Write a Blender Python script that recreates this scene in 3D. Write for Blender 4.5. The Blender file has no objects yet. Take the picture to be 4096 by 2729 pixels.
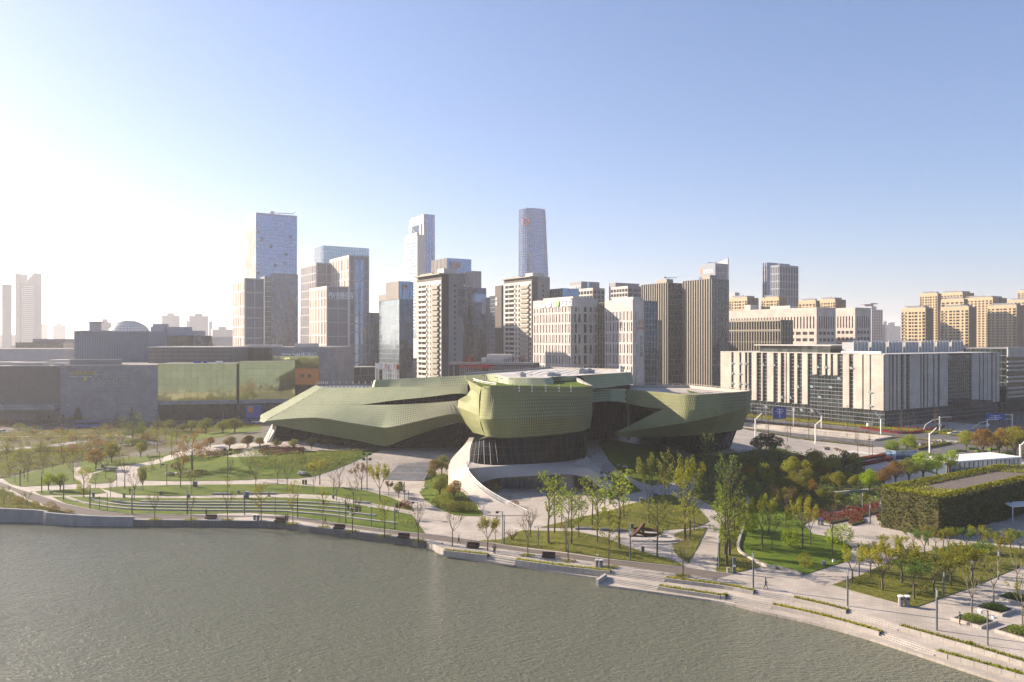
import bpy, bmesh, math, random
from mathutils import Vector, Matrix, noise
from mathutils.geometry import delaunay_2d_cdt

# ------------------------------------------------------------ camera, sky, sun, exposure
SC = bpy.context.scene
F, CX, CY, H = 3186.0, 2048.0, 1356.0, 39.0
cam_d = bpy.data.cameras.new('camera'); cam = bpy.data.objects.new('camera', cam_d)
SC.collection.objects.link(cam); SC.camera = cam
cam.location = (0, 0, H); cam.rotation_euler = (math.radians(90), 0, 0)
cam_d.lens = 28.0; cam_d.sensor_width = 36.0; cam_d.shift_y = -8.5 / 4096
cam_d.clip_start = 1.0; cam_d.clip_end = 40000

SUN_EL, SUN_AZ = 23.0, -64.0           # azimuth from +Y towards +X
w = bpy.data.worlds.new('World'); SC.world = w; w.use_nodes = True
nt = w.node_tree; bg = nt.nodes['Background']
sky = nt.nodes.new('ShaderNodeTexSky'); sky.sky_type = 'NISHITA'; sky.sun_disc = False
sky.sun_elevation = math.radians(SUN_EL); sky.sun_rotation = math.radians(SUN_AZ)
sky.air_density = 1.0; sky.dust_density = 1.0; sky.ozone_density = 5.0; sky.altitude = 20
tint = nt.nodes.new('ShaderNodeMixRGB'); tint.blend_type = 'MULTIPLY'; tint.inputs[0].default_value = 1; tint.inputs[2].default_value = (1.0, .975, 1.09, 1)
gm = nt.nodes.new('ShaderNodeGamma'); gm.inputs[1].default_value = .80; nt.links.new(sky.outputs[0], gm.inputs[0]); nt.links.new(gm.outputs[0], tint.inputs[1]); nt.links.new(tint.outputs[0], bg.inputs[0]); bg.inputs[1].default_value = 0.076
sd = Vector((math.sin(math.radians(SUN_AZ)) * math.cos(math.radians(SUN_EL)),
             math.cos(math.radians(SUN_AZ)) * math.cos(math.radians(SUN_EL)), math.sin(math.radians(SUN_EL))))
sun_d = bpy.data.lights.new('sun', 'SUN'); sun = bpy.data.objects.new('sun', sun_d)
SC.collection.objects.link(sun); sun_d.energy = 5.0; sun_d.angle = math.radians(0.5); sun_d.color = (1.0, 0.83, 0.64)
sun.rotation_euler = sd.to_track_quat('Z', 'Y').to_euler(); sun.location = (-300, 100, 400)
SC.view_settings.view_transform = 'Standard'; SC.view_settings.look = 'None'
SC.view_settings.exposure = 1.6; SC.view_settings.gamma = 1.0; SC.view_settings.use_curve_mapping = False
SC.render.engine = 'CYCLES'
cy = SC.cycles
cy.use_denoising = True; cy.max_bounces = 6; cy.diffuse_bounces = 3; cy.glossy_bounces = 3
cy.transmission_bounces = 2; cy.volume_bounces = 1; cy.transparent_max_bounces = 6
cy.use_adaptive_sampling = True; cy.adaptive_threshold = 0.02; cy.sample_clamp_indirect = 6
try: cy.denoiser = 'OPENIMAGEDENOISE'
except Exception: pass

RND = random.Random(11)
U = Vector((-0.537, 0.8436, 0)).normalized(); V = Vector((0.8436, 0.537, 0)).normalized()
THETA = math.atan2(V.y, V.x)

# ------------------------------------------------------------ pixel (4096 wide) <-> place
def D(u, v, d): return Vector(((u - CX) * d / F, d, H - (v - CY) * d / F))      # at distance d
def Z(u, v, z=0.0):                                                             # on level z
    d = (H - z) * F / (v - CY); return Vector(((u - CX) * d / F, d, z))
ZO = {'a': (0, 1550, 2.14), 'b': (1000, 1700, 2.14), 'c': (2000, 1700, 2.14), 'd': (2900, 1600, 1.968),
      'e': (2900, 2050, 1.968), 'f': (1600, 1950, 1.811)}
def q(k, x, y): o = ZO[k]; return (o[0] + x / o[2], o[1] + y / o[2])
def smooth(t): t = max(0.0, min(1.0, t)); return t * t * (3 - 2 * t)
def lerp_tab(tab, x):
    if x <= tab[0][0]: return tab[0][1:]
    for a, b in zip(tab, tab[1:]):
        if x <= b[0]:
            t = (x - a[0]) / (b[0] - a[0]); return tuple(p + (r - p) * t for p, r in zip(a[1:], b[1:]))
    return tab[-1][1:]
PLAT = [(-130, 250, 290, 0), (-100, 232, 272, 3.0), (-85, 224, 258, 4.5), (-67, 216, 243, 4.5), (-38, 218, 241, 4.5), (-18, 219, 241, 4.5),
        (-10, 210, 236, 4.5), (0, 210, 230, 4.5), (22, 210, 236, 4.5), (30, 196, 256, 4.5), (42, 204, 262, 4.5), (60, 214, 285, 4.5), (85, 235, 300, 3), (112, 250, 310, 0)]
MOUNDS = [(q('c', 1200, 760), 1.3, 9), (q('c', 700, 1010), .7, 8), (q('b', 1780, 620), 1.2, 6), (q('a', 1700, 620), 1.6, 11), (q('b', 400, 300), 1.5, 12),
          (q('c', 1250, 330), .8, 9)]
MW = [(Z(u, v).xy, h, s) for (u, v), h, s in MOUNDS]
TR_A, TR_B = Z(2940, 1692).xy, Z(3570, 1752).xy
TR_T = (TR_B - TR_A).normalized(); TR_N = Vector((TR_T.y, -TR_T.x))
if TR_N.y > 0: TR_N = -TR_N
TR_L = (TR_B - TR_A).length
SHORE = []
def shore_y(x):
    return lerp_tab(SHORE, x)[0] if SHORE else 0
def h(x, y):
    f, b, A = lerp_tab(PLAT, x)
    z = A * smooth((y - f) / (b - f)) * (1 - smooth((y - 330) / 20))
    for c, a, s in MW:
        r2 = ((x - c.x) ** 2 + (y - c.y) ** 2) / (s * s)
        if r2 < 9: z += a * math.exp(-r2)
    p = Vector((x, y)) - TR_A; s, n = p.dot(TR_T), p.dot(TR_N)
    if -60 < s < TR_L and 0 < n < 15:
        z = z - 3.2 * min(1, (TR_L - s) / 3)
    return z
def G(u, v, off=0.0):                                                           # on the ground
    x0 = (u - CX) / F; s0 = (v - CY) / F; d = 60.0
    while d < 1500:
        zz = H - s0 * d
        if zz <= h(x0 * d, d):
            lo, hi = d - 1.5, d
            for _ in range(12):
                m = (lo + hi) / 2
                if H - s0 * m <= h(x0 * m, m): hi = m
                else: lo = m
            d = hi; break
        d += 1.5
    return Vector((x0 * d, d, h(x0 * d, d) + off))
def pxu(p): return CX + p.x * F / p.y

# ------------------------------------------------------------ objects
def link(o, parent=None):
    SC.collection.objects.link(o)
    if parent is not None: o.parent = parent
    return o
def tag(o, label=None, cat=None, group=None, kind=None):
    if label: o['label'] = label
    if cat: o['category'] = cat
    if group: o['group'] = group
    if kind: o['kind'] = kind
    return o
def empty(name, loc=(0, 0, 0), rz=0.0):
    o = bpy.data.objects.new(name, None); o.location = loc; o.rotation_euler = (0, 0, rz); o.empty_display_size = .5
    return link(o)
class MB:
    def __init__(s): s.v = []; s.f = []; s.m = []; s.mi = 0
    def quad(s, a, b, c, d):
        n = len(s.v); s.v += [tuple(a), tuple(b), tuple(c), tuple(d)]; s.f.append((n, n + 1, n + 2, n + 3)); s.m.append(s.mi)
    def tri(s, a, b, c):
        n = len(s.v); s.v += [tuple(a), tuple(b), tuple(c)]; s.f.append((n, n + 1, n + 2)); s.m.append(s.mi)
    def face(s, pts):
        n = len(s.v); s.v += [tuple(p) for p in pts]; s.f.append(tuple(range(n, n + len(pts)))); s.m.append(s.mi)
    def hexa(s, p):      # 8 corners: bottom 4 ccw, top 4 ccw
        n = len(s.v); s.v += [tuple(a) for a in p]
        for f in ((3, 2, 1, 0), (4, 5, 6, 7), (0, 1, 5, 4), (1, 2, 6, 5), (2, 3, 7, 6), (3, 0, 4, 7)):
            s.f.append(tuple(n + i for i in f)); s.m.append(s.mi)
    def box(s, x0, y0, z0, x1, y1, z1):
        s.hexa([(x0, y0, z0), (x1, y0, z0), (x1, y1, z0), (x0, y1, z0), (x0, y0, z1), (x1, y0, z1), (x1, y1, z1), (x0, y1, z1)])
    def obox(s, O, A, N, a0, a1, n0, n1, z0, z1):   # box in wall frame: along A, outward N
        c = lambda a, n, z: O + A * a + N * n + Vector((0, 0, z))
        s.hexa([c(a0, n0, z0), c(a1, n0, z0), c(a1, n1, z0), c(a0, n1, z0), c(a0, n0, z1), c(a1, n0, z1), c(a1, n1, z1), c(a0, n1, z1)])
    def prism(s, pts, z0, z1):
        n = len(s.v); k = len(pts)
        s.v += [(p[0], p[1], z0) for p in pts] + [(p[0], p[1], z1) for p in pts]
        s.f.append(tuple(range(n + k - 1, n - 1, -1))); s.f.append(tuple(range(n + k, n + 2 * k))); s.m += [s.mi] * 2
        for i in range(k):
            j = (i + 1) % k; s.f.append((n + i, n + j, n + k + j, n + k + i)); s.m.append(s.mi)
    def tube(s, pts, rad, k=6, cap=True):
        pts = [Vector(p) for p in pts]
        if not hasattr(rad, '__len__'): rad = [rad] * len(pts)
        n = len(s.v); ref = None
        for i, p in enumerate(pts):
            t = (pts[min(i + 1, len(pts) - 1)] - pts[max(i - 1, 0)])
            t = t.normalized() if t.length > 1e-6 else Vector((0, 0, 1))
            if ref is None or abs(ref.dot(t)) > .95: ref = Vector((1, 0, 0)) if abs(t.x) < .8 else Vector((0, 1, 0))
            a = t.cross(ref).normalized(); b = t.cross(a)
            ref = -b if False else ref
            for j in range(k):
                g = 2 * math.pi * j / k; s.v.append(tuple(p + (a * math.cos(g) + b * math.sin(g)) * rad[i]))
        for i in range(len(pts) - 1):
            for j in range(k):
                j2 = (j + 1) % k; s.f.append((n + i * k + j, n + i * k + j2, n + (i + 1) * k + j2, n + (i + 1) * k + j)); s.m.append(s.mi)
        if cap:
            s.f.append(tuple(range(n + k - 1, n - 1, -1))); s.f.append(tuple(range(n + (len(pts) - 1) * k, n + len(pts) * k))); s.m += [s.mi] * 2
    def mesh(s, name, mats, smoothed=False):
        me = bpy.data.meshes.new(name); me.from_pydata(s.v, [], s.f)
        for m in (mats if isinstance(mats, (list, tuple)) else [mats]): me.materials.append(m)
        if any(s.m): me.polygons.foreach_set('material_index', s.m)
        if smoothed: me.polygons.foreach_set('use_smooth', [True] * len(me.polygons))
        me.update(); return me
    def build(s, name, mats, parent=None, smoothed=False, kind=None):
        o = bpy.data.objects.new(name, s.mesh(name, mats, smoothed)); link(o, parent)
        if kind: o['kind'] = kind
        return o
def place(name, me, parent=None, loc=(0, 0, 0), rz=0.0, sc=None):
    o = bpy.data.objects.new(name, me); o.location = loc; o.rotation_euler = (0, 0, rz)
    if sc is not None: o.scale = sc if hasattr(sc, '__len__') else (sc, sc, sc)
    return link(o, parent)

# ------------------------------------------------------------ materials
def _n(nt, t, **k):
    n = nt.nodes.new(t)
    for a, b in k.items(): setattr(n, a, b)
    return n
def mat(name, col, rough=.7, var=.12, scale=.6, metal=0.0, ior=1.5, bump=0.0, bscale=None, rnd=0.0, coord='Object', col2=None, transl=0.0, emit=None, stretch=None):
    m = bpy.data.materials.new(name); m.use_nodes = True; nt = m.node_tree; b = nt.nodes['Principled BSDF']
    tc = _n(nt, 'ShaderNodeTexCoord'); src = tc.outputs[coord]
    if stretch:
        mp = _n(nt, 'ShaderNodeMapping'); mp.inputs['Scale'].default_value = stretch
        nt.links.new(src, mp.inputs[0]); src = mp.outputs[0]
    nz = _n(nt, 'ShaderNodeTexNoise'); nz.inputs['Scale'].default_value = scale; nz.inputs['Detail'].default_value = 6; nz.inputs['Roughness'].default_value = .65
    nt.links.new(src, nz.inputs['Vector'])
    mx = _n(nt, 'ShaderNodeMixRGB'); c2 = col2 or tuple(c * (1 + var) for c in col); c1 = tuple(c * (1 - var) for c in col) if col2 is None else col
    mx.inputs[1].default_value = (*c1, 1); mx.inputs[2].default_value = (*c2, 1)
    rp = _n(nt, 'ShaderNodeMapRange'); rp.inputs['From Min'].default_value = .32; rp.inputs['From Max'].default_value = .68
    nt.links.new(nz.outputs[0], rp.inputs[0]); nt.links.new(rp.outputs[0], mx.inputs[0]); out = mx.outputs[0]
    if rnd:
        oi = _n(nt, 'ShaderNodeObjectInfo'); hs = _n(nt, 'ShaderNodeHueSaturation')
        mr = _n(nt, 'ShaderNodeMapRange'); mr.inputs['To Min'].default_value = 1 - rnd; mr.inputs['To Max'].default_value = 1 + rnd
        nt.links.new(oi.outputs['Random'], mr.inputs[0]); nt.links.new(mr.outputs[0], hs.inputs['Value'])
        mr2 = _n(nt, 'ShaderNodeMapRange'); mr2.inputs['To Min'].default_value = .5 - rnd * .06; mr2.inputs['To Max'].default_value = .5 + rnd * .06
        ml = _n(nt, 'ShaderNodeMath', operation='FRACT'); m8 = _n(nt, 'ShaderNodeMath', operation='MULTIPLY'); m8.inputs[1].default_value = 7.3
        nt.links.new(oi.outputs['Random'], m8.inputs[0]); nt.links.new(m8.outputs[0], ml.inputs[0]); nt.links.new(ml.outputs[0], mr2.inputs[0]); nt.links.new(mr2.outputs[0], hs.inputs['Hue'])
        nt.links.new(out, hs.inputs['Color']); out = hs.outputs[0]
    nt.links.new(out, b.inputs['Base Color'])
    b.inputs['Roughness'].default_value = rough; b.inputs['Metallic'].default_value = metal; b.inputs['IOR'].default_value = ior
    if rough >= .85 or transl: b.inputs['Specular IOR Level'].default_value = .12
    elif rough >= .68: b.inputs['Specular IOR Level'].default_value = .3
    if bump:
        n2 = _n(nt, 'ShaderNodeTexNoise'); n2.inputs['Scale'].default_value = bscale or scale * 4; n2.inputs['Detail'].default_value = 5
        nt.links.new(src, n2.inputs['Vector']); bp = _n(nt, 'ShaderNodeBump'); bp.inputs['Strength'].default_value = bump; bp.inputs['Distance'].default_value = .2
        nt.links.new(n2.outputs[0], bp.inputs['Height']); nt.links.new(bp.outputs[0], b.inputs['Normal'])
    if transl:
        tr = _n(nt, 'ShaderNodeBsdfTranslucent'); nt.links.new(out, tr.inputs[0]); ms = _n(nt, 'ShaderNodeMixShader'); ms.inputs[0].default_value = transl
        nt.links.new(b.outputs[0], ms.inputs[1]); nt.links.new(tr.outputs[0], ms.inputs[2]); nt.links.new(ms.outputs[0], nt.nodes['Material Output'].inputs[0])
    if emit:
        b.inputs['Emission Color'].default_value = (*emit[0], 1); b.inputs['Emission Strength'].default_value = emit[1]
    return m
def brickmat(name, col, mortar, bw, bh, ms=.06, rough=.7, var=.06, coord='Object', rot=(0, 0, 0), bump=.3, offset=.5, swap=None):
    """stone or panel joints: fine relief on a flat facing. swap picks which object axes run along and up."""
    m = bpy.data.materials.new(name); m.use_nodes = True; nt = m.node_tree; b = nt.nodes['Principled BSDF']
    tc = _n(nt, 'ShaderNodeTexCoord'); sx = _n(nt, 'ShaderNodeSeparateXYZ'); nt.links.new(tc.outputs[coord], sx.inputs[0])
    cb = _n(nt, 'ShaderNodeCombineXYZ')
    if swap == 'wall':
        ad = _n(nt, 'ShaderNodeMath', operation='ADD'); nt.links.new(sx.outputs[0], ad.inputs[0]); nt.links.new(sx.outputs[1], ad.inputs[1])
        nt.links.new(ad.outputs[0], cb.inputs[0]); nt.links.new(sx.outputs[2], cb.inputs[1])
    else:
        nt.links.new(sx.outputs[0], cb.inputs[0]); nt.links.new(sx.outputs[1], cb.inputs[1])
    mp = _n(nt, 'ShaderNodeMapping'); mp.inputs['Rotation'].default_value = rot; nt.links.new(cb.outputs[0], mp.inputs[0])
    bt = _n(nt, 'ShaderNodeTexBrick'); bt.inputs['Scale'].default_value = 1; bt.offset = offset
    bt.inputs['Brick Width'].default_value = bw; bt.inputs['Row Height'].default_value = bh; bt.inputs['Mortar Size'].default_value = ms; bt.inputs['Mortar Smooth'].default_value = .2
    bt.inputs['Color1'].default_value = (*[c * (1 - var) for c in col], 1); bt.inputs['Color2'].default_value = (*[c * (1 + var) for c in col], 1); bt.inputs['Mortar'].default_value = (*mortar, 1)
    nt.links.new(mp.outputs[0], bt.inputs['Vector'])
    nz = _n(nt, 'ShaderNodeTexNoise'); nz.inputs['Scale'].default_value = .15; nz.inputs['Detail'].default_value = 8; nt.links.new(tc.outputs[coord], nz.inputs[0])
    mr = _n(nt, 'ShaderNodeMapRange'); mr.inputs['From Min'].default_value = .3; mr.inputs['From Max'].default_value = .7; mr.inputs['To Min'].default_value = .80; mr.inputs['To Max'].default_value = 1.12; b.inputs['Specular IOR Level'].default_value = .3
    nt.links.new(nz.outputs[0], mr.inputs[0]); ml = _n(nt, 'ShaderNodeMixRGB', blend_type='MULTIPLY'); ml.inputs[0].default_value = 1
    nt.links.new(bt.outputs[0], ml.inputs[1]); nt.links.new(mr.outputs[0], ml.inputs[2]); nt.links.new(ml.outputs[0], b.inputs['Base Color']); b.inputs['Roughness'].default_value = rough
    return m
def glassmat(name, col, cw=1.5, ch=3.9, var=.35, rough=.06, ior=1.7, metal=0.0, tilt=.02, spread=None):
    """curtain-wall glass: each pane a little different in tint and set a little out of true"""
    m = bpy.data.materials.new(name); m.use_nodes = True; nt = m.node_tree; b = nt.nodes['Principled BSDF']
    tc = _n(nt, 'ShaderNodeTexCoord'); sx = _n(nt, 'ShaderNodeSeparateXYZ'); nt.links.new(tc.outputs['Object'], sx.inputs[0])
    ad = _n(nt, 'ShaderNodeMath', operation='ADD'); nt.links.new(sx.outputs[0], ad.inputs[0]); nt.links.new(sx.outputs[1], ad.inputs[1])
    d1 = _n(nt, 'ShaderNodeMath', operation='DIVIDE'); d1.inputs[1].default_value = cw; nt.links.new(ad.outputs[0], d1.inputs[0])
    d2 = _n(nt, 'ShaderNodeMath', operation='DIVIDE'); d2.inputs[1].default_value = ch; nt.links.new(sx.outputs[2], d2.inputs[0])
    f1 = _n(nt, 'ShaderNodeMath', operation='FLOOR'); f2 = _n(nt, 'ShaderNodeMath', operation='FLOOR'); nt.links.new(d1.outputs[0], f1.inputs[0]); nt.links.new(d2.outputs[0], f2.inputs[0])
    cb = _n(nt, 'ShaderNodeCombineXYZ'); nt.links.new(f1.outputs[0], cb.inputs[0]); nt.links.new(f2.outputs[0], cb.inputs[1])
    wn = _n(nt, 'ShaderNodeTexWhiteNoise', noise_dimensions='2D'); nt.links.new(cb.outputs[0], wn.inputs['Vector'])
    mx = _n(nt, 'ShaderNodeMixRGB'); mx.inputs[1].default_value = (*[c * (1 - var) for c in col], 1); mx.inputs[2].default_value = (*(spread or [c * (1 + var) for c in col]), 1)
    pw = _n(nt, 'ShaderNodeMath', operation='POWER'); pw.inputs[1].default_value = 1.6; nt.links.new(wn.outputs[0], pw.inputs[0])
    nt.links.new(pw.outputs[0], mx.inputs[0]); nt.links.new(mx.outputs[0], b.inputs['Base Color'])
    b.inputs['Roughness'].default_value = rough; b.inputs['IOR'].default_value = ior; b.inputs['Metallic'].default_value = metal
    if tilt:
        sb = _n(nt, 'ShaderNodeVectorMath', operation='SUBTRACT'); sb.inputs[1].default_value = (.5, .5, .5); nt.links.new(wn.outputs['Color'], sb.inputs[0])
        sc = _n(nt, 'ShaderNodeVectorMath', operation='SCALE'); sc.inputs['Scale'].default_value = tilt; nt.links.new(sb.outputs[0], sc.inputs[0])
        ge = _n(nt, 'ShaderNodeNewGeometry'); va = _n(nt, 'ShaderNodeVectorMath', operation='ADD'); nt.links.new(ge.outputs['Normal'], va.inputs[0]); nt.links.new(sc.outputs[0], va.inputs[1])
        nm = _n(nt, 'ShaderNodeVectorMath', operation='NORMALIZE'); nt.links.new(va.outputs[0], nm.inputs[0]); nt.links.new(nm.outputs[0], b.inputs['Normal'])
    return m
X = {}
X['paving'] = brickmat('granite_paving', (.36, .325, .29), (.27, .245, .22), 1.2, .6, .03, .75, .10, rot=(0, 0, .45))
X['granite'] = mat('pale_granite', (.34, .315, .29), .7, .12, .8, bump=.15)
X['granite_dk'] = mat('grey_granite_wall', (.24, .245, .25), .7, .2, .5, bump=.2, stretch=(1, 1, .3))
X['asphalt'] = mat('brown_asphalt', (.125, .108, .098), .85, .12, .5, bump=.1)
X['road'] = mat('road_asphalt', (.10, .10, .105), .85, .15, .2, bump=.1)
X['paint'] = mat('white_road_paint', (.6, .6, .58), .7, .15, 3)
X['grass'] = mat('mown_grass', (.045, .085, .007), .9, .3, .25, col2=(.105, .138, .012), bump=.5, bscale=6)
X['grass_bright'] = mat('bright_lawn', (.048, .090, .006), .9, .3, .3, col2=(.10, .138, .010), bump=.5, bscale=6)
X['grass_rough'] = mat('rough_grass', (.065, .082, .012), .95, .3, .3, col2=(.14, .135, .03), bump=.8, bscale=5)
X['soil'] = mat('planted_soil', (.05, .055, .02), .95, .3, .3, col2=(.10, .085, .04), bump=.8, bscale=3)
X['city'] = mat('city_ground', (.075, .08, .06), .95, .3, .02, col2=(.14, .13, .11))
X['concrete'] = mat('white_concrete', (.35, .32, .295), .75, .07, .35, bump=.05)
X['concrete_in'] = mat('grey_concrete', (.30, .28, .26), .8, .1, .3)
X['tile'] = mat('green_ceramic_tile', (.185, .20, .085), .65, .2, .12, col2=(.245, .26, .12), ior=1.35)
X['tile2'] = mat('grey_green_tile', (.26, .295, .18), .55, .2, .12, col2=(.33, .36, .225), ior=1.35)
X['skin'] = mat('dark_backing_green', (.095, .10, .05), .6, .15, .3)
X['roofw'] = brickmat('pale_roof_sheet', (.48, .46, .43), (.33, .31, .29), 6, 1.2, .06, .6, .05, rot=(0, 0, .56))
X['roofd'] = brickmat('dark_roof_panel', (.07, .075, .095), (.03, .03, .03), 2, 1.5, .1, .5, .1)
X['glass_th'] = glassmat('theatre_glass', (.008, .009, .012), 2.0, 3.2, .5, .05, 1.27, tilt=.03); X['glass_th'].node_tree.nodes['Principled BSDF'].inputs['Specular IOR Level'].default_value = .3
X['glass_lt'] = glassmat('pale_blue_glass', (.05, .085, .11), 2.0, 2.6, .5, .08, 1.6, tilt=.02)
X['frame'] = mat('dark_metal', (.022, .023, .026), .6, .1, 2)
X['steel'] = mat('grey_steel', (.30, .31, .33), .4, .1, 2, metal=.4)
X['slate'] = mat('slate_blue_pole', (.09, .11, .13), .45, .1, 2)
X['white'] = mat('white_paint', (.72, .71, .69), .5, .06, 1)
X['rust'] = mat('rusted_steel', (.065, .036, .025), .85, .3, 1.5, bump=.4)
X['wood'] = mat('brown_bench_wood', (.045, .022, .018), .7, .25, 3)
X['bark'] = mat('bark', (.10, .08, .06), .9, .25, 6, rnd=.25)
X['bark_lt'] = mat('pale_bark', (.19, .16, .13), .9, .25, 6, rnd=.2)
def leaf(n, c, c2, t=.28, rnd=.22): return mat(n, c, .75, .2, .8, col2=c2, transl=t, rnd=rnd)
X['l_young'] = leaf('fresh_yellow_green_leaf', (.16, .215, .02), (.29, .32, .04), .45)
X['l_olive'] = leaf('olive_leaf', (.11, .13, .022), (.24, .235, .04), .4)
X['l_orange'] = leaf('bronze_leaf', (.17, .10, .02), (.30, .18, .035), .35)
X['l_lime'] = leaf('lime_leaf', (.16, .25, .01), (.34, .40, .02), .4)
X['l_gold'] = leaf('golden_green_leaf', (.17, .185, .018), (.33, .31, .032), .42)
X['l_dark'] = leaf('dark_evergreen_leaf', (.028, .034, .012), (.065, .065, .022), .2)
X['l_red'] = leaf('red_leaf', (.10, .010, .010), (.17, .028, .020), .12)
X['l_bud'] = leaf('rusty_bud_leaf', (.12, .075, .03), (.18, .12, .04), .3)
X['l_yellow'] = leaf('yellow_hedge_leaf', (.20, .19, .012), (.32, .28, .02))
X['l_ivy'] = leaf('ivy_leaf', (.045, .07, .02), (.11, .125, .035), .25)
X['l_mid'] = leaf('mid_green_leaf', (.08, .14, .025), (.17, .23, .045), .35)
X['sign_blue'] = mat('blue_sign', (.01, .05, .28), .5, .05, 1)
X['skin_tone'] = mat('skin', (.42, .26, .18), .6, .05, 5)
X['black'] = mat('black_cloth', (.012, .012, .014), .8, .2, 5)
X['car_white'] = mat('white_car_paint', (.75, .75, .76), .25, .03, 1)
X['car_blue'] = mat('blue_car_paint', (.04, .10, .35), .3, .03, 1)
X['rubber'] = mat('black_rubber', (.015, .015, .015), .8, .1, 3)

ORD = ['first', 'second', 'third', 'fourth', 'fifth', 'sixth', 'seventh', 'eighth', 'ninth', 'tenth']
def ordn(i):
    if i < 10: return ORD[i]
    return '%d%s' % (i + 1, 'th' if 10 <= (i + 1) % 100 <= 20 else {1: 'st', 2: 'nd', 3: 'rd'}.get((i + 1) % 10, 'th'))
# ------------------------------------------------------------ shoreline curves (world xy)
def curve(px, z): return [Z(*q(k, x, y), z).xy for k, x, y in px]
WL, TZ1, TZ2 = -1.25, -0.45, -0.90
EMB = [Vector((-330, 190)), Vector((-200, 180))] + curve([('a', 0, 1150), ('a', 400, 1175), ('a', 700, 1185), ('a', 1140, 1189), ('a', 1700, 1192), ('a', 2354, 1203), ('b', 500, 925), ('b', 1000, 985), ('b', 1640, 1075)], WL)
T0R = curve([('f', 330, 452), ('f', 645, 487), ('f', 850, 520), ('f', 1210, 568), ('f', 1530, 603), ('f', 1925, 652), ('f', 2354, 705), ('e', 240, 615), ('e', 550, 668), ('e', 975, 768), ('e', 1390, 888), ('e', 1900, 1030), ('e', 2354, 1165)], 0.0)
dlt = (T0R[-1] - T0R[-2]).normalized(); T0R.append(T0R[-1] + dlt * 60)
T1R = curve([('f', 1480, 645), ('f', 1880, 712), ('f', 2354, 782), ('e', 0, 652), ('e', 380, 722), ('e', 800, 815), ('e', 1240, 938), ('e', 1680, 1085), ('e', 2354, 1272)], TZ1)
T1R.append(T1R[-1] + (T1R[-1] - T1R[-2]).normalized() * 60)
PLF = curve([('f', 268, 482), ('f', 700, 545), ('f', 1100, 605), ('f', 1440, 655)], TZ2)
T2R = curve([('f', 1417, 697), ('f', 1900, 765), ('f', 2354, 832), ('e', 280, 775), ('e', 560, 835), ('e', 900, 920), ('e', 1230, 1018), ('e', 1800, 1205), ('e', 2180, 1330)], TZ2)
T2R.append(T2R[-1] + (T2R[-1] - T2R[-2]).normalized() * 60)
def cat_rom(pts, n=6):
    out = []
    for i in range(len(pts) - 1):
        p0, p1, p2, p3 = pts[max(i - 1, 0)], pts[i], pts[i + 1], pts[min(i + 2, len(pts) - 1)]
        for j in range(n):
            t = j / n
            out.append(.5 * ((2 * p1) + (p2 - p0) * t + (2 * p0 - 5 * p1 + 4 * p2 - p3) * t * t + (3 * p1 - p0 - 3 * p2 + p3) * t ** 3))
    return out + [pts[-1]]
EMBs, T0s, T1s, PLFs, T2s = (cat_rom(c, 4) for c in (EMB, T0R, T1R, PLF, T2R))
SHORE = [(p.x, p.y) for p in EMBs[:-1]] + [(p.x, p.y) for p in T0s if p.x > EMBs[-1].x - 1]
SHORE.sort()
SHORE = [(-3000.0, 260.0)] + SHORE + [(400.0, -100.0), (3000.0, -1500.0)]
def sub(c, xa, xb):      # part of a curve between two world x, cut cleanly
    out = []
    for a, b in zip(c, c[1:]):
        if b.x < xa or a.x > xb: continue
        for p in (a, b):
            t = p
            if p.x < xa: t = a + (b - a) * ((xa - a.x) / (b.x - a.x))
            if p.x > xb: t = a + (b - a) * ((xb - a.x) / (b.x - a.x))
            if not out or (t - out[-1]).length > .02: out.append(t)
    return out
def offs(c, o):          # + is inland (left of travel to the right)
    out = []
    for i, p in enumerate(c):
        t = (c[min(i + 1, len(c) - 1)] - c[max(i - 1, 0)]).normalized(); out.append(p + Vector((-t.y, t.x)) * o)
    return out
def strip_mb(mb, c, o0, o1, z0, z1):
    a, b = offs(c, o0), offs(c, o1)
    V3 = lambda p, z: Vector((p.x, p.y, z))
    for i in range(len(c) - 1):
        mb.quad(V3(a[i], z1), V3(a[i + 1], z1), V3(b[i + 1], z1), V3(b[i], z1))
        mb.quad(V3(a[i], z0), V3(a[i + 1], z0), V3(a[i + 1], z1), V3(a[i], z1))
        mb.quad(V3(b[i + 1], z0), V3(b[i], z0), V3(b[i], z1), V3(b[i + 1], z1))
    for i in (0, -1): mb.quad(V3(a[i], z0), V3(b[i], z0), V3(b[i], z1), V3(a[i], z1))

# ------------------------------------------------------------ ground sheet, water, haze
def axis(lo, hi, step, ext):
    a = [lo + i * step for i in range(int((hi - lo) / step) + 1)]
    e = [20, 60, 150, 350, 800, 1800, 4000, ext]
    return [lo - k for k in reversed(e)] + a + [a[-1] + k for k in e]
gx, gy = axis(-170, 230, 2.0, 9000), axis(88, 450, 2.0, 11500)
def hs(x, y):
    sy = lerp_tab(SHORE, x)[0]
    if y < sy + 2.2: return -3.0
    return h(x, y)
mb = MB(); nx = len(gx)
for y in gy:
    for x in gx: mb.v.append((x, y if y > -300 else max(y, -400), hs(x, y)))
for j in range(len(gy) - 1):
    for i in range(nx - 1):
        a = j * nx + i; mb.f.append((a, a + 1, a + nx + 1, a + nx)); mb.m.append(0)
g = mb.build('ground', X['city'], smoothed=True, kind='structure')
wm = bpy.data.materials.new('lake_water'); wm.use_nodes = True; nt = wm.node_tree; b = nt.nodes['Principled BSDF']
b.inputs['Base Color'].default_value = (.118, .124, .088, 1); b.inputs['Roughness'].default_value = .1; b.inputs['IOR'].default_value = 1.333
tc = _n(nt, 'ShaderNodeTexCoord'); hsum = None
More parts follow.
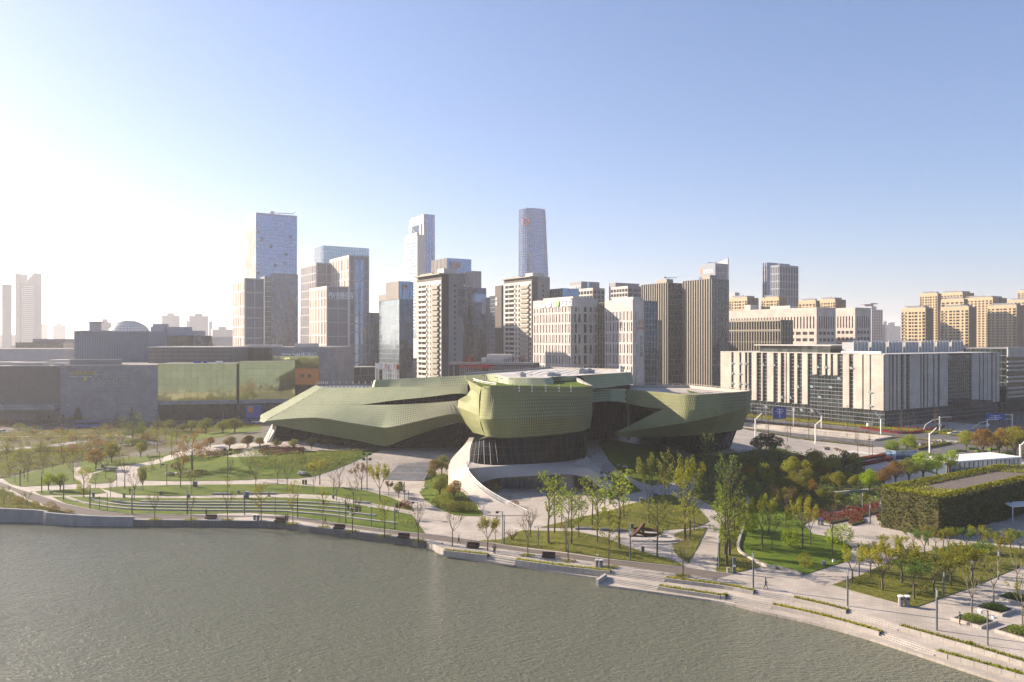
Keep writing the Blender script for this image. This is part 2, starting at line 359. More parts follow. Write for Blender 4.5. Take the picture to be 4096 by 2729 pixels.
nr = _n(nt, 'ShaderNodeTexNoise'); nr.inputs['Scale'].default_value = .025; nr.inputs['Detail'].default_value = 4; nt.links.new(tc.outputs['Object'], nr.inputs[0]); rr_ = _n(nt, 'ShaderNodeMapRange'); rr_.inputs['From Min'].default_value = .35; rr_.inputs['From Max'].default_value = .65; rr_.inputs['To Min'].default_value = .05; rr_.inputs['To Max'].default_value = .16; nt.links.new(nr.outputs[0], rr_.inputs[0]); nt.links.new(rr_.outputs[0], b.inputs['Roughness'])
for sc, rot, st, wt in ((.9, .3, (1, 2.2, 1), .5), (2.2, .05, (1, 1.8, 1), .32), (.10, .5, (1, 2.2, 1), .5), (5.0, 0, (1, 1.4, 1), .12)):
    mp = _n(nt, 'ShaderNodeMapping'); mp.inputs['Rotation'].default_value = (0, 0, rot); mp.inputs['Scale'].default_value = st
    nz = _n(nt, 'ShaderNodeTexNoise'); nz.inputs['Scale'].default_value = sc; nz.inputs['Detail'].default_value = 3; nz.inputs['Distortion'].default_value = .4
    nt.links.new(tc.outputs['Object'], mp.inputs[0]); nt.links.new(mp.outputs[0], nz.inputs[0])
    ml = _n(nt, 'ShaderNodeMath', operation='MULTIPLY'); ml.inputs[1].default_value = wt; nt.links.new(nz.outputs[0], ml.inputs[0])
    if hsum is None: hsum = ml.outputs[0]
    else:
        ad = _n(nt, 'ShaderNodeMath', operation='ADD'); nt.links.new(hsum, ad.inputs[0]); nt.links.new(ml.outputs[0], ad.inputs[1]); hsum = ad.outputs[0]
bp = _n(nt, 'ShaderNodeBump'); bp.inputs['Strength'].default_value = .9; bp.inputs['Distance'].default_value = .6
nt.links.new(hsum, bp.inputs['Height']); nt.links.new(bp.outputs[0], b.inputs['Normal'])
mb = MB(); mb.quad((-900, -390, WL), (700, -390, WL), (700, 100, WL), (-900, 100, WL)); mb.quad((-900, 100, WL), (120, 100, WL), (120, 215, WL), (-900, 215, WL))
mb.build('lake_water', wm, kind='structure')

# ------------------------------------------------------------ draped sheets
def dense(pts, st=2.0):
    out = []
    for a, b in zip(pts, pts[1:] + pts[:1]):
        k = max(1, int((b - a).length / st))
        for i in range(k): out.append(a + (b - a) * (i / k))
    return out
def inside(p, poly):
    c = False; n = len(poly); j = n - 1
    for i in range(n):
        a, b = poly[i], poly[j]
        if (a.y > p[1]) != (b.y > p[1]) and p[0] < (b.x - a.x) * (p[1] - a.y) / (b.y - a.y) + a.x: c = not c
        j = i
    return c
def drape(name, pts, off, m, parent=None, kind=None, st=2.0, skirt=.25, rough=0.0):
    pts = dense(pts, st); n = len(pts); vs = list(pts); ed = [(i, (i + 1) % n) for i in range(n)]
    x0, x1 = min(p.x for p in pts), max(p.x for p in pts); y0, y1 = min(p.y for p in pts), max(p.y for p in pts)
    x = math.ceil(x0 / st) * st
    while x < x1:
        y = math.ceil(y0 / st) * st
        while y < y1:
            if inside((x, y), pts): vs.append(Vector((x, y)))
            y += st
        x += st
    r = delaunay_2d_cdt([Vector((p.x, p.y)) for p in vs], ed, [], 1, .01)
    mb = MB(); vv, ff = r[0], r[2]
    for p in vv: mb.v.append((p.x, p.y, h(p.x, p.y) + off + (rough * noise.noise(Vector((p.x * .3, p.y * .3, 0))) if rough else 0)))
    for f in ff: mb.f.append(tuple(f)); mb.m.append(0)
    if skirt:
        for a, b in zip(pts, pts[1:] + pts[:1]):
            za, zb = h(a.x, a.y) + off, h(b.x, b.y) + off
            mb.quad((a.x, a.y, za - skirt), (b.x, b.y, zb - skirt), (b.x, b.y, zb), (a.x, a.y, za))
    return mb.build(name, m, parent, kind=kind)
def gp(px): return [G(*q(k, x, y)).xy for k, x, y in px]
def zp(k, *pts): return [(k, x, y) for x, y in pts]

# paved park surface: the whole park is stone, lawns and beds lie on it
park = gp(zp('a', (-200, 760), (-200, 860), (0, 900), (300, 990))) 
PK = [Vector((p.x, p.y + .0)) for p in offs(sub(EMBs, -175, 400)[:-1], 0.0)] + [p for p in T0s if p.x > EMBs[-1].x - .5 and p.x < 125]
PK += [Vector((125, 205)), Vector((118, 262)), Vector((96, 300)), Vector((60, 318)), Vector((-70, 318)), Vector((-76, 262)), Vector((-100, 262)), Vector((-135, 240)), Vector((-178, 222))]
drape('park_paving', PK, .03, X['paving'], kind='structure', skirt=2.5)
# asphalt running path
path_up = zp('a', (-200, 770), (0, 812), (150, 872), (320, 922), (560, 1002), (850, 1062), (1050, 1087), (1500, 1097), (2354, 1107)) + zp('b', (330, 780), (700, 840), (1100, 895), (1500, 940), (1700, 962), (2050, 1012), (2354, 1060)) + zp('c', (400, 1080), (900, 1150), (1300, 1195), (1580, 1225), (1850, 1265), (1985, 1282))
path_lo = zp('c', (1850, 1322), (1400, 1262), (1000, 1203), (500, 1132), (0, 1062)) + zp('b', (2000, 1045), (1600, 992), (1300, 950), (1000, 906), (700, 866), (400, 818), (0, 786)) + zp('a', (1700, 1130), (1150, 1125), (800, 1100), (650, 1085), (420, 1022), (250, 962), (100, 882), (-200, 812))
pu, pl = gp(path_up), gp(path_lo)
drape('running_path', pu + pl, .045, X['asphalt'], kind='structure', skirt=0)
for c, o in ((pu, .0), (pl[::-1], -.25)):
    mb = MB(); strip_mb(mb, c, o, o + .25, -.3, .14 if o == 0 else .09); mb.build('kerb', X['granite'], kind='structure')

LAWNS = [
 ('wedge lawn of the park behind two round lime trees', 'grass', zp('a', (20, 780), (120, 768), (400, 690), (595, 645), (618, 650), (632, 700), (628, 770), (660, 795), (700, 826), (500, 838), (180, 852), (90, 830))),
 ('lawn strip under the hedge bank with the small olive tree', 'grass', zp('a', (668, 640), (760, 625), (950, 612), (1130, 598), (1350, 580), (1480, 560), (1400, 600), (1250, 640), (1000, 680), (870, 710), (760, 738), (700, 700))),
 ('rounded corner lawn beside the stone forecourt', 'grass', zp('a', (760, 815), (790, 745), (880, 718), (990, 690), (993, 790), (960, 815), (800, 828))),
 ('broad sunlit lawn with the big orange tree on its rock mound', 'grass', zp('a', (1172, 705), (1200, 680), (1350, 655), (1480, 620), (1560, 590), (1800, 575), (2000, 600), (2354, 590)) + zp('b', (300, 230), (800, 225), (1090, 212), (1112, 226), (1000, 270), (860, 330), (700, 392), (560, 440), (400, 462), (0, 470)) + zp('a', (2150, 792), (1900, 800), (1500, 805), (1240, 799), (1185, 765))),
 ('long narrow lawn between the path fork and the running path', 'grass', zp('a', (300, 892), (500, 880), (850, 862), (912, 905), (700, 925), (350, 925))),
 ('long curved lawn above the stone seat rows', 'grass', zp('a', (870, 868), (1000, 852), (1500, 838), (2354, 830)) + zp('b', (300, 512), (600, 532), (800, 538), (1000, 568), (1200, 622), (1380, 700), (1400, 740), (1200, 700), (1100, 680), (890, 645), (700, 605), (400, 590), (0, 592)) + zp('a', (2100, 920), (1500, 932), (1060, 922))),
 ('terraced lawn crossed by four curved stone seats', 'grass', zp('a', (450, 940), (700, 937), (1000, 947), (1500, 952), (2354, 947)) + zp('b', (300, 625), (600, 640), (900, 682), (1200, 735), (1385, 772), (1500, 936), (1100, 892), (700, 836), (330, 777), (0, 752)) + zp('a', (1500, 1092), (1050, 1082), (850, 1056), (560, 996))),
 ('bright lawn island with round clipped shrubs by the ramp', 'grass_bright', zp('b', (1450, 580), (1490, 520), (1500, 470), (1560, 440), (1660, 420), (1700, 440), (1780, 500), (1840, 560), (1990, 742), (1985, 785), (1880, 782), (1750, 775), (1620, 722), (1500, 650))),
 ('rough grass mound with tall young trees beside the sculpture', 'grass_rough', zp('c', (345, 880), (700, 790), (1000, 722), (1250, 640), (1340, 602), (1480, 600), (1560, 655), (1700, 720), (1792, 828), (1720, 865), (1600, 890), (1200, 915), (900, 910), (640, 886))),
 ('long rough grass bank beside the running path and bench', 'grass_rough', zp('c', (2, 985), (200, 905), (450, 912), (640, 915), (900, 972), (1050, 1030), (1200, 1082), (1500, 1170), (1582, 1217), (1300, 1187), (900, 1142), (400, 1072), (0, 1022), (-220, 995))),
 ('small triangular planted bed right of the sculpture court', 'grass_rough', zp('c', (1478, 1000), (1500, 932), (1620, 902), (1772, 885), (1700, 1030), (1612, 1187), (1540, 1140), (1490, 1085))),
 ('shaded almond-shaped lawn between the two ramps', 'grass', zp('c', (848, 145), (900, 130), (1000, 135), (1200, 172), (1400, 200), (1600, 290), (1722, 380), (1600, 460), (1400, 512), (1300, 518), (1180, 482), (1000, 382), (930, 302), (870, 205))),
 ('small triangular shaded lawn by the white ramp foot', 'grass', zp('c', (948, 422), (1050, 432), (1216, 570), (1060, 600), (930, 650), (925, 560))),
 ('thin planted strip between the two lakeside walks', 'grass_rough', zp('c', (1850, 1262), (1870, 1000), (1890, 860), (1980, 780), (2075, 800), (2062, 860), (2030, 1050), (2080, 1112), (2228, 1217), (2000, 1272))),
 ('bright green lawn inside the curved kerb wall', 'grass_bright', zp('e', (118, 300), (150, 100), (190, -60), (420, -60), (560, 40), (690, 172), (860, 202), (1000, 275), (940, 392), (622, 495), (400, 442), (200, 362))),
 ('yellowish lawn under the olive-green tree grove', 'grass_rough', zp('e', (848, 572), (1060, 502), (1270, 402), (1420, 330), (1520, 330), (1800, 262), (2100, 262), (2450, 300), (2400, 400), (1942, 592), (1502, 750), (1350, 712), (1050, 632))),
]
for lb, m, px in LAWNS:
    o = drape('lawn', gp(px), .11, X[m], rough=.06); tag(o, lb, 'lawn', kind='structure')
BEDS = [zp('a', (-250, 760), (-250, 560), (0, 560), (500, 520), (900, 560), (1100, 580), (640, 640), (400, 682), (120, 762), (0, 780)),
        zp('a', (-100, 1030), (-100, 860), (30, 880), (200, 960), (400, 1030), (640, 1082), (400, 1078)),
        zp('c', (1640, 250), (1900, 260), (2354, 200)) + zp('d', (1050, 520), (1260, 640), (1240, 700), (1210, 830), (700, 900), (680, 960), (560, 1010), (300, 960), (160, 700)) + zp('c', (2110, 600), (2090, 830), (1960, 800), (1860, 720), (1640, 600), (1720, 450))]
for i, px in enumerate(BEDS):
    o = drape('planting_bed', gp(px), .09, X['soil']); tag(o, ['shrubby bank along the left edge of the park', 'planted bed behind the grey lakeside wall', 'wooded bed right of the green theatre'][i], 'planting bed', kind='structure')

# ------------------------------------------------------------ lakeside: embankment, platforms, steps, planters
xj = EMBs[-1].x
mb = MB(); strip_mb(mb, sub(EMBs, -330, xj), 0, .5, -3, .14); tag(mb.build('embankment', X['granite_dk']), 'long low grey stone embankment along the lake', 'embankment', kind='structure')
e2 = sub(EMBs, -330, Z(*q('a', 1142, 1188), WL).x); mb = MB()
a, b2 = offs(e2, -.12), offs(e2, .5)
for i in range(len(e2) - 1):
    za, zb = [(.8 + .9 * smooth((-83 - p.x) / 30)) for p in (e2[i], e2[i + 1])]
    V3 = lambda p, z: (p.x, p.y, z)
    mb.hexa([V3(a[i], -3), V3(a[i + 1], -3), V3(b2[i + 1], -3), V3(b2[i], -3), V3(a[i], za), V3(a[i + 1], zb), V3(b2[i + 1], zb), V3(b2[i], za)])
tag(mb.build('retaining_wall', X['granite_dk']), 'tall curved grey retaining wall at the lake, holding a shrub bed', 'retaining wall')
# platforms
def slab(name, front, back, z, zb=-3):
    poly = [(p.x, p.y) for p in front] + [(p.x, p.y) for p in back[::-1]]
    mb = MB(); mb.prism(poly, zb, z); return mb.build(name, X['paving'], kind='structure')
xb = PLFs[-1].x
slab('lakeside_platform', PLFs, offs(sub(T0s, PLFs[0].x + 2.2, xb), .3), TZ2)
slab('lakeside_platform', T2s, offs(sub(T1s, T2s[0].x - .3, 400), .3), TZ2)
slab('lakeside_platform', T1s, offs(sub(T0s, T1s[0].x - .3, 400), .3), TZ1)
mb = MB(); A, B = Vector((*T2s[0], 0)), Vector((*T1s[0], 0)); N = (B - A).normalized(); S = Vector((N.y, -N.x, 0))
mb.hexa([A + Vector((0, 0, -3)), A + S * .5 + Vector((0, 0, -3)), B + S * .5 + Vector((0, 0, -3)), B + Vector((0, 0, -3)), A + Vector((0, 0, -.2)), A + S * .5 + Vector((0, 0, -.2)), B + S * .5 + Vector((0, 0, .05)), B + Vector((0, 0, .05))])
tag(mb.build('low_wall', X['granite']), 'short pale stone wall ending the lower lakeside steps', 'low wall')
def stairs_along(c, z1, z0, label, n=3, tread=.38):
    r = empty('stone_steps', (c[0].x, c[0].y, z0)); tag(r, label, 'steps', 'short flights of stone steps down to the lake'); O = Vector((c[0].x, c[0].y))
    for k in range(n - 1, -1, -1):
        mb = MB(); cc = [p - O for p in c]; zt = (z1 - z0) * (1 - (k + .35) / n)
        strip_mb(mb, cc, -(k + 1) * tread, -k * tread + (.0 if k else .25), -.05, zt); mb.build('step', X['granite'], r)
def planter_along(c, zb, zt, label, wd=.95, blocks=True, inward=False):
    O = Vector((c[0].x, c[0].y)); r = empty('stone_planter', (O.x, O.y, zb)); tag(r, label, 'planter', 'long stone planters along the lake steps')
    cc = [p - O for p in c]; L = sum((b - a).length for a, b in zip(cc, cc[1:]))
    def at(s):
        for a, b in zip(cc, cc[1:]):
            l = (b - a).length
            if s <= l: return a + (b - a) * (s / l)
            s -= l
        return cc[-1]
    n = max(2, int(L / 1.45))
    for i in range(n):
        p, p2 = at(L * i / n + .02), at(L * (i + 1) / n - .02); t = (p2 - p).normalized(); nn = Vector((-t.y, t.x))
        jz = RND.uniform(-.012, .012); mb = MB(); f0, f1 = p - nn * wd, p2 - nn * wd; b0, b1 = f0 + nn * .3, f1 + nn * .3
        z0, z1 = -.02, zt - zb + jz
        mb.hexa([(f0.x, f0.y, z0), (f1.x, f1.y, z0), (b1.x, b1.y, z0), (b0.x, b0.y, z0), (f0.x, f0.y, z1), (f1.x, f1.y, z1), (b1.x, b1.y, z1), (b0.x, b0.y, z1)])
        mb.build('stone_block', X['granite'], r)
    mb = MB(); strip_mb(mb, cc, -wd + .3, .12, -.02, zt - zb - .04); mb.build('soil', X['soil'], r)
    mb = MB(); R2 = random.Random(int(O.x * 10))
    for _ in range(int(L * 55)):
        s = R2.uniform(0, L); p = at(s); a = R2.uniform(0, 6.28); o = R2.uniform(-wd + .25, .15); p2 = at(min(L, s + .1)); t = (p2 - p); t = t.normalized() if t.length else Vector((1, 0)); nn = Vector((-t.y, t.x))
        base = p + nn * o; hh = R2.uniform(.12, .38); dx, dy = math.cos(a) * .07, math.sin(a) * .07; lx, ly = R2.uniform(-.15, .15), R2.uniform(-.15, .15)
        mb.tri((base.x - dx, base.y - dy, zt - zb - .06), (base.x + dx, base.y + dy, zt - zb - .06), (base.x + lx, base.y + ly, zt - zb + hh))
    mb.build('planting', [X['l_gold'], X['l_olive']], r, kind='stuff')
def zx(k, x, y, z=0): return Z(*q(k, x, y), z).x
S0 = [zx('f', 330, 452), zx('f', 645, 487), zx('f', 850, 518), zx('f', 1530, 603), zx('f', 1925, 652), zx('e', 240, 615), zx('e', 550, 668), zx('e', 975, 768), zx('e', 1390, 888), 110]
planter_along(sub(T0s, S0[0], S0[1]), TZ2, .12, 'narrow stone planter at the left end of the lakeside platform, with two thin trees')
stairs_along(sub(T0s, S0[1], S0[2]), 0, TZ2, 'short flight of three stone steps at the left lakeside platform, by two people')
planter_along(sub(T0s, S0[2], S0[3]), TZ2, .12, 'long stone planter with grass in front of the litter bins')
stairs_along(sub(T0s, S0[3], S0[4]), 0, TZ1, 'upper stone steps right of the litter bins, above the low end wall')
planter_along(sub(T0s, S0[4], S0[5]), TZ1, .12, 'long stone planter below the path junction, with one thin tree at its left end')
stairs_along(sub(T0s, S0[5], S0[6]), 0, TZ1, 'upper stone steps in front of the man walking alone in black')
planter_along(sub(T0s, S0[6], S0[7]), TZ1, .12, 'upper stone planter between two flights, a lamp post at its right end')
stairs_along(sub(T0s, S0[7], S0[8]), 0, TZ1, 'wide upper stone steps below the two white-topped bins')
planter_along(sub(T0s, S0[8], S0[9]), TZ1, .12, 'upper stone planter running off the lower right corner')
S1 = [zx('f', 1500, 650, TZ1), zx('f', 1880, 712, TZ1), zx('e', 8, 652, TZ1), zx('e', 380, 722, TZ1), zx('e', 1240, 938, TZ1), zx('e', 1680, 1085, TZ1), 110]
stairs_along(sub(T1s, S1[0], S1[1]), TZ1, TZ2, 'lower stone steps beside the low end wall at the water')
planter_along(sub(T1s, S1[1], S1[2]), TZ2, TZ1 + .12, 'lower stone planter right of the first lower steps')
stairs_along(sub(T1s, S1[2], S1[3]), TZ1, TZ2, 'lower stone steps at the water below the man walking alone')
planter_along(sub(T1s, S1[3], S1[4]), TZ2, TZ1 + .12, 'longest lower stone planter with pale blocks along the water')
stairs_along(sub(T1s, S1[4], S1[5]), TZ1, TZ2, 'lower stone steps nearest the lower right corner')
planter_along(sub(T1s, S1[5], S1[6]), TZ2, TZ1 + .12, 'lower stone planter nearest the water at the lower right corner')

# four curved stone seats
ROWS = [zp('a', (550, 940), (680, 985), (800, 1012), (1100, 1047), (1500, 1057), (2354, 1067)) + zp('b', (400, 757), (700, 782), (1000, 822), (1300, 857)),
        zp('a', (780, 965), (950, 1002), (1150, 1022), (1600, 1032), (2354, 1039)) + zp('b', (400, 724), (800, 757), (1160, 792)),
        zp('a', (975, 982), (1200, 1002), (1600, 1009), (2354, 1012)) + zp('b', (500, 702), (800, 722), (1015, 739)),
        zp('a', (1200, 985), (1700, 986), (2354, 987)) + zp('b', (400, 670), (700, 682), (860, 692))]
for i, px in enumerate(ROWS):
    c = cat_rom(gp(px), 5); O = c[0]; L = 0; segs = []; cur = [c[0]]
    r = empty('stone_seat_row', (O.x, O.y, 0)); tag(r, ['lowest and longest', 'second', 'third', 'topmost and shortest'][i] + ' curved stone seat row on the terraced lawn', 'stone seat', 'curved stone seats on the terraced lawn')
    pts = []; acc = 0
    for a, b in zip(c, c[1:]):
        k = max(1, int((b - a).length / 1.0))
        for j in range(k): pts.append(a + (b - a) * (j / k))
    for j in range(0, len(pts) - 3, 3):
        seg = [p - O for p in pts[j:j + 4]]; z = h(*pts[j + 1]) ; mb = MB(); seg[-1] = seg[-1] + (seg[-2] - seg[-1]) * .03
        strip_mb(mb, seg, -.25, .25, z - .1, z + .42); mb.build('stone_block', X['granite'], r)
# short stone benches on lawns
for lb, k, x0, x1, y in (('left short stone bench on the curved lawn edge', 'a', 1815, 1965, 922), ('longer stone bench right of it on the curved lawn edge', 'a', 2085, 2354, 918), ('stone bench at the path below the bare trees', 'b', 890, 1020, 668),
                         ('long stone bench at the foot of the grass mound', 'c', 645, 790, 900), ('middle stone bench at the foot of the grass mound', 'c', 855, 945, 908), ('right stone bench at the foot of the grass mound', 'c', 985, 1080, 915),
                         ('dark stone ledge beside the rounded corner lawn', 'a', 875, 1000, 698), ('short stone ledge near the corner lawn path', 'a', 810, 860, 712)):
    A, B = G(*q(k, x0, y)), G(*q(k, x1, y + (12 if k == 'b' else 0))); T = (B - A).normalized(); N = Vector((-T.y, T.x, 0)); mb = MB(); L = (B - A).length
    mb.obox(Vector((0, 0, 0)), T, N, 0, L, 0, .6, -.2, .5); o = mb.build('stone_bench', X['granite_dk']); o.location = A; tag(o, lb, 'stone bench')
# kerb wall of the bright lawn, on its blocks
c = cat_rom(gp(zp('c', (2120, 620), (2105, 780), (2075, 880), (2030, 1020), (2035, 1080), (2080, 1120), (2230, 1200), (2354, 1240)) + zp('e', (400, 440), (600, 498))), 3)
O = c[0]; r = empty('kerb_wall', (O.x, O.y, 0)); tag(r, 'low pale curved kerb wall around the bright green lawn', 'kerb wall')
for a, b in zip(c, c[1:]):
    n = max(1, round((b - a).length / 1.6))
    for j in range(n):
        p, p2 = a + (b - a) * ((j + .03) / n) - O, a + (b - a) * ((j + .97) / n) - O; t = (p2 - p).normalized(); nn = Vector((-t.y, t.x)) * .45; z = h(p.x + O.x, p.y + O.y) + RND.uniform(-.01, .01)
        mb = MB(); mb.hexa([(*p, z - .3), (*p2, z - .3), (*(p2 + nn), z - .3), (*(p + nn), z - .3), (*p, z + .42), (*p2, z + .42), (*(p2 + nn), z + .42), (*(p + nn), z + .42)]); mb.build('stone_block', X['granite'], r)
# ------------------------------------------------------------ the green theatre
TH = empty('theatre', tuple(Z(2040, 1850, 4.5)))
tag(TH, 'large green ceramic-tiled theatre with folded overhanging volumes in the middle of the park', 'theatre')
T0O = TH.location.copy()
def tb(mb, name, m, parent=TH, smoothed=False, kind=None, off=None):
    o = off if off is not None else T0O
    mb.v = [(p[0] - o.x, p[1] - o.y, p[2] - o.z) for p in mb.v]
    return mb.build(name, m, parent, smoothed, kind)
def resamp(row, n):
    pts = [Vector(p) for p in row]; L = [0]
    for a, b in zip(pts, pts[1:]): L.append(L[-1] + (b - a).length)
    out = []
    for i in range(n + 1):
        s = L[-1] * i / n; j = 0
        while j < len(pts) - 2 and L[j + 1] < s: j += 1
        t = (s - L[j]) / max(1e-6, L[j + 1] - L[j]); out.append(pts[j] + (pts[j + 1] - pts[j]) * t)
    return out
def sm(row, k=5):      # rounded version of a polyline in 3D
    P = [Vector(p) for p in row]; out = []
    for i in range(len(P) - 1):
        p0, p1, p2, p3 = P[max(i - 1, 0)], P[i], P[i + 1], P[min(i + 2, len(P) - 1)]
        for j in range(k):
            t = j / k; out.append(.5 * ((2 * p1) + (p2 - p0) * t + (2 * p0 - 5 * p1 + 4 * p2 - p3) * t * t + (3 * p1 - p0 - 3 * p2 + p3) * t ** 3))
    return out + [P[-1]]
def loft(rows, n=48): return [resamp(r, n) for r in rows]
def loft_mb(gr, mb=None):
    mb = mb or MB(); b = len(mb.v); n = len(gr[0])
    for r in gr: mb.v += [tuple(p) for p in r]
    for j in range(len(gr) - 1):
        for i in range(n - 1):
            a = b + j * n + i; mb.f.append((a, a + 1, a + n + 1, a + n)); mb.m.append(mb.mi)
    return mb
CAMP = Vector((0, 0, H)); HID = Vector((0, 0, 0))
def tiles(mb, gr, tw=.62, thh=.95, hole=None, proud=.055, gap=.03, seed=1):
    """folded ceramic tiles laid in staggered rows over a lofted skin (quads between two rows at a time)"""
    R2 = random.Random(seed)
    for j in range(len(gr) - 1):
        a, b = gr[j], gr[j + 1]; n = len(a) - 1
        L = max(sum((a[i + 1] - a[i]).length for i in range(n)), sum((b[i + 1] - b[i]).length for i in range(n)))
        mid = n // 2; Hh = max((a[i] - b[i]).length for i in (n // 4, mid, 3 * n // 4)); nu, nv = max(1, round(L / tw)), max(1, round(Hh / thh))
        def S(s, t):
            s = max(0, min(.9999, s)) * n; i = int(s); f = s - i
            p = a[i] + (a[i + 1] - a[i]) * f; r = b[i] + (b[i + 1] - b[i]) * f; return p + (r - p) * t
        for r in range(nv):
            for c in range(nu):
                s0 = (c + (.5 if (r % 2 and hole) else 0)) / nu; s1 = s0 + 1 / nu
                if s1 > 1: continue
                t0, t1 = r / nv, (r + 1) / nv
                p, pr, pd = S(s0, t0), S(s1, t0), S(s0, t1); pdr = S(s1, t1)
                du, dv = pr - p, pd - p
                if dv.length < .12 or du.length < .12: continue
                N = du.cross(dv)
                if N.length < 1e-5: continue
                N.normalize()
                if N.dot(CAMP - p) < 0: N = -N
                hv = hole(s0, (j + t0) / (len(gr) - 1), p) if hole else 0
                gv, gh = gap + .02, .14
                if hv > 0: gv = gap + .46 * hv; gh = .24 + .36 * hv
                if R2.random() < .02: gv += .1
                k = R2.uniform(.85, 1.15) * proud
                A = p + du * gh * .5; B = pr - du * gh * .5; C = pdr - du * gh * .5 - dv * gv; Dd = pd + du * gh * .5 - dv * gv
                m0 = (A + B) / 2 + N * (k * .9); m1 = (C + Dd) / 2 + N * (k * 1.25)
                A, B, C, Dd = A + N * .03, B + N * .03, C + N * .05, Dd + N * .05
                mb.quad(A, m0, m1, Dd); mb.quad(m0, B, C, m1); mb.tri(Dd, m1, C)
    return mb
def clad(rows, m, n=48, hole=None, seed=1, tw=.62, thh=.95, mbs=None, label=None):
    gr = loft(rows, n); sk = tb(loft_mb(gr), 'facade_skin', X['skin'])
    if label: sk['label'] = label
    t = tiles(MB(), gr, tw, thh, hole, seed=seed); tb(t, 'ceramic_tiles', m, sk, kind='stuff', off=T0O) if t.f else None
    if t.f: pass
    return gr
# --- left wing
r0 = [D(1290, 1550, 268), D(1400, 1551, 263), D(1497, 1550, 258), D(1600, 1549, 254), D(1700, 1547, 251), D(1870, 1540, 246)]
r1 = [D(1173, 1620, 262), D(1351, 1620, 255), D(1450, 1620, 252), D(1570, 1603, 250), D(1720, 1588, 246), D(1800, 1577, 243), D(1850, 1574, 241), D(1872, 1582, 240)]
r1b = [D(1173, 1620, 262), D(1351, 1620.5, 255), D(1450, 1621, 252), D(1600, 1620, 247), D(1700, 1615, 244), D(1800, 1608, 240), D(1824, 1605, 239), D(1850, 1605, 238)]
r2 = [D(1065, 1684, 257), D(1252, 1671, 251), D(1400, 1692, 246), D(1507, 1708, 243), D(1560, 1710, 241), D(1668, 1686, 239), D(1775, 1662, 237), D(1828, 1657, 236), D(1875, 1672, 235)]
r3 = [D(1056, 1691, 257), D(1170, 1715, 254), D(1315, 1744, 250), D(1419, 1761, 247), D(1507, 1781, 245), D(1534, 1784, 244.5), D(1560, 1781, 244), D(1641, 1750, 243), D(1748, 1713, 241), D(1839, 1688, 239), D(1890, 1722, 238)]
step = [D(1503, 1521, 258), D(1650, 1513, 254), D(1750, 1508, 252), D(1855, 1503, 250), D(1950, 1496, 246), D(1995, 1494, 243)]
stepb = [D(1495, 1550, 258.3), D(1600, 1549, 254), D(1700, 1547, 251), D(1870, 1540, 246), D(1960, 1540, 243), D(2000, 1540, 240)]
hw = lambda s, t, p: max(0, min(1, (pxu(p) - 1560) / 130)) * max(0, min(1, (1875 - pxu(p)) / 40)) if True else 0
clad([step, stepb], X['tile2'], 40, lambda s, t, p: .25 if pxu(p) > 1760 else 0, 2)
clad([r0, r1], X['tile2'], 48, lambda s, t, p: .5 * max(0, min(1, (pxu(p) - 1680) / 100)), 3)
clad([sm(r1b, 3), sm(r2, 3)], X['tile2'], 52, hw, 4)
clad([sm(r2, 3), sm(r3, 3)], X['tile'], 52, lambda s, t, p: max(.22, hw(s, t, p)), 5)
ro = [D(1265, 1540, 276), D(1160, 1598, 273), D(1043, 1661, 269), D(1039, 1686, 263)]
ri = [D(1290, 1550, 268), D(1175, 1619, 262), D(1075, 1676, 258), D(1056, 1691, 257)]
rm = [(a + b) / 2 + Vector((-.7, -.5, .25)) for a, b in zip(ro, ri)]
clad([ro, rm, ri], X['tile2'], 40, None, 6)
# step end facing left, roofs, back walls
sl = [D(1503, 1521, 258), D(1495, 1550, 258.3)]; slb = [D(1496, 1522, 282), D(1488, 1547, 282)]
clad([[slb[0], sl[0]], [slb[1], sl[1]]], X['tile2'], 12, None, 7)
def poly(name, pts, m, parent=TH, kind=None):
    mb = MB(); mb.face(pts); return tb(mb, name, m, parent, kind=kind)
poly('roof', [p + Vector((0, 0, -.5)) for p in (r0[0], r0[1], r0[2], D(1510, 1537, 300), D(1310, 1537, 292), ro[0])], X['roofd'])
mb = MB(); pb = [D(1268, 1537, 278), D(1310, 1535.5, 292), D(1510, 1535, 300)]
for a, b in zip(pb, pb[1:]): mb.quad(a + Vector((0, 0, -18)), b + Vector((0, 0, -18)), b, a)
tb(mb, 'back_wall', X['concrete_in'])
rk = empty('roof_rail', (0, 0, 0)); rk.parent = TH
mb = MB()
for i in range(14):
    p = pb[0] + (pb[1] - pb[0]) * (i / 5) if i < 5 else pb[1] + (pb[2] - pb[1]) * ((i - 5) / 8.0)
    mb.tube([p, p + Vector((0, 0, .9))], .07, 4)
    p = r0[0] + (r0[2] - r0[0]) * (i / 13); mb.tube([p, p + Vector((0, 0, .5))], .08, 4)
bpy.data.objects.remove(rk); tb(mb, 'roof_fixings', X['white'], kind='stuff')
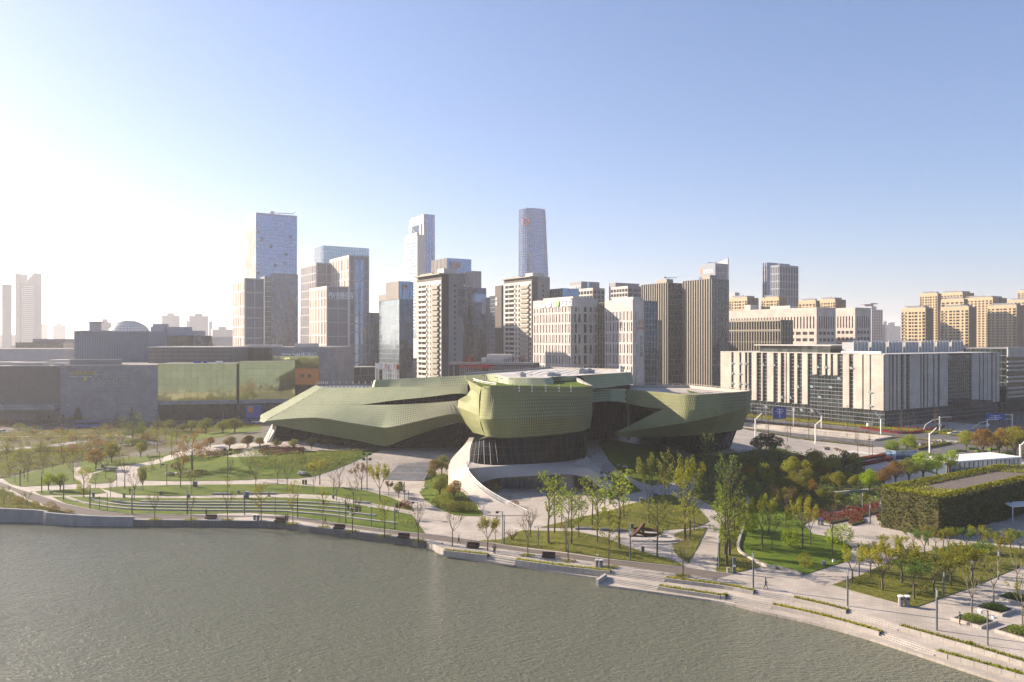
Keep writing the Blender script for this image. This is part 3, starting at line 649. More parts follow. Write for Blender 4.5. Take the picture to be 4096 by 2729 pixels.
# slit glazing of the left wing
def glazing(top, bot, n, name='glazing', fr=.16, horiz=(.5,), m=None, proud=.12):
    gr = loft([top, bot], n * 2); g0 = tb(loft_mb(gr), name, m or X['glass_th']); mb = MB()
    for i in range(0, n * 2 + 1, 2):
        a, b = gr[0][i], gr[1][i]
        if (a - b).length < .3: continue
        N = (CAMP - a); N.z = 0; N.normalize(); mb.tube([a + N * proud, b + N * proud], fr, 4, False)
    for t in horiz:
        row = [a + (b - a) * t for a, b in zip(gr[0], gr[1])]; row = [p + (Vector((CAMP.x - p.x, CAMP.y - p.y, 0))).normalized() * proud for p in row]
        mb.tube(row, fr * .8, 4, False)
    tb(mb, 'mullions', X['frame'], g0, off=T0O)
    return gr
sh = Vector((.3, 3.2, 0))
glazing([p + sh + Vector((0, 0, .8)) for p in r1[1:]], [p + sh - Vector((0, 0, .8)) for p in r1b[1:]], 20, horiz=(.6,))
mb = loft_mb(loft([r1b[1:], [p + sh * 1.2 for p in r1b[1:]]], 30)); loft_mb(loft([r1[1:], [p + sh * 1.2 for p in r1[1:]]], 30), mb); tb(mb, 'reveal', X['skin'])
# ground-floor glazing of the left wing, leaning outward
gt = [D(1096, 1699, 262), D(1170, 1711, 260), D(1315, 1739, 257), D(1419, 1755, 255), D(1534, 1773, 251), D(1641, 1744, 249), D(1748, 1706, 247), D(1839, 1682, 245), D(1895, 1700, 240)]
gb = [Z(1062, 1783, 4.3), Z(1200, 1787, 4.3), Z(1315, 1790, 4.3), Z(1419, 1791, 4.3), Z(1534, 1792, 4.3), Z(1641, 1793, 4.3), Z(1748, 1793, 4.3), Z(1830, 1793, 4.3), Z(1885, 1790, 4.5)]
glazing(gt, gb, 34, horiz=(.42, .7), fr=.14)
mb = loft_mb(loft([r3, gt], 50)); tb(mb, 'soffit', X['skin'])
# entrance doors
mb = MB(); A, B = Z(1762, 1792, 4.3), Z(1815, 1792, 4.3); T = (B - A).normalized(); N = Vector((T.y, -T.x, 0)); L = (B - A).length
dr = empty('entrance', tuple(A - T0O)); dr.parent = TH; O = Vector((0, 0, 0))
mb.obox(O, T, N, -.3, L + .3, .1, 1.0, 2.9, 3.15); mb.obox(O, T, N, -.3, 0, .1, .9, 0, 2.9); mb.obox(O, T, N, L, L + .3, .1, .9, 0, 2.9)
mb.build('door_frame', X['frame'], dr)
for i in range(4):
    mb = MB(); mb.obox(O, T, N, L * i / 4 + .06, L * (i + 1) / 4 - .06, .3, .38, .05, 2.85); mb.build('door', X['glass_lt'], dr)
# bright end fin
f0, f1, f2, f3 = D(1095, 1700, 262), D(1108, 1706, 259), Z(1062, 1784, 4.2), Z(1045, 1779, 4.2)
mb = MB(); mb.quad(f3, D(1088, 1697, 266), f0, f2); mb.quad(f2, f0, f1, f2 + Vector((1.6, 0, 0))); tb(mb, 'end_fin', X['concrete'])
# --- middle pod
lc = [D(1868, 1520, 244), D(1880, 1545, 240), D(1886, 1572, 237.5), D(1850, 1591, 236), D(1822, 1606, 235), D(1835, 1640, 233.5), D(1848, 1665, 233), D(1874, 1710, 232), D(1892, 1730, 231)]
cc = [D(1926, 1548.5, 210), D(1918, 1580, 213), D(1917, 1600, 213), D(1917, 1625, 213), D(1917, 1645, 212.5), D(1917, 1665, 212), D(1918, 1680, 211.5), D(1927, 1715, 211), D(1941, 1743, 210)]
top = [D(1926, 1548.5, 210), D(1945, 1545.5, 207.5), D(1980, 1543.5, 206), D(2100, 1544, 205), D(2200, 1546, 205), D(2300, 1548, 206), D(2345, 1547, 208.5), D(2364, 1545.5, 211.5), D(2371, 1544, 216)]
mid = [D(1917.5, 1672, 212), D(1925, 1677, 209), D(1950, 1678, 206.5), D(1985, 1678, 205), D(2100, 1676, 204), D(2200, 1672, 204), D(2300, 1668, 205), D(2342, 1664, 207.5), D(2360, 1661, 211), D(2368, 1659, 216)]
bot = [D(1941, 1743, 210), D(1955, 1747, 208.5), D(1975, 1749, 207.5), D(2010, 1751, 207), D(2060, 1750, 206), D(2150, 1745, 206), D(2250, 1735, 206.5), D(2320, 1725, 207), D(2350, 1717, 210), D(2362, 1711, 215)]
hp = lambda s, t, p: max(0, min(1, (pxu(p) - 2040) / 180)) * (1 if t > .12 else .3)
topL = resamp(lc, 8); ccR = resamp(cc, 8)
clad([[topL[i] + (ccR[i] - topL[i]) * k for k in (0, .25, .5, .75, 1)] for i in range(9)], X['tile'], 30, None, 8)
clad([sm(top, 4), sm(mid, 4), sm(bot, 4)], X['tile'], 64, hp, 9)
# return of the pod on its right, and parapet going back to the roof
tr, mr, br = top[-1], mid[-1], bot[-1]
tb2, mb2, bb2 = D(2304, 1506, 244), D(2366, 1625, 246), D(2362, 1690, 246)
tl2 = [tr, tr + (D(2330, 1522, 230) - tr) * .5, D(2330, 1522, 230), tb2]
tb(loft_mb(loft([tl2, [mr, mb2], [br, bb2]], 12)), 'return_wall', X['skin'])
pi = [p + Vector((-.9, .2, 0)) for p in tl2]
gl = loft([tl2, pi], 14); tb(loft_mb(gl), 'coping', X['concrete'])
tb(loft_mb(loft([pi, [p - Vector((0, 0, 1.5)) for p in pi]], 14)), 'parapet', X['concrete'])
# terrace lawn and floor on the pod
zt = top[3].z - .55
terr = [Z(1935, 1551, zt) , *[Vector((p.x, p.y + .6, zt)) for p in resamp(top, 14)[1:-1]], Vector((pi[1].x, pi[1].y, zt)), Vector((pi[3].x, pi[3].y, zt)), Z(2200, 1522, zt), Z(1890, 1523, zt)]
poly('terrace_lawn', terr, X['grass_bright'])
# rounded roof volumes behind the terrace
zr = 28.4
va = [D(1860, 1503, 246), D(1950, 1497, 240), D(1995, 1501, 232), D(2030, 1511, 225), D(2060, 1511.5, 223), D(2120, 1512, 222), D(2190, 1513, 223), D(2204, 1510, 226), D(2209, 1505, 236)]
vb = [D(1864, 1530, 246), D(1955, 1530, 240), D(2000, 1536, 230), D(2033, 1541, 221.5), D(2060, 1542, 219.5), D(2120, 1542, 218.5), D(2200, 1541, 219.5), D(2213, 1536, 224), D(2215, 1525, 236)]
clad([va, vb], X['tile2'], 44, None, 10)
vc = [D(2208, 1509, 236), D(2250, 1507, 236), D(2306, 1503, 238)]; vd = [D(2210, 1527, 236), D(2250, 1525, 236), D(2306, 1523, 238)]
clad([vc, vd], X['tile2'], 14, None, 11)
roofp = [D(1862, 1502.5, 247), D(1950, 1496, 241), D(1995, 1500.5, 233), D(2030, 1510.5, 225.5), D(2190, 1512.5, 223.5), D(2208, 1508, 232), D(2300, 1504, 240), D(2324, 1502, 241), D(2396, 1497, 246), D(2520, 1489, 254), D(2470, 1484, 285), D(2330, 1480, 300), D(2205, 1474.5, 312), D(2060, 1487, 290), D(1950, 1494, 270)]
rz = Vector((0, 0, 0)); cen = sum(roofp, Vector((0, 0, 0))) / len(roofp); mb = MB()
for a, b in zip(roofp, roofp[1:] + roofp[:1]): mb.tri(a, b, cen)
tb(mb, 'roof', X['roofw'])
mb = MB()
for a, b in zip(roofp[9:], roofp[10:] + roofp[:1]):
    N = Vector((0, 0, 1)); mb.hexa([a - N * 22, b - N * 22, b - N * 22 + Vector((0, 1, 0)), a - N * 22 + Vector((0, 1, 0)), a + N * .7, b + N * .7, b + N * .7 + Vector((0, 1, 0)), a + N * .7 + Vector((0, 1, 0))])
tb(mb, 'back_wall', X['concrete_in'])
mb = MB()
for i in range(11):
    a = roofp[12] + (roofp[9] - roofp[12]) * (i / 11) + Vector((0, -2, .5)); mb.tube([a, a + Vector((0, 0, .7))], .1, 4)
for k in range(1, 9):
    a = roofp[2] + (roofp[8] - roofp[2]) * (k / 9) ; b = roofp[13] + (roofp[10] - roofp[13]) * (k / 9); a, b = a.lerp(cen, .15), b.lerp(cen, .15); mb.tube([a + Vector((0, 0, .25)), b + Vector((0, 0, .6))], .09, 4)
tb(mb, 'roof_ribs', X['steel'], kind='stuff')
for (u, v, d, s, hh) in ((2335, 1497, 252, 3.2, 1.5), (2362, 1495, 254, 2.5, 1.3), (2093, 1511, 230, 1.6, 1.3), (2215, 1505, 238, 4, .8), (2488, 1492, 262, 1.2, 2.0)):
    p = D(u, v, d) - T0O; mb = MB(); mb.box(p.x - s / 2, p.y - s / 3, p.z - .4, p.x + s / 2, p.y + s / 3, p.z + hh); mb.box(p.x - s * .4, p.y - s * .3, p.z + hh, p.x + s * .1, p.y + s * .1, p.z + hh + .35); mb.build('roof_plant', X['steel'], TH)
# white fixings along the pod parapet, terrace lamps and rail
mb = MB()
for u in (2077, 2128, 2183, 2237, 2284): 
    for dv in (-1, 9, 20):
        p = D(u, 1544 + dv, 204.6); mb.tube([p, p + Vector((0, -.25, 0))], .22, 5)
tb(mb, 'spot_lamp', X['white'], kind='stuff')
mb = MB()
for u, v, d in ((1938, 1531, 232), (2052, 1546, 216), (2012, 1544, 219), (2335, 1546, 215), (1990, 1540, 222), (1945, 1532, 228)):
    p = D(u, v, d); mb.tube([p, p + Vector((0, 0, 2.0))], .06, 4); mb.tube([p + Vector((0, 0, 2.0)), p + Vector((-.9, 0, 2.1))], .08, 4)
tb(mb, 'terrace_lamps', X['slate'], kind='stuff')
mb = MB(); rail = [D(1893, 1523, 238), D(1915, 1531, 229), D(1945, 1537, 222), D(1985, 1543, 216)]
mb.tube([p + Vector((0, 0, .6)) for p in rail], .12, 4); mb.tube([p + Vector((0, 0, .2)) for p in rail], .06, 4); tb(mb, 'terrace_rail', X['white'])
# dark glazed drum under the pod
dt = [D(1890, 1771, 218), D(1935, 1747, 213.5), D(1985, 1755, 210.5), D(2060, 1754, 209), D(2150, 1748, 209), D(2250, 1738, 210), D(2330, 1724, 213), D(2345, 1715, 222)]
db = [Z(1879, 1851, 6.3), Z(1905, 1858, 6.3), Z(1974, 1863, 6.3), Z(2050, 1860, 6.3), Z(2126, 1857, 6.3), Z(2264, 1848, 6.3), Z(2338, 1835, 6.3), Z(2345, 1822, 6.3)]
glazing(dt, db, 22, horiz=(.33, .62), fr=.06)
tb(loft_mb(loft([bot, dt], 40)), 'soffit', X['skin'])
# --- podium, arch and court wall
zp6 = 6.35
ft = [Z(1866, 1875, zp6), Z(1905, 1872, zp6), Z(1950, 1868, zp6), Z(2050, 1862, zp6), Z(2126, 1858, zp6), Z(2200, 1855, zp6), Z(2290, 1858, zp6), D(2350, 1872, 203), D(2390, 1893, 202), D(2415, 1925, 200), D(2433, 1957, 198.5)]
fb = [D(1889, 1925, 204), D(1911, 1941, 203), D(1936, 1928, 203), D(1988, 1914, 202.8), D(2071, 1907, 202.8), D(2181, 1902, 202.8), D(2264, 1898, 202.6), D(2320, 1905, 202), D(2361, 1920, 201), D(2398, 1950, 199.5), D(2427, 1984, 198)]
fa = sm(ft, 4); fbb = sm(fb, 4); fm = [(a + b) / 2 + Vector((0, -.8, .1)) for a, b in zip(resamp(fa, 40), resamp(fbb, 40))]
tb(loft_mb(loft([fa, fm, fbb], 60)), 'podium_fascia', X['concrete'], smoothed=True)
deck = resamp(fa[:34], 20); tb(loft_mb(loft([deck, [p + Vector((0, 12, .2)) for p in deck], [p + Vector((0, 40, .0)) for p in deck]], 24)), 'podium_deck', X['concrete'])
# sloping deck on the right flowing down to the ramp
sr = [D(2290, 1858, 206), *ft[7:]]; sb = [D(2330, 1835, 214), D(2372, 1850, 214), D(2412, 1885, 207), D(2440, 1915, 203), D(2455, 1945, 200)]
tb(loft_mb(loft([sr, sb], 24)), 'side_slope', X['concrete'], smoothed=True)
sw = [Vector((p.x, p.y, h(p.x, p.y) - .3)) for p in sb]; tb(loft_mb(loft([sb, sw], 20)), 'side_wall', X['concrete'])
# court: soffit, glass shopfront, round wall, dark opening
back = [Vector((p.x * .99 + .6, 207.5, p.z)) for p in fbb]; tb(loft_mb(loft([fbb, back], 40)), 'soffit', X['concrete_in'])
bw = [Vector((p.x, 211, zp6 - .3)) for p in (back[0], back[-1])]; mb = MB(); mb.quad(Vector((bw[0].x, 211, 0)), Vector((bw[1].x, 211, 0)), bw[1], bw[0]); tb(mb, 'court_wall', X['concrete_in'])
g1, g2 = Vector((-6.0, 207.0, 0)), Vector((12.3, 207.0, 0))
g1 = Vector((D(2000, 1900, 207).x, 207, 0)); g2 = Vector((D(2232, 1900, 207).x, 207, 0))
glazing([g1 + Vector((0, 0, 4.1)), g2 + Vector((0, 0, 4.5))], [g1, g2], 9, 'shopfront_glazing', fr=.12, horiz=(.22,), m=X['glass_lt'])
cx0, cx1 = D(2234, 1900, 207).x, D(2300, 1900, 207).x; mb = MB(); rr = (cx1 - cx0) / 2
ring = [(cx0 + rr + rr * math.cos(a), 207.5 + rr * .8 * math.sin(a)) for a in [i * math.pi / 10 for i in range(20)]]; mb.prism(ring, -.1, 4.9); tb(mb, 'round_wall', X['concrete_in'])
# --- white ribbon ramp on the left of the court
Lr = [(1877, 1750, 10.4), (1866, 1768, 9.4), (1850, 1788, 8.0), (1818, 1822, 6.1), (1799, 1852, 5.1), (1797, 1902, 3.4), (1850, 1960, 1.7), (1897, 2012, .6), (1945, 2062, .12)]
Rr = [(1897, 1750, 10.4), (1886, 1775, 9.2), (1880, 1805, 7.9), (1877, 1852, 6.6), (1866, 1876, 6.3), (1893, 1925, 4.0), (1950, 1976, 2.1), (2030, 2022, .8), (2110, 2062, .12)]
Lw = sm([Z(u, v, z) for u, v, z in Lr], 4); Rw = sm([Z(u, v, z) for u, v, z in Rr], 4)
tb(loft_mb(loft([Lw, Rw], 50)), 'ribbon_ramp', X['concrete'], smoothed=True)
mb = MB()
for side in (Lw, Rw):
    rs = resamp(side, 50); loft_mb([rs, [Vector((p.x, p.y, min(p.z, h(p.x, p.y)) - .6)) for p in rs]], mb)
tb(mb, 'ramp_wall', X['concrete'])
rs = resamp(Rw, 60)[26:]; mb = MB()
for i in range(0, len(rs), 2): mb.tube([rs[i], rs[i] + Vector((0, 0, 1.1))], .05, 4)
for z in (1.1, .7, .35): mb.tube([p + Vector((-.05, 0, z)) for p in rs], .055 if z > 1 else .03, 4)
tb(mb, 'handrail', X['steel'])
# --- link wall, upper right volume
ut = [D(2322, 1503, 243), D(2396, 1497, 247), D(2460, 1493, 250), D(2520, 1489.5, 254)]; ub = [D(2368, 1556, 243), D(2420, 1552, 247), D(2504, 1541, 251), D(2535, 1536, 254)]
clad([ut, ub], X['tile2'], 30, None, 12)
clad([[ut[-1], D(2526, 1489.5, 285)], [ub[-1], D(2540, 1534, 285)]], X['tile2'], 10, None, 13)
lt = [D(2366, 1557, 247), D(2427, 1555, 249), D(2470, 1555, 250), D(2504, 1556, 250)]; lb_ = [D(2366, 1612, 244), D(2400, 1608, 246), D(2427, 1606, 247), D(2478, 1607, 248), D(2504, 1613, 248)]
clad([lt, lb_], X['tile2'], 22, lambda s, t, p: .5 if pxu(p) < 2440 else 0, 14)
# --- right pod
p0 = [D(2504, 1556, 250), D(2545, 1562, 246), D(2650, 1569, 239), D(2720, 1576, 234), D(2745, 1578, 232.5), D(2790, 1579, 231), D(2857, 1575, 232.5), D(2937, 1569, 237), D(2985, 1565, 242), D(3001, 1563.5, 247)]
p1 = [D(2504, 1613, 248), D(2587, 1631, 242), D(2655, 1636, 237.5), D(2720, 1639, 233), D(2745, 1640, 231.5), D(2790, 1640, 230), D(2857, 1635, 231), D(2937, 1631, 236), D(2987, 1629, 241), D(3003, 1628, 246)]
p1L = [D(2456, 1730, 243), D(2520, 1702, 241.5), D(2590, 1667, 239.5), D(2633, 1645, 238.3), D(2655, 1636, 237.5)] + p1[3:]
p2 = [D(2458, 1733, 243), D(2523, 1723, 240.5), D(2620, 1711, 236), D(2743, 1692, 230.5), D(2800, 1680, 230), D(2873, 1663, 231.5), D(2940, 1646, 236), D(2985, 1635, 241), D(3002, 1631, 245.5)]
p3 = [D(2460, 1740, 243), D(2480, 1750, 243), D(2560, 1750, 241), D(2666, 1747, 238.5), D(2750, 1744, 236.5), D(2829, 1738, 236), D(2900, 1729, 238), D(2945, 1723, 241), D(2967, 1719.5, 244)]
hr = lambda s, t, p: max(0, min(1, (pxu(p) - 2860) / 100))
clad([p0, p1], X['tile'], 54, hr, 15)
gL = loft([p1L, p2], 54); clad([p1L, p2], X['tile'], 54, hr, 16)
clad([p2, p3], X['tile'], 54, lambda s, t, p: .12, 17)
rb = [D(2990, 1562, 275), D(2990, 1625, 274), D(2985, 1632, 273), D(2950, 1715, 272)]
tb(loft_mb(loft([[p0[-1], rb[0]], [p1[-1], rb[1]], [p2[-1], rb[2]], [p3[-1], rb[3]]], 8)), 'return_wall', X['skin'])
# terrace of the right pod
zf = p0[4].z - .9
fl = [Vector((p.x, p.y + .3, zf)) for p in p0] + [D(2755, 1541, 278) * 1.0, D(2512, 1541, 280)]; fl[-2].z = zf; fl[-1].z = zf
poly('terrace_floor', fl, X['paving'])
bk = [D(2512, 1541, 280), D(2755, 1541.5, 278), p0[-1]]
def wall3(pts, z0, th, m, name):
    mb = MB()
    for a, b in zip(pts, pts[1:]):
        t = (b - a); t.z = 0; t.normalize(); n = Vector((-t.y, t.x, 0)) * th
        mb.hexa([Vector((a.x, a.y, z0)), Vector((b.x, b.y, z0)), Vector((b.x, b.y, z0)) + n, Vector((a.x, a.y, z0)) + n, a, b, b + n, a + n])
    return tb(mb, name, m)
wall3(bk, zf - .2, .6, X['concrete'], 'parapet')
mb = MB()
for a, b in zip(bk, bk[1:]):
    k = int((b - a).length / 2.4)
    for i in range(k): p = a + (b - a) * (i / k); mb.tube([p + Vector((0, .3, -.1)), p + Vector((0, .3, .55))], .12, 4)
    mb.tube([a + Vector((0, .3, .45)), b + Vector((0, .3, .45))], .08, 4)
tb(mb, 'parapet_rail', X['concrete'])
mb = MB(); ra = [D(2700, 1577, 240), D(2800, 1578, 236), D(2850, 1574, 238)]
for i in range(16): p = resamp(ra, 15)[i]; mb.tube([p + Vector((0, 0, -.9)), p + Vector((0, 0, .35))], .05, 4)
mb.tube([p + Vector((0, 0, .35)) for p in ra], .06, 4); tb(mb, 'terrace_rail', X['frame'])
poly('terrace_lawn', [Vector((*D(2745, 1554, 265).xy, zf + .1)), Vector((*D(2800, 1566, 250).xy, zf + .1)), Vector((*D(2760, 1566, 250).xy, zf + .1))], X['grass_bright'])
# glazing of the right pod base and of the link
rt = [D(2545, 1749, 247), D(2666, 1747, 243), D(2750, 1744, 241), D(2829, 1738, 241), D(2900, 1729, 244), D(2945, 1721, 250)]
rbm = [Z(2560, 1757, 4.2), Z(2640, 1776, 3.6), Z(2700, 1796, 2.9), Z(2771, 1826, 1.9), Z(2850, 1822, 1.5), Z(2915, 1800, 1.5)]
glazing(rt, rbm, 12, horiz=(.5,), fr=.2)
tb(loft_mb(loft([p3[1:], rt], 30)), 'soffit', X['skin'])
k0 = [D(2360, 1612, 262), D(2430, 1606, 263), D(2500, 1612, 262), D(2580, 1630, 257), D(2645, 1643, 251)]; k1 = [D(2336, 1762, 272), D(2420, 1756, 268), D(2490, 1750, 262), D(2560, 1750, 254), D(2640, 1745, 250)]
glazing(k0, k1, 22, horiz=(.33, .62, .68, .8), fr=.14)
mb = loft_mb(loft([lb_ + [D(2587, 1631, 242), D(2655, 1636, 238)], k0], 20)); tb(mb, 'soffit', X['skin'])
# --- big outdoor stair
st = empty('great_stair', tuple(Z(1615, 1920, 0))); tag(st, 'wide grey stone stair rising to the theatre entrance', 'stair')
Lf, Rf, Lt, Rt = Z(1535, 1921, 0), Z(1697, 1925, 0), Z(1642, 1813, 4.5), Z(1752, 1813, 4.5); n = 30
for i in range(n):
    t0, t1 = i / n, (i + 1) / n; z = 4.55 * t1; mb = MB(); a, b, c, d = Lf.lerp(Lt, t0), Rf.lerp(Rt, t0), Rf.lerp(Rt, min(1, t1 + .01)), Lf.lerp(Lt, min(1, t1 + .01))
    k = [Vector((p.x, p.y, zz)) - st.location for zz in (z - 1.4, z + .12) for p in (a, b, c, d)]; mb.hexa(k); mb.build('step', X['granite'] if i in (7, 15, 22) else X['granite_dk'], st)
# ------------------------------------------------------------ buildings
def bmat(n, c, **k): return mat(n, c, **k)
X['stone_w'] = brickmat('white_stone_facing', (.47, .44, .42), (.38, .36, .34), 1.6, .8, .03, .7, .05, swap='wall')
X['stone_b'] = brickmat('beige_stone_facing', (.46, .42, .37), (.30, .27, .24), 1.25, 1.05, .05, .7, .05, swap='wall', offset=0)
X['fr_beige'] = mat('beige_frame', (.50, .46, .42), .7, .06, .2)
X['fr_grey'] = mat('grey_facing', (.16, .162, .195), .6, .08, .2)
X['fr_lilac'] = mat('lilac_grey_frame', (.29, .295, .35), .6, .06, .2)
X['brown'] = mat('dark_brown_facing', (.06, .05, .048), .7, .1, .2)
X['tan'] = mat('tan_fins', (.225, .20, .165), .6, .08, .3)
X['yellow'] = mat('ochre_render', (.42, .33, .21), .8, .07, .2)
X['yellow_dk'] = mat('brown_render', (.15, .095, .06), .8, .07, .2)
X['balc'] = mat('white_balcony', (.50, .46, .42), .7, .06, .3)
X['balc2'] = mat('olive_balcony', (.27, .25, .21), .7, .08, .3)
X['pane'] = glassmat('window_glass', (.028, .03, .036), 1.2, 1.6, .6, .3, 1.25, tilt=.03)
X['pane_lit'] = mat('pale_open_window', (.42, .52, .55), .2, .05, 1)
X['g_blue'] = glassmat('blue_curtain_glass', (.12, .20, .35), 1.5, 3.9, .16, .1, 1.5, metal=.85, tilt=.006)
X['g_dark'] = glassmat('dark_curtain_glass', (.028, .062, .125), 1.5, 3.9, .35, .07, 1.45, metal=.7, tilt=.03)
X['g_pale'] = glassmat('pale_curtain_glass', (.28, .36, .42), 1.5, 3.5, .15, .1, 1.5, metal=.8, tilt=.02)
X['g_green'] = glassmat('green_curtain_glass', (.02, .032, .030), 1.5, 3.6, .6, .07, 1.7, tilt=.04)
X['g_gold'] = glassmat('golden_mirror_glass', (.62, .64, .34), 3.1, 3.4, .08, .05, 1.5, metal=.9, tilt=.008)
X['g_brown'] = glassmat('brown_grey_glass', (.06, .07, .065), 3, 3.4, .3, .1, 1.8, tilt=.03)
X['louv'] = mat('brown_grey_louvre', (.155, .14, .14), .6, .12, .6)
X['wall_gr'] = brickmat('grey_tile_wall', (.26, .26, .29), (.17, .17, .19), 2.4, 1.1, .09, .6, .10, swap='wall')
X['wall_bl'] = mat('ribbed_blue_grey', (.16, .19, .25), .6, .08, .4, stretch=(6, 6, .4))
X['orange'] = mat('orange_hoarding', (.55, .20, .055), .7, .06, .5)
X['red_sign'] = mat('red_letters', (.5, .03, .03), .6, .05, 1)
X['letter_w'] = mat('pale_letters', (.75, .77, .8), .4, .03, 1)
X['letter_y'] = mat('yellow_letters', (.6, .45, .03), .5, .03, 1)
X['letter_o'] = mat('orange_letters', (.5, .16, .04), .5, .03, 1)
X['letter_g'] = mat('green_letters', (.2, .6, .08), .5, .03, 1)
X['letter_d'] = mat('brown_letters', (.12, .07, .055), .5, .03, 1)
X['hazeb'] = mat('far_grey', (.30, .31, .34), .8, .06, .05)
X['rooft'] = mat('city_roof', (.22, .215, .21), .9, .15, .1)
ZV = Vector((0, 0, 1))
def wall_holes(b, O, A, N, L, z0, z1, rows, wmat, t=.35, pmat=None, objs=False, name='wall', wn='window', rec=.3, bars=True, limit=300):
    """a wall with real openings; rows = [(za, zb, [(x0, x1), ...]), ...]; panes stand back in the openings"""
    mb = MB(); P = lambda x, z, n=t: O + A * x + N * n + ZV * z; prev = z0; gm = MB(); cache = {}; cnt = 0
    for za, zb, cols in rows:
        if za > prev + .01: mb.quad(P(0, prev), P(L, prev), P(L, za), P(0, za))
        px = 0
        for x0, x1 in cols:
            if x0 > px + .01: mb.quad(P(px, za), P(x0, za), P(x0, zb), P(px, zb))
            n0 = t - rec
            for a, c in (((x0, za), (x1, za)), ((x1, za), (x1, zb)), ((x1, zb), (x0, zb)), ((x0, zb), (x0, za))):
                mb.quad(P(*a), P(*c), P(*c, n0), P(*a, n0))
            w, hh = round(x1 - x0, 2), round(zb - za, 2)
            if objs and cnt < limit:
                key = (w, hh)
                if key not in cache:
                    m = MB(); E = Vector((0, 0, 0)); m.obox(E, A, N, 0, w, -.05, .0, 0, hh); m.mi = 1
                    f = .09; m.obox(E, A, N, 0, w, .01, .1, 0, f); m.obox(E, A, N, 0, w, .01, .1, hh - f, hh); m.obox(E, A, N, 0, f, .01, .1, f, hh - f); m.obox(E, A, N, w - f, w, .01, .1, f, hh - f)
                    if hh > 3: m.obox(E, A, N, f, w - f, .01, .09, hh / 2 - .22, hh / 2 + .22)
                    elif w > 1.6: m.obox(E, A, N, w / 2 - .05, w / 2 + .05, .01, .09, f, hh - f)
                    cache[key] = m.mesh(wn, [pmat or X['pane'], X['frame']])
                place(wn, cache[key], b, O + A * x0 + N * (n0 + .02) + ZV * za); cnt += 1
            else:
                gm.quad(P(x0, za, n0 + .03), P(x1, za, n0 + .03), P(x1, zb, n0 + .03), P(x0, zb, n0 + .03))
            px = x1
        if px < L - .01: mb.quad(P(px, za), P(L, za), P(L, zb), P(px, zb))
        prev = zb
    if prev < z1 - .01: mb.quad(P(0, prev), P(L, prev), P(L, z1), P(0, z1))
    for x in (0, L): mb.quad(P(x, z0), P(x, z1), P(x, z1, -.02), P(x, z0, -.02))
    mb.quad(P(0, z1), P(L, z1), P(L, z1, -.02), P(0, z1, -.02)); mb.quad(P(0, z0), P(L, z0), P(L, z0, -.02), P(0, z0, -.02))
    w = mb.build(name, wmat, b)
    if gm.f: gm.build('window_glazing', pmat or X['pane'], b, kind='stuff')
    return w
def fins(b, O, A, N, L, z0, z1, sp, w, dp, m, name='fins', hsp=0, hw=.25, hd=None, jit=0):
    mb = MB(); n = max(1, int(round(L / sp)))
    for i in range(n + 1):
        x = L * i / n; mb.obox(O, A, N, max(0, x - w / 2), min(L, x + w / 2), 0, dp, z0, z1)
    if hsp:
        z = z1
        while z > z0 + .5:
            mb.obox(O, A, N, .002, L - .002, 0, (hd or dp * .7), z - hw, z - .003); z -= hsp
    return mb.build(name, m, b, kind='stuff')
def body(b, LR, LL, top, m, name='body', z0=-1):
    mb = MB(); mb.box(0, 0, z0, LR, LL, top); mb.mi = 1; mb.box(.4, .4, top - .5, LR - .4, LL - .4, top + .05); return mb.build(name, [m, X['rooft']], b)
def solveL(C, dirv, u):
    t = u - CX; den = F * dirv.x - t * dirv.y
    return (t * C.y - C.x * F) / den
def bld(name, label, cat, xL, xC, xR, yt, d, cm, group=None, LLf=None, LRf=None):
    C = D(xC, yt, d); top = C.z; C.z = 0
    LL = LLf or solveL(C, U, xL); LR = LRf or solveL(C, V, xR)
    LL, LR = max(4, min(LL, 160)), max(4, min(LR, 180))
    b = empty(name, C, THETA); tag(b, label, cat, group)
    body(b, LR, LL, top, cm)
    return b, LR, LL, top
E0 = Vector((0, 0, 0)); AX, AY = Vector((1, 0, 0)), Vector((0, 1, 0))
def Rf(LR): return (E0, AX, -AY, LR)                       # right face: origin, along, outward, length
def Lf_(LL): return (Vector((0, LL, 0)), -AY, -AX, LL)     # left face, along runs left to right
def even(L, n, wf, m=0.0): return [(m + (L - 2 * m) * (i + .5 - wf / 2) / n, m + (L - 2 * m) * (i + .5 + wf / 2) / n) for i in range(n)]
def text(b, s, size, m, O, A, N, x, z, n=.45, vertical=False, name='lettering', align='LEFT', sx=1.0):
    cu = bpy.data.curves.new('t', 'FONT'); cu.body = '\n'.join(s) if vertical else s; cu.size = size; cu.extrude = .08; cu.align_x = align; cu.space_line = 1.05; cu.offset = size * .006
    o = bpy.data.objects.new('t', cu); SC.collection.objects.link(o); dg = bpy.context.evaluated_depsgraph_get(); me = bpy.data.meshes.new_from_object(o.evaluated_get(dg)); bpy.data.objects.remove(o)
    me.name = name; me.materials.clear(); me.materials.append(m)
    M = Matrix(((A.x * sx, 0, N.x), (A.y * sx, 0, N.y), (0, 1, 0))).to_4x4(); me.transform(M)
    return place(name, me, b, O + A * x + N * n + ZV * z)
def roofbox(b, items, m=None, name='roof_plant'):
    for x0, y0, x1, y1, z0, z1 in items:
        mb = MB(); mb.box(x0, y0, z0, x1, y1, z1); mb.build(name, m or X['fr_grey'], b)
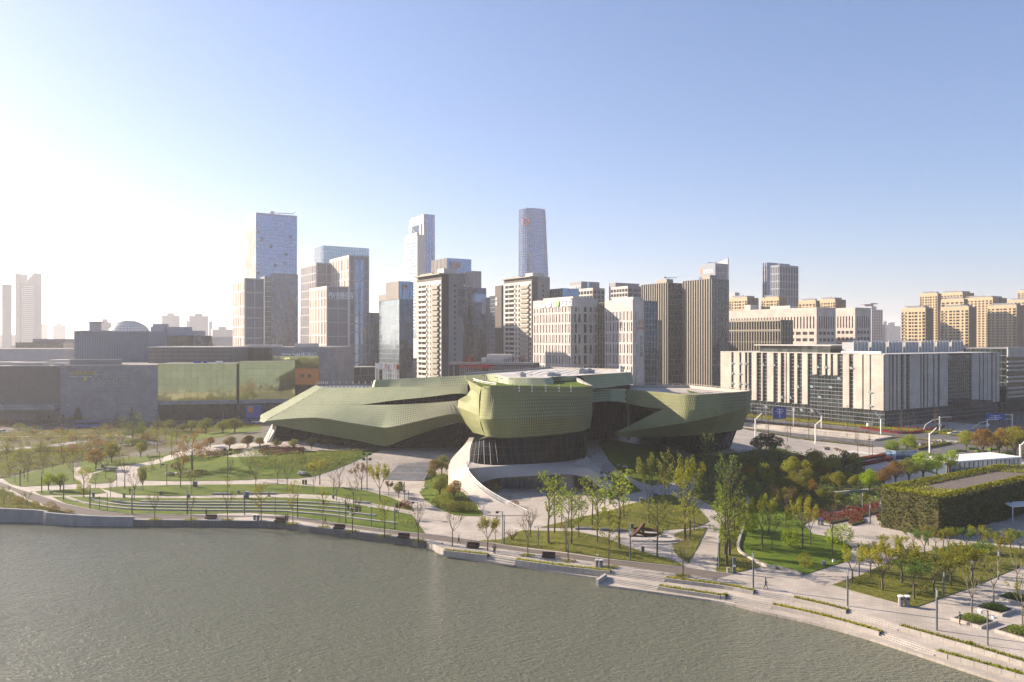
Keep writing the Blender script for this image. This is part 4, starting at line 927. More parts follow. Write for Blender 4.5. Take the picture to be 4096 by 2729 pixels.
def crane(b, x, y, z, s=1.0):
    mb = MB(); mb.tube([(x, y, z), (x, y, z + 3.5 * s)], .5 * s, 4); mb.tube([(x - 9 * s, y, z + 3.8 * s), (x + 12 * s, y, z + 4.3 * s)], .35 * s, 4); mb.tube([(x + 11 * s, y, z + 4 * s), (x + 14 * s, y, z + 6.5 * s)], .2 * s, 4); mb.box(x - 8 * s, y - .8 * s, z + 3 * s, x - 5 * s, y + .8 * s, z + 5 * s); mb.build('roof_crane', X['steel'], b)
def curtain(b, f, z0, z1, m, sp=3.0, hs=3.9, w=.12, d=.12): fins(b, *f, z0, z1, sp, w, d, m, 'mullions', hs, .25, d * .8)
# tall blue glass tower
X['fr_beige_dk0'] = mat('greyish_side_facing', (.26, .25, .25), .7, .07, .3)
zt_reflection = H - (1092 - CY) * 800 / F
b, LR, LL, T = bld('glass_tower', 'tallest blue glass tower with a crane on its roof and a beige striped side', 'tower', 981, 1024, 1188, 856, 800, X['g_blue'])
curtain(b, Rf(LR), 20, T, X['wall_bl']); mb = MB(); R3 = random.Random(5); O, A, N, L = Lf_(LL)
mb.obox(O, A, N, 0, L, .01, .15, 20, T)
b_ = mb.build('side_facing', X['fr_beige_dk0'], b); mb = MB()
for _ in range(170): x = R3.randint(0, 7) * L / 8; z = 25 + R3.random() * (T - 45); mb.obox(O, A, N, x + .2, x + L / 8 * .4, .14, .3, z, z + R3.choice((4, 8, 12)))
mb.build('side_stripes', X['fr_beige'], b, kind='stuff')
mb = MB()
for _ in range(16): x = R3.random() * (LR - 3); z = 60 + R3.random() * (T - 70); mb.box(x, -.3, z, x + 3, -.2, z + 3.4)
mb.box(LR * .58, -.35, T - 78, LR * .78, -.25, T - 72); mb.build('dark_panels', X['g_dark'], b, kind='stuff')
mb = MB(); mb.box(LR * .36, -2.4, -1, LR + .3, -.4, zt_reflection); b9 = mb.build('reflection_block', X['g_dark'], b); fins(b, Vector((LR * .36, -2.4, 0)), AX, -AY, LR * .64, 20, zt_reflection, 3, .1, .1, X['frame'], 'reflection_mullions', 3.9, .2); crane(b, LR * .66, LL * .3, T, 1.2); mb = MB(); mb.box(.0, -.1, T + .02, LR, .3, T + 1.5); mb.box(.0, .31, T + .02, .3, LL, T + 1.5); mb.build('parapet', X['fr_lilac'], b)  # added dark glass box and its mullions imitate a reflection on the right face
# grey framed blocks
def framed(label, xL, xC, xR, yt, d, cols, mod=7.3, group=None, fr='fr_lilac'):
    b, LR, LL, T = bld('office_block', label, 'office block', xL, xC, xR, yt, d, X['fr_grey'], group)
    rows = []; z = T - 1.6; k = 0; R3 = random.Random(int(xC)); n = max(4, int(LL / 6.2))
    while z - mod > 8:
        hh = mod * (1.5 if R3.random() < .3 else 1); cc = []
        for i in range(n):
            x = LL * (i + .25) / n; w = LL / n; cc += [(x, x + w * R3.choice((.22, .3))), (x + w * .45, x + w * .45 + w * .16)]
        rows.append((z - hh + 1.0, z, cc)); z -= hh
    wall_holes(b, *Lf_(LL), z, T + .8, rows[::-1], X['fr_beige' if fr == 'fr_lilac' else fr], pmat=X['pane'])
    mb = MB(); O, A, N, L = Rf(LR)
    zz = [T + .8] + [r[0] - 1 for r in rows]
    for i in range(cols + 1): x = (L - .9) * i / cols; mb.obox(O, A, N, x, x + .9, 0, .5, z, T + .8)
    for v in zz: mb.obox(O, A, N, .003, L - .003, 0, .42, v - .9, v - .005)
    mb.build('facade_frame', X['fr_lilac'], b)
    if cols > 2:
        mb = MB(); mb.obox(O, A, N, L * (1 + .1) / cols, L * (1 + .9) / cols, 0, .1, 10, T - 3); mb.obox(O, A, N, L * (cols - 1.75) / cols, L * (cols - 1.2) / cols, 0, .11, 10, T - 3); mb.build('glass_strip', X['g_blue'], b)
    return b, LR, LL, T
FG = 'grey framed office blocks left of the centre'
b, LR, LL, T = framed('grey framed block in front of the tall blue glass tower', 933, 979, 1056, 1117, 570, 2, group=FG)
b2, lr, ll, t2 = bld('glass_block', 'narrow green-grey glass block beside the leftmost grey framed block', 'office block', 1055, 1058, 1085, 1105, 600, X['g_brown'], LLf=12); curtain(b2, Rf(lr), 10, t2, X['steel'], 2.5, 3.8)
b, LR, LL, T = bld('glass_block', 'wide pale blue glass office block behind the grey framed blocks', 'office block', 1259, 1294, 1476, 982, 830, X['g_pale']); curtain(b, Rf(LR), 60, T, X['steel'], 3, 3.9); fins(b, *Lf_(LL), 60, T, 4, .3, .2, X['fr_lilac'], hsp=3.9)
framed('darker grey framed block, second behind the white-lettered one', 1204, 1266, 1345, 1054, 700, 2, group=FG, fr='fr_grey')
b, LR, LL, T = framed('tallest grey framed block with gold letters down its right side', 1320, 1397, 1476, 1024.5, 670, 4, group=FG)
text(b, '金融硅谷', 3.2, X['letter_y'], *Rf(LR)[:3], LR * .66, T - 62, vertical=True)
b, LR, LL, T = framed('low grey framed block with white letters at its top', 1238, 1308, 1394, 1148, 620, 2, mod=7.3, group=FG)
text(b, 'FSV金融硅谷', 6.0, X['letter_w'], *Rf(LR)[:3], LR * .06, T - 8.5, .6, sx=.62)
b, LR, LL, T = bld('glass_block', 'low dark glass block between the grey framed and the pale glass blocks', 'office block', 1470, 1478, 1517, 1251, 600, X['g_dark']); curtain(b, Rf(LR), 5, T, X['frame'])
# pale glass block with stepped top
b, LR, LL, T = bld('glass_block', 'stepped pale glass office with dark right side, left of the balcony tower', 'office block', 1517, 1597, 1653, 1197, 560, X['g_pale'])
curtain(b, Lf_(LL), 5, T, X['steel'], 2.2, 3.5, .1); mb = MB(); mb.box(.02, -.25, -1, LR, 0, T - .02); mb.build('dark_side', X['g_dark'], b)
H2 = (1197 - 1125) * 560 / F; yA = LL * .63; mb = MB(); mb.box(0, 0, T + .06, LR, yA, T + H2); mb.box(0, yA, T + .06, LR * .8, LL, T + H2 * .36); mb.build('upper_block', X['g_blue'], b)
fins(b, Vector((0, yA, 0)), -AY, -AX, yA, T, T + H2, 1.8, .7, .5, X['fr_beige']); fins(b, Vector((0, LL, 0)), -AY, -AX, LL - yA, T, T + H2 * .36, 1.6, .7, .5, X['fr_beige'], 'fins_low'); fins(b, *Rf(LR), T, T + H2, 3, .3, .3, X['steel'], 'side_fins')
text(b, '创业', 3, X['letter_o'], *Rf(LR)[:3], LR * .1, T + H2 - 5)
# white arched twin slab tower
b, LR, LL, T = bld('white_tower', 'slender white tower with a square opening near its top and blue glass side', 'tower', 1636, 1694, 1738, 866, 1000, X['fr_beige'])
mb = MB(); mb.box(LR * .12, -.6, 60, LR * .98, -.1, T + 3); mb.build('glass_side', X['g_blue'], b); fins(b, E0 - AY * .6, AX, -AY, LR, 60, T + 3, 4.4, .5, .5, X['fr_lilac'], hsp=7.8)
O, A, N, L = Lf_(LL); mb = MB(); mb.obox(O, A, N, L * .2, L * .82, .02, .12, T - 22, T - 9); mb.build('opening', X['g_dark'], b)
mb = MB(); mb.obox(O, A, N, L * .2, L * .82, .14, .6, T - 22.6, T - 21.6); mb.obox(O, A, N, L * .78, L * .86, .14, 1.2, T - 22, T - 8.5); mb.tube([O + A * L * .22 + N * .5 + ZV * (T - 10), O + A * L * .5 + N * .5 + ZV * (T - 20)], .5, 4); mb.build('opening_frame', X['white'], b)
mb = MB(); mb.box(LR * .05, LL * .1, T, LR * .5, LL * .9, T + 2.5); mb.box(-.3, -.3, T - 8, LR * .1, LL * .14, T + 3); mb.build('crown_block', X['fr_beige'], b)
c, lr, ll, t = bld('white_tower', 'white ribbed slab with curved balconies in front of the opened tower', 'tower', 1618, 1669, 1700, 938, 970, X['fr_beige'])
O, A, N, L = Lf_(ll); mb = MB()
for i in range(34):
    z = t - 9 - i * 4.1
    if z < 50: break
    pts = [O + A * (L * .06 + L * .86 * k / 6) + N * (1.6 * math.sin(math.pi * k / 6) ** .7) + ZV * z for k in range(7)]
    for p, q2 in zip(pts, pts[1:]): mb.hexa([p, q2, q2 - N * 1.9, p - N * 1.9, p + ZV * 1.7, q2 + ZV * 1.7, q2 + ZV * 1.7 - N * 1.9, p + ZV * 1.7 - N * 1.9])
mb.build('balconies', X['white'], c, kind='stuff'); mb = MB(); mb.obox(O, A, N, L * .05, L * .93, .02, .2, 40, t - 6); mb.build('glass_band', X['g_pale'], c); mb = MB(); mb.obox(O, A, N, L * .2, L, -3, .5, t, t + 2.5); mb.build('crown_block', X['fr_beige'], c)
# striped block
b, LR, LL, T = bld('office_block', 'square office tower with vertical stripes and red letters behind the balcony tower', 'office block', 1728, 1788, 1885, 1032, 750, X['g_blue'])
fins(b, *Lf_(LL), 60, T, 2.9, .9, .5, X['fr_beige']); fins(b, *Rf(LR), 40, T - 18, 3.2, .5, .4, X['fr_lilac'], 'side_fins'); curtain(b, Rf(LR), T - 18, T, X['steel'], 4, 4.5)
text(b, '招商', 7, X['letter_o'], *Rf(LR)[:3], LR * .06, T - 9, .5)
c, lr, ll, t = bld('office_block', 'small striped office block at the right of the red-lettered tower', 'office block', 1880, 1893, 1925, 1084, 740, X['fr_grey'], LLf=14); fins(c, *Rf(lr), 30, t, 1.5, .5, .3, X['fr_lilac'])
# dark blue glass block and pale neighbour
b, LR, LL, T = bld('glass_block', 'dark blue glass block right of the first balcony tower', 'office block', 1843, 1868, 1945, 1150, 660, X['g_dark'])
curtain(b, Rf(LR), 5, T, X['frame'], 3.2, 3.7); mb = MB(); mb.box(LR * .2, -.3, 60, LR * .97, -.13, T - 5); mb.build('blue_panels', X['g_blue'], b); mb = MB(); mb.box(LR * .3, -.8, T - 26, LR * .75, -.31, T - 12); mb.build('bay', X['g_dark'], b); crane(b, LR * .25, 6, T, .5)
c, lr, ll, t = bld('office_block', 'thin dark striped block beside the dark blue glass', 'office block', 1938, 1943, 1960, 1190, 670, X['fr_grey'], LLf=8); fins(c, *Rf(lr), 20, t, 1.0, .3, .3, X['fr_lilac'], hsp=3.6)
c, lr, ll, t = bld('glass_block', 'pale glass block between the two balcony towers', 'office block', 1957, 2008, 2024, 1180, 690, X['g_pale']); curtain(c, Lf_(ll), 5, t, X['steel'], 2.2, 3.5); mb = MB(); mb.box(.02, -.2, -1, lr, 0, t - .02); mb.build('dark_side', X['g_dark'], c)
c, lr, ll, t = bld('office_block', 'narrow brown block peeping out left of the second balcony tower', 'office block', 1994, 2006, 2020, 1142, 640, X['brown'], LLf=10); text(c, '中国', 3.5, X['letter_w'], *Lf_(ll)[:3], 1, t - 12, vertical=True)
# round tapering tower
c0 = D(2128, 842, 1200); r = empty('round_tower', (c0.x, 1200, 0)); tag(r, 'tall round blue glass tower, tapering upwards, with a red emblem', 'tower')
mb = MB(); K = 40; NZ = 60; Tz = c0.z
def rad(z): t = z / Tz; return 19.8 + 4.0 * (1 - t) ** 1.0 + 1.5 * (1 - t)
def cxo(z): return (1 - z / Tz) * 5.2
for j in range(NZ + 1):
    z = Tz * j / NZ
    for k in range(K): a = 2 * math.pi * k / K; mb.v.append((cxo(z) + rad(z) * math.cos(a), rad(z) * math.sin(a), z))
for j in range(NZ):
    for k in range(K): a = j * K + k; k2 = j * K + (k + 1) % K; mb.f.append((a, k2, k2 + K, a + K)); mb.m.append(0)
mb.f.append(tuple(range(NZ * K, NZ * K + K))); mb.m.append(0); mb.build('body', X['g_blue'], r, smoothed=False)
mb = MB()
for j in range(14, NZ): 
    z = Tz * j / NZ; pts = [(cxo(z) + (rad(z) + .25) * math.cos(a), (rad(z) + .25) * math.sin(a), z) for a in [math.pi + math.pi * i / 20 for i in range(21)]]; mb.tube(pts, .3, 4, False)
for k in range(0, K // 2, 1):
    a = math.pi + math.pi * k / 20; mb.tube([(cxo(z) + (rad(z) + .2) * math.cos(a), (rad(z) + .2) * math.sin(a), z) for z in (50, Tz * .6, Tz + 2)], .18, 4, False)
mb.build('mullions', X['wall_bl'], r, kind='stuff')
mb = MB(); a = math.radians(243); p = Vector((rad(Tz) * math.cos(a), rad(Tz) * math.sin(a), 0)); n = p.normalized(); t_ = Vector((-n.y, n.x, 0)); ring = []
for i in range(24):
    g2 = 2 * math.pi * i / 24; ring.append(p + n * 1.0 + t_ * 5 * math.cos(g2) + ZV * (Tz - 20 + 5 * math.sin(g2)))
mb.tube(ring + [ring[0]], 1.0, 4, False); mb.tube([p + n * 1.1 - t_ * 3 + ZV * (Tz - 20), p + n * 1.1 + t_ * 3 + ZV * (Tz - 20)], .9, 4); mb.build('emblem', X['red_sign'], r)
crane(r, -2, 0, Tz, .8)
# balcony towers
def balcony(label, xL, xC, xR, yt, d, pitch, chars=None):
    b, LR, LL, T = bld('balcony_tower', label, 'apartment tower', xL, xC, xR, yt, d, X['brown'], 'two apartment towers with white balconies')
    O, A, N, L = Lf_(LL); n = int((T - 8) / pitch); rows = []
    for i in range(n):
        z = T - 5.0 - i * pitch
        if z - pitch < 3: break
        w = [(L * .06, L * .19), (L * .205, L * .39), (L * .44, L * .49), (L * .55, L * .60), (L * .93, L * .985)]
        rows.append((z - pitch + 1.25, z - .15, w))
    wall_holes(b, O, A, N, L, rows[-1][0] - 2, T - 3.2, rows[::-1], X['balc'], t=.4, rec=.35, pmat=X['pane'], objs=True, bars=False)
    for i in range(len(rows)):     # balconies, each its own part
        z = rows[i][0]
        if i == 0: m1 = MB(); m1.obox(E0, A, N, 0, L * .40, 0, .5, -1.25, .12); meA = m1.mesh('balcony', X['balc']); m2 = MB(); m2.obox(E0, A, N, 0, L * .27, 0, .9, -1.3, .2); m2.obox(E0, A, N, .1, L * .26, .8, .88, .2, 1.0); meB = m2.mesh('balcony', [X['balc2']])
        place('balcony', meA, b, O + A * (L * .02 + (L * .0 if i % 3 else .1)) + N * .42 + ZV * z); place('balcony', meB, b, O + A * L * .63 + N * .42 + ZV * z)
    mb = MB(); mb.obox(O, A, N, L * .905, L * .93, .4, .75, 3, T - 6); mb.build('dark_recess', X['brown'], b)
    mb = MB(); mb.obox(O, A, N, -.8, L + .5, -6, 1.8, T - .2, T + .5); mb.obox(O, A, N, L * .1, L * .6, -6, 0, T + .5, T + 1.4); mb.build('roof_slab', X['balc2'], b); roofbox(b, [(2, LL * .05, LR * .8, LL * .3, T + .5, T + 3.2)], X['balc'])
    O, A, N, L2 = Rf(LR); e = L2 * .32; c = [(L2 * .58, L2 * .66)]
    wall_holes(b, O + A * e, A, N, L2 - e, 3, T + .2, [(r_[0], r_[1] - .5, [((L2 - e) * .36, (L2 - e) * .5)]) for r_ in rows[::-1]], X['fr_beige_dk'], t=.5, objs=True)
    if chars: text(b, chars, 5.2, X['letter_d'], O, A, N, L2 * .74, T - 12, .56, vertical=True)
    return b
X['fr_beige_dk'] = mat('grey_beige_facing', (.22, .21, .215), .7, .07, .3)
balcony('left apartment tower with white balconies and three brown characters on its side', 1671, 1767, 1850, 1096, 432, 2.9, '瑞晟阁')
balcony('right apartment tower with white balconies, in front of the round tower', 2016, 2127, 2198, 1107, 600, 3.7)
# hotel blocks
def hotel(label, xL, xC, xR, yt, d, seed, name='hotel', rightcols=True):
    b, LR, LL, T = bld(name, label, 'hotel', xL, xC, xR, yt, d, X['stone_w'])
    R3 = random.Random(seed); O, A, N, L = Lf_(LL); rows = []; z = T - (4.6 if seed == 1 else 6.5); k = 0
    top = True
    while z > 10:
        hh = 3.1 if (top and seed == 1) else 5.5; cc = []; n = 6 if seed == 1 else 4; u = L / n
        for i in range(n):
            x = u * i + u * .16 + (u * .05 if k % 2 else 0)
            cc += [(x, x + u * .15), (x + u * .30, x + u * .37), (x + u * .55, x + u * .70)]
        cc = [(a, min(c, L - .6)) for a, c in cc if a < L - 1.2]; rows.append((z - hh, z, cc)); z -= hh + 1.25; top = False; k += 1
    wall_holes(b, O, A, N, L, 2, T + .8, rows[::-1], X['stone_w'], pmat=X['pane'], objs=True, t=.4)
    O, A, N, L = Rf(LR)
    pat = ([(.05, .07), (.13, .21), (.27, .29), (.46, .57), (.68, .76), (.84, .86), (.89, .96)], [(.04, .06), (.11, .18), (.26, .34), (.46, .57), (.68, .70), (.82, .84), (.87, .94)])
    if not rightcols: pat = ([(.16, .22)], [(.26, .32)])
    wall_holes(b, O, A, N, L, 2, T + .8, [(r_[0], r_[1], [(L * a, L * c) for a, c in pat[i % 2]]) for i, r_ in list(enumerate(rows))[::-1]], X['stone_w'], pmat=X['g_green'], objs=True, t=.4)
    mb = MB(); mb.box(LR * .1, 1, T + .9, LR * .9, LL * .8, T + 2.2); mb.build('roof_plant', X['roofw'], b)
    return b, LR, LL, T
b, LR, LL, T = hotel('white hotel block with paired narrow windows and a white sign along its top', 2134, 2284, 2391, 1199, 510, 1)
O, A, N, L = Lf_(LL); text(b, 'Lereal Inn', 5.2, X['letter_w'], O, A, N, L * .22, T - 4.2, .9, sx=.95); text(b, '云莱酒店', 4.6, X['letter_w'], O, A, N, L * .755, T - 3.8, .9, sx=.72)
mb = MB(); e = O + A * L * .69 + N * 1.0 + ZV * (T - 2); mb.face([e + A * -1.6, e + ZV * -2.6, e + A * 1.6, e + ZV * 2.6]); mb.build('emblem', X['letter_g'], b)
b, LR, LL, T = hotel('white hotel block with a red emblem on its blank right side', 2421, 2533, 2577, 1202, 485, 2, rightcols=False)
O, A, N, L = Rf(LR); text(b, 'H', 5, X['letter_o'], O, A, N, L * .45, T - 15, .6); text(b, 'BEDOM', 1.6, X['letter_o'], O, A, N, L * .4, T - 17.4, .6); text(b, '东方公馆', 3.2, X['fr_grey'], O, A, N, L * .5, T - 24, .6, vertical=True)
def simple(name, label, cat, xL, xC, xR, yt, d, cm, lf=None, rf=None, **k):
    b, LR, LL, T = bld(name, label, cat, xL, xC, xR, yt, d, cm, **k)
    if lf: lf(b, Lf_(LL), T)
    if rf: rf(b, Rf(LR), T)
    return b, LR, LL, T
def S_fin(sp, w, dp, m, hs=0, z0=8, hw=.25): return lambda b, f, T: fins(b, *f, z0, T, sp, w, dp, X[m], 'fins_%s' % m if False else 'fins', hs, hw)
def S_grid(n, fl, wf, hf, m, z0=8, objs=False, t=.35, top=1.5, pm='pane'):
    def fn(b, f, T):
        L = f[3]; rows = []; z = T - top
        while z - fl > z0: rows.append((z - fl * hf, z, even(L, n, wf))); z -= fl
        wall_holes(b, *f, z - .5, T + .6, rows[::-1], X[m], t=t, pmat=X[pm], objs=objs, rec=t * .8)
    return fn
simple('glass_link', 'thin glazed link with open windows between the two hotel blocks', 'office block', 2391, 2421, 2424, 1210, 508, X['g_green'], S_fin(2.2, .25, .5, 'tan', 3.6), LRf=4)
simple('glass_block', 'dark glass block attached right of the red emblem hotel', 'office block', 2574, 2578, 2627, 1203, 489, X['g_dark'], None, S_fin(2.4, .18, .4, 'steel', 3.6), LLf=20)
simple('office_block', 'lower grey-brown block right of the dark glass block', 'office block', 2624, 2628, 2648, 1281, 495, X['g_brown'], None, S_fin(1.8, .3, .4, 'tan', 3.6), LLf=16)
simple('glass_block', 'low pale blue glass block right of the round tower', 'office block', 2190, 2251, 2315, 1153, 600, X['g_blue'], S_fin(3.5, .15, .2, 'steel', 3.9), S_fin(3.5, .15, .2, 'steel', 3.9))
b, LR, LL, T = simple('office_block', 'grey block with small red and white sign behind the hotel', 'office block', 2279, 2325, 2398, 1126, 720, X['fr_grey'], None, None); text(b, '●招商银行', 3.4, X['letter_w'], *Lf_(LL)[:3], LL * .05, T - 6); mb = MB(); mb.box(LR * .3, -.4, 40, LR * .42, 0, T); mb.build('glass_strip', X['g_pale'], b)
simple('office_block', 'beige gridded block just behind the hotel', 'office block', 2312, 2372, 2418, 1155, 620, X['fr_beige_dk'], S_grid(5, 3.7, .82, .68, 'fr_beige'), S_grid(3, 3.7, .7, .68, 'fr_beige_dk'))
simple('office_block', 'grey block with glass strip above the second gridded block', 'office block', 2437, 2462, 2556, 1131, 720, X['fr_grey'], S_fin(20, .3, .2, 'fr_lilac'), S_fin(22, 1, .4, 'fr_lilac'))
simple('office_block', 'beige gridded block behind the red emblem hotel', 'office block', 2444, 2512, 2567, 1147, 640, X['fr_beige_dk'], S_grid(6, 3.7, .82, .68, 'fr_beige'), S_grid(3, 3.7, .8, .68, 'fr_beige_dk'))
BG = 'two tan-finned office towers'
b, LR, LL, T = simple('finned_tower', 'left and slightly lower of the two tan-finned office towers', 'office tower', 2568, 2674, 2736, 1131, 540, X['g_green'], S_fin(2.3, .75, .8, 'tan'), S_fin(3.0, .18, .25, 'fr_grey', 3.7), group=BG); roofbox(b, [(4, 6, LR * .7, LL * .6, T, T + 3)], X['tan']); crane(b, 10, 10, T + 2, .6)
b, LR, LL, T = simple('finned_tower', 'right and taller of the two tan-finned office towers', 'office tower', 2734, 2850, 2915, 1115, 515, X['g_green'], S_fin(2.2, .8, .8, 'tan'), S_fin(3.0, .18, .25, 'fr_grey', 3.7), group=BG); roofbox(b, [(4, 6, LR * .7, LL * .5, T, T + 3)], X['tan'])
b, LR, LL, T = simple('blue_tower', 'pale blue gridded tower with a sail-shaped top wall behind the tan towers', 'tower', 2797, 2862, 2913, 1055, 900, X['g_blue'], S_grid(9, 7.5, .5, .8, 'wall_bl', 60, t=.3, top=14), S_grid(7, 7.5, .5, .8, 'wall_bl', 60, t=.3, top=3)); mb = MB(); A1 = Vector((LR - 1.5, 0, 60)); mb.hexa([Vector((LR - 2, -1, 60)), Vector((LR, -1, 60)), Vector((LR, LL, 60)), Vector((LR - 2, LL, 60)), Vector((LR - 2, -1, T + 7)), Vector((LR, -1, T + 7)), Vector((LR, LL, T)), Vector((LR - 2, LL, T))]); mb.build('sail_wall', X['fr_beige'], b); text(b, 'H', 8, X['letter_o'], *Lf_(LL)[:3], LL * .06, T - 10); text(b, 'BEDOM', 6, X['letter_w'], *Lf_(LL)[:3], LL * .22, T - 10, sx=.8); crane(b, 8, 14, T, .7)
simple('blue_tower', 'rear slab of the blue twin tower on the right skyline', 'tower', 3051, 3068, 3158, 1050, 900, X['g_blue'], S_fin(3, .8, .5, 'fr_lilac', 8, 40), S_fin(3, .8, .5, 'fr_lilac', 8, 40))
b, LR, LL, T = simple('blue_tower', 'front blue glass tower with pale vertical stripes on the right skyline', 'tower', 3083, 3118, 3193, 1062, 850, X['g_blue'], S_grid(5, 8, .5, .82, 'wall_bl', 30, t=.3), S_grid(7, 8, .5, .82, 'wall_bl', 30, t=.3)); crane(b, LR * .5, 8, T, .7)
# bank podium block
b, LR, LL, T = simple('bank_block', 'wide low dark finned block with a white bank sign above its ground floor', 'bank building', 2632, 2771, 3011, 1373, 600, X['g_dark'], S_fin(1.5, .35, .5, 'fr_grey', 0, 17), S_fin(1.6, .45, .5, 'tan', 3.6, 17))
for f in (Lf_(LL), Rf(LR)):
    O, A, N, L = f; mb = MB(); mb.obox(O, A, N, 0, L, 0, 1.0, 12.6, 16.6); mb.build('sign_band', X['fr_lilac'], b); text(b, '🏦' if False else 'ICBC 中国工商银行', 3.0, X['letter_d'], O, A, N, L * (.35 if f[0].y > 1 else .3), 13.6, 1.1)
O, A, N, L = Rf(LR); mb = MB(); mb.obox(O, A, N, 0, L, 1.02, 1.2, 12.6, 13.3); mb.build('red_stripe', X['red_sign'], b)
b, LR, LL, T = simple('office_block', 'brown gridded office block with a band of large windows at its top', 'office block', 2918, 3125, 3170, 1280, 540, X['g_green'], S_fin(2.3, .6, .6, 'tan', 7.4, 8, .4), S_fin(2.6, .45, .5, 'tan', 3.7)); mb = MB(); mb.obox(*Lf_(LL)[:3], 0, LL, .6, .8, T - 7.2, T - 6.4); mb.obox(*Lf_(LL)[:3], 0, LL, .6, .8, T - .8, T + .4); mb.build('cornice', X['tan'], b)
# beige institutional slabs
def insti(label, xL, xC, xR, yt, d):
    b, LR, LL, T = bld('institute_block', label, 'office block', xL, xC, xR, yt, d, X['stone_b'])
    for f, n, nn in ((Lf_(LL), int(LL / 3.0), 'L'), (Rf(LR), int(LR / 3.2), 'R')):
        L = f[3]; rows = [(T - 16, T - 6.5, even(L, n, .42, 1.2))]; z = T - 18.5; cc = [c for i, c in enumerate(even(L, max(4, n // 2), .72, 1.5)) if i > n // 2 * .55 or xC - xL < 100 or nn == 'R']
        while z > 8: rows.append((z - 2.4, z, cc)); z -= 5.2
        wall_holes(b, *f, 3, T + .5, rows[::-1], X['stone_b2'], t=.4, objs=True, limit=120)
    return b, LR, LL, T
X['stone_b2'] = brickmat('rose_beige_stone', (.46, .395, .355), (.36, .31, .28), 2.4, 1.2, .05, .7, .04, swap='wall')
b, LR, LL, T = insti('long rose-beige institute block with slot windows behind the brown gridded block', 2917, 3268, 3341, 1232, 620); roofbox(b, [(6, 30, 16, 50, T, T + 3), (5, 70, 14, 76, T, T + 5)], X['fr_beige'])
insti('shorter rose-beige institute block right of the long one', 3342, 3422, 3482, 1233, 650)
b, LR, LL, T = simple('office_tower', 'hazy grey stepped tower with a hat-like roof behind the institute blocks', 'tower', 3484, 3486, 3530, 1240, 1100, X['fr_lilac'], None, S_grid(5, 3.8, .5, .5, 'fr_lilac'), LLf=20); mb = MB(); mb.box(0, 0, T, LR * .45, 15, T + 5); mb.box(-3, -1, T + 8, LR * .5, 16, T + 9.5); mb.box(2, 2, T + 5, 8, 12, T + 8); mb.box(LR, 0, 0, LR + 6, 16, T - 20); mb.build('roof_pavilion', X['fr_lilac'], b)
# yellow housing towers
def housing(label, xL, xC, xR, yt, d, n=6, objs=False, group='ochre apartment towers on the right'):
    b, LR, LL, T = bld('apartment_tower', label, 'apartment tower', xL, xC, xR, yt, d, X['yellow'], group); O, A, N, L = Lf_(LL); rows = []; z = T - 3.2; i = 0
    base = [(.02, .10), (.17, .24), (.31, .42), (.455, .525), (.56, .68), (.75, .82), (.88, .985)] if n == 6 else even(1.0, n, .62)
    while z > max(6, 39 + (1356 - 1420) * d / F): rows.append((z - 1.75, z, [(L * a, L * c) for a, c in base])); z -= 2.95; i += 1
    wall_holes(b, O, A, N, L, rows[-1][0] - 1.5, T + .6, rows[::-1], X['yellow'], t=.5, rec=.45, objs=objs)
    mb = MB()
    for r_ in rows: mb.obox(O, A, N, -.4, L * .125, .5, 1.3, r_[0] - .7, r_[0] - .1); mb.obox(O, A, N, L * .86, L + .5, .5, 1.3, r_[0] - .7, r_[0] - .1)
    mb.build('balcony_edges', X['yellow'], b, kind='stuff')
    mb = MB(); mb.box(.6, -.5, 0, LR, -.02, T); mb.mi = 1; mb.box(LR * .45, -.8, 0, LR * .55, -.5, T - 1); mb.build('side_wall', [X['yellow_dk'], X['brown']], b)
    mb = MB(); mb.box(1, 2, T + .1, LR * .8, LL * .8, T + 2); mb.obox(O, A, N, L * .1, L * .7, -3, -1, T + 1.9, T + 2.6); mb.build('roof_plant', X['fr_grey'], b)
housing('farthest ochre apartment tower at the right edge, only its top showing', 4070, 4180, 4220, 1160, 1100)
housing('ochre tower rising tallest at the left rear of the right group', 3680, 3751, 3764, 1174, 900)
housing('ochre slab right of the tallest rear ochre tower', 3764, 3851, 3895, 1170, 1010, 7)
housing('ochre slab at the right edge in the rear row', 4027, 4130, 4180, 1199, 1000, 7)
housing('broad ochre slab in the middle of the right group', 3852, 3972, 4026, 1190, 930, 8)
housing('ochre tower with gable at the middle of the group', 3765, 3856, 3870, 1196, 860, 5)
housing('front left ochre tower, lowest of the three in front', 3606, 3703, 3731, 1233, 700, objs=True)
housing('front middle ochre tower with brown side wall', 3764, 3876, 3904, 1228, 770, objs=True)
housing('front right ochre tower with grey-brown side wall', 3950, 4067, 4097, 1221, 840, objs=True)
HG = 'small ochre apartment blocks above the long institute block'
housing('small ochre block left, beside the tan-finned towers', 2917, 2990, 3033, 1191, 800, 6, group=HG)
housing('small ochre block in front of the blue twin tower', 3046, 3117, 3146, 1190, 800, 6, group=HG)
housing('small ochre block right of the blue twin tower', 3195, 3264, 3277, 1203, 800, 5, group=HG)
housing('small ochre block farthest right above the institute block', 3276, 3342, 3382, 1198, 810, 6, group=HG)
simple('office_block', 'hazy pale block with a flat roof edge above the small ochre blocks', 'office block', 2900, 2940, 2958, 1170, 950, X['fr_lilac'], None, None)
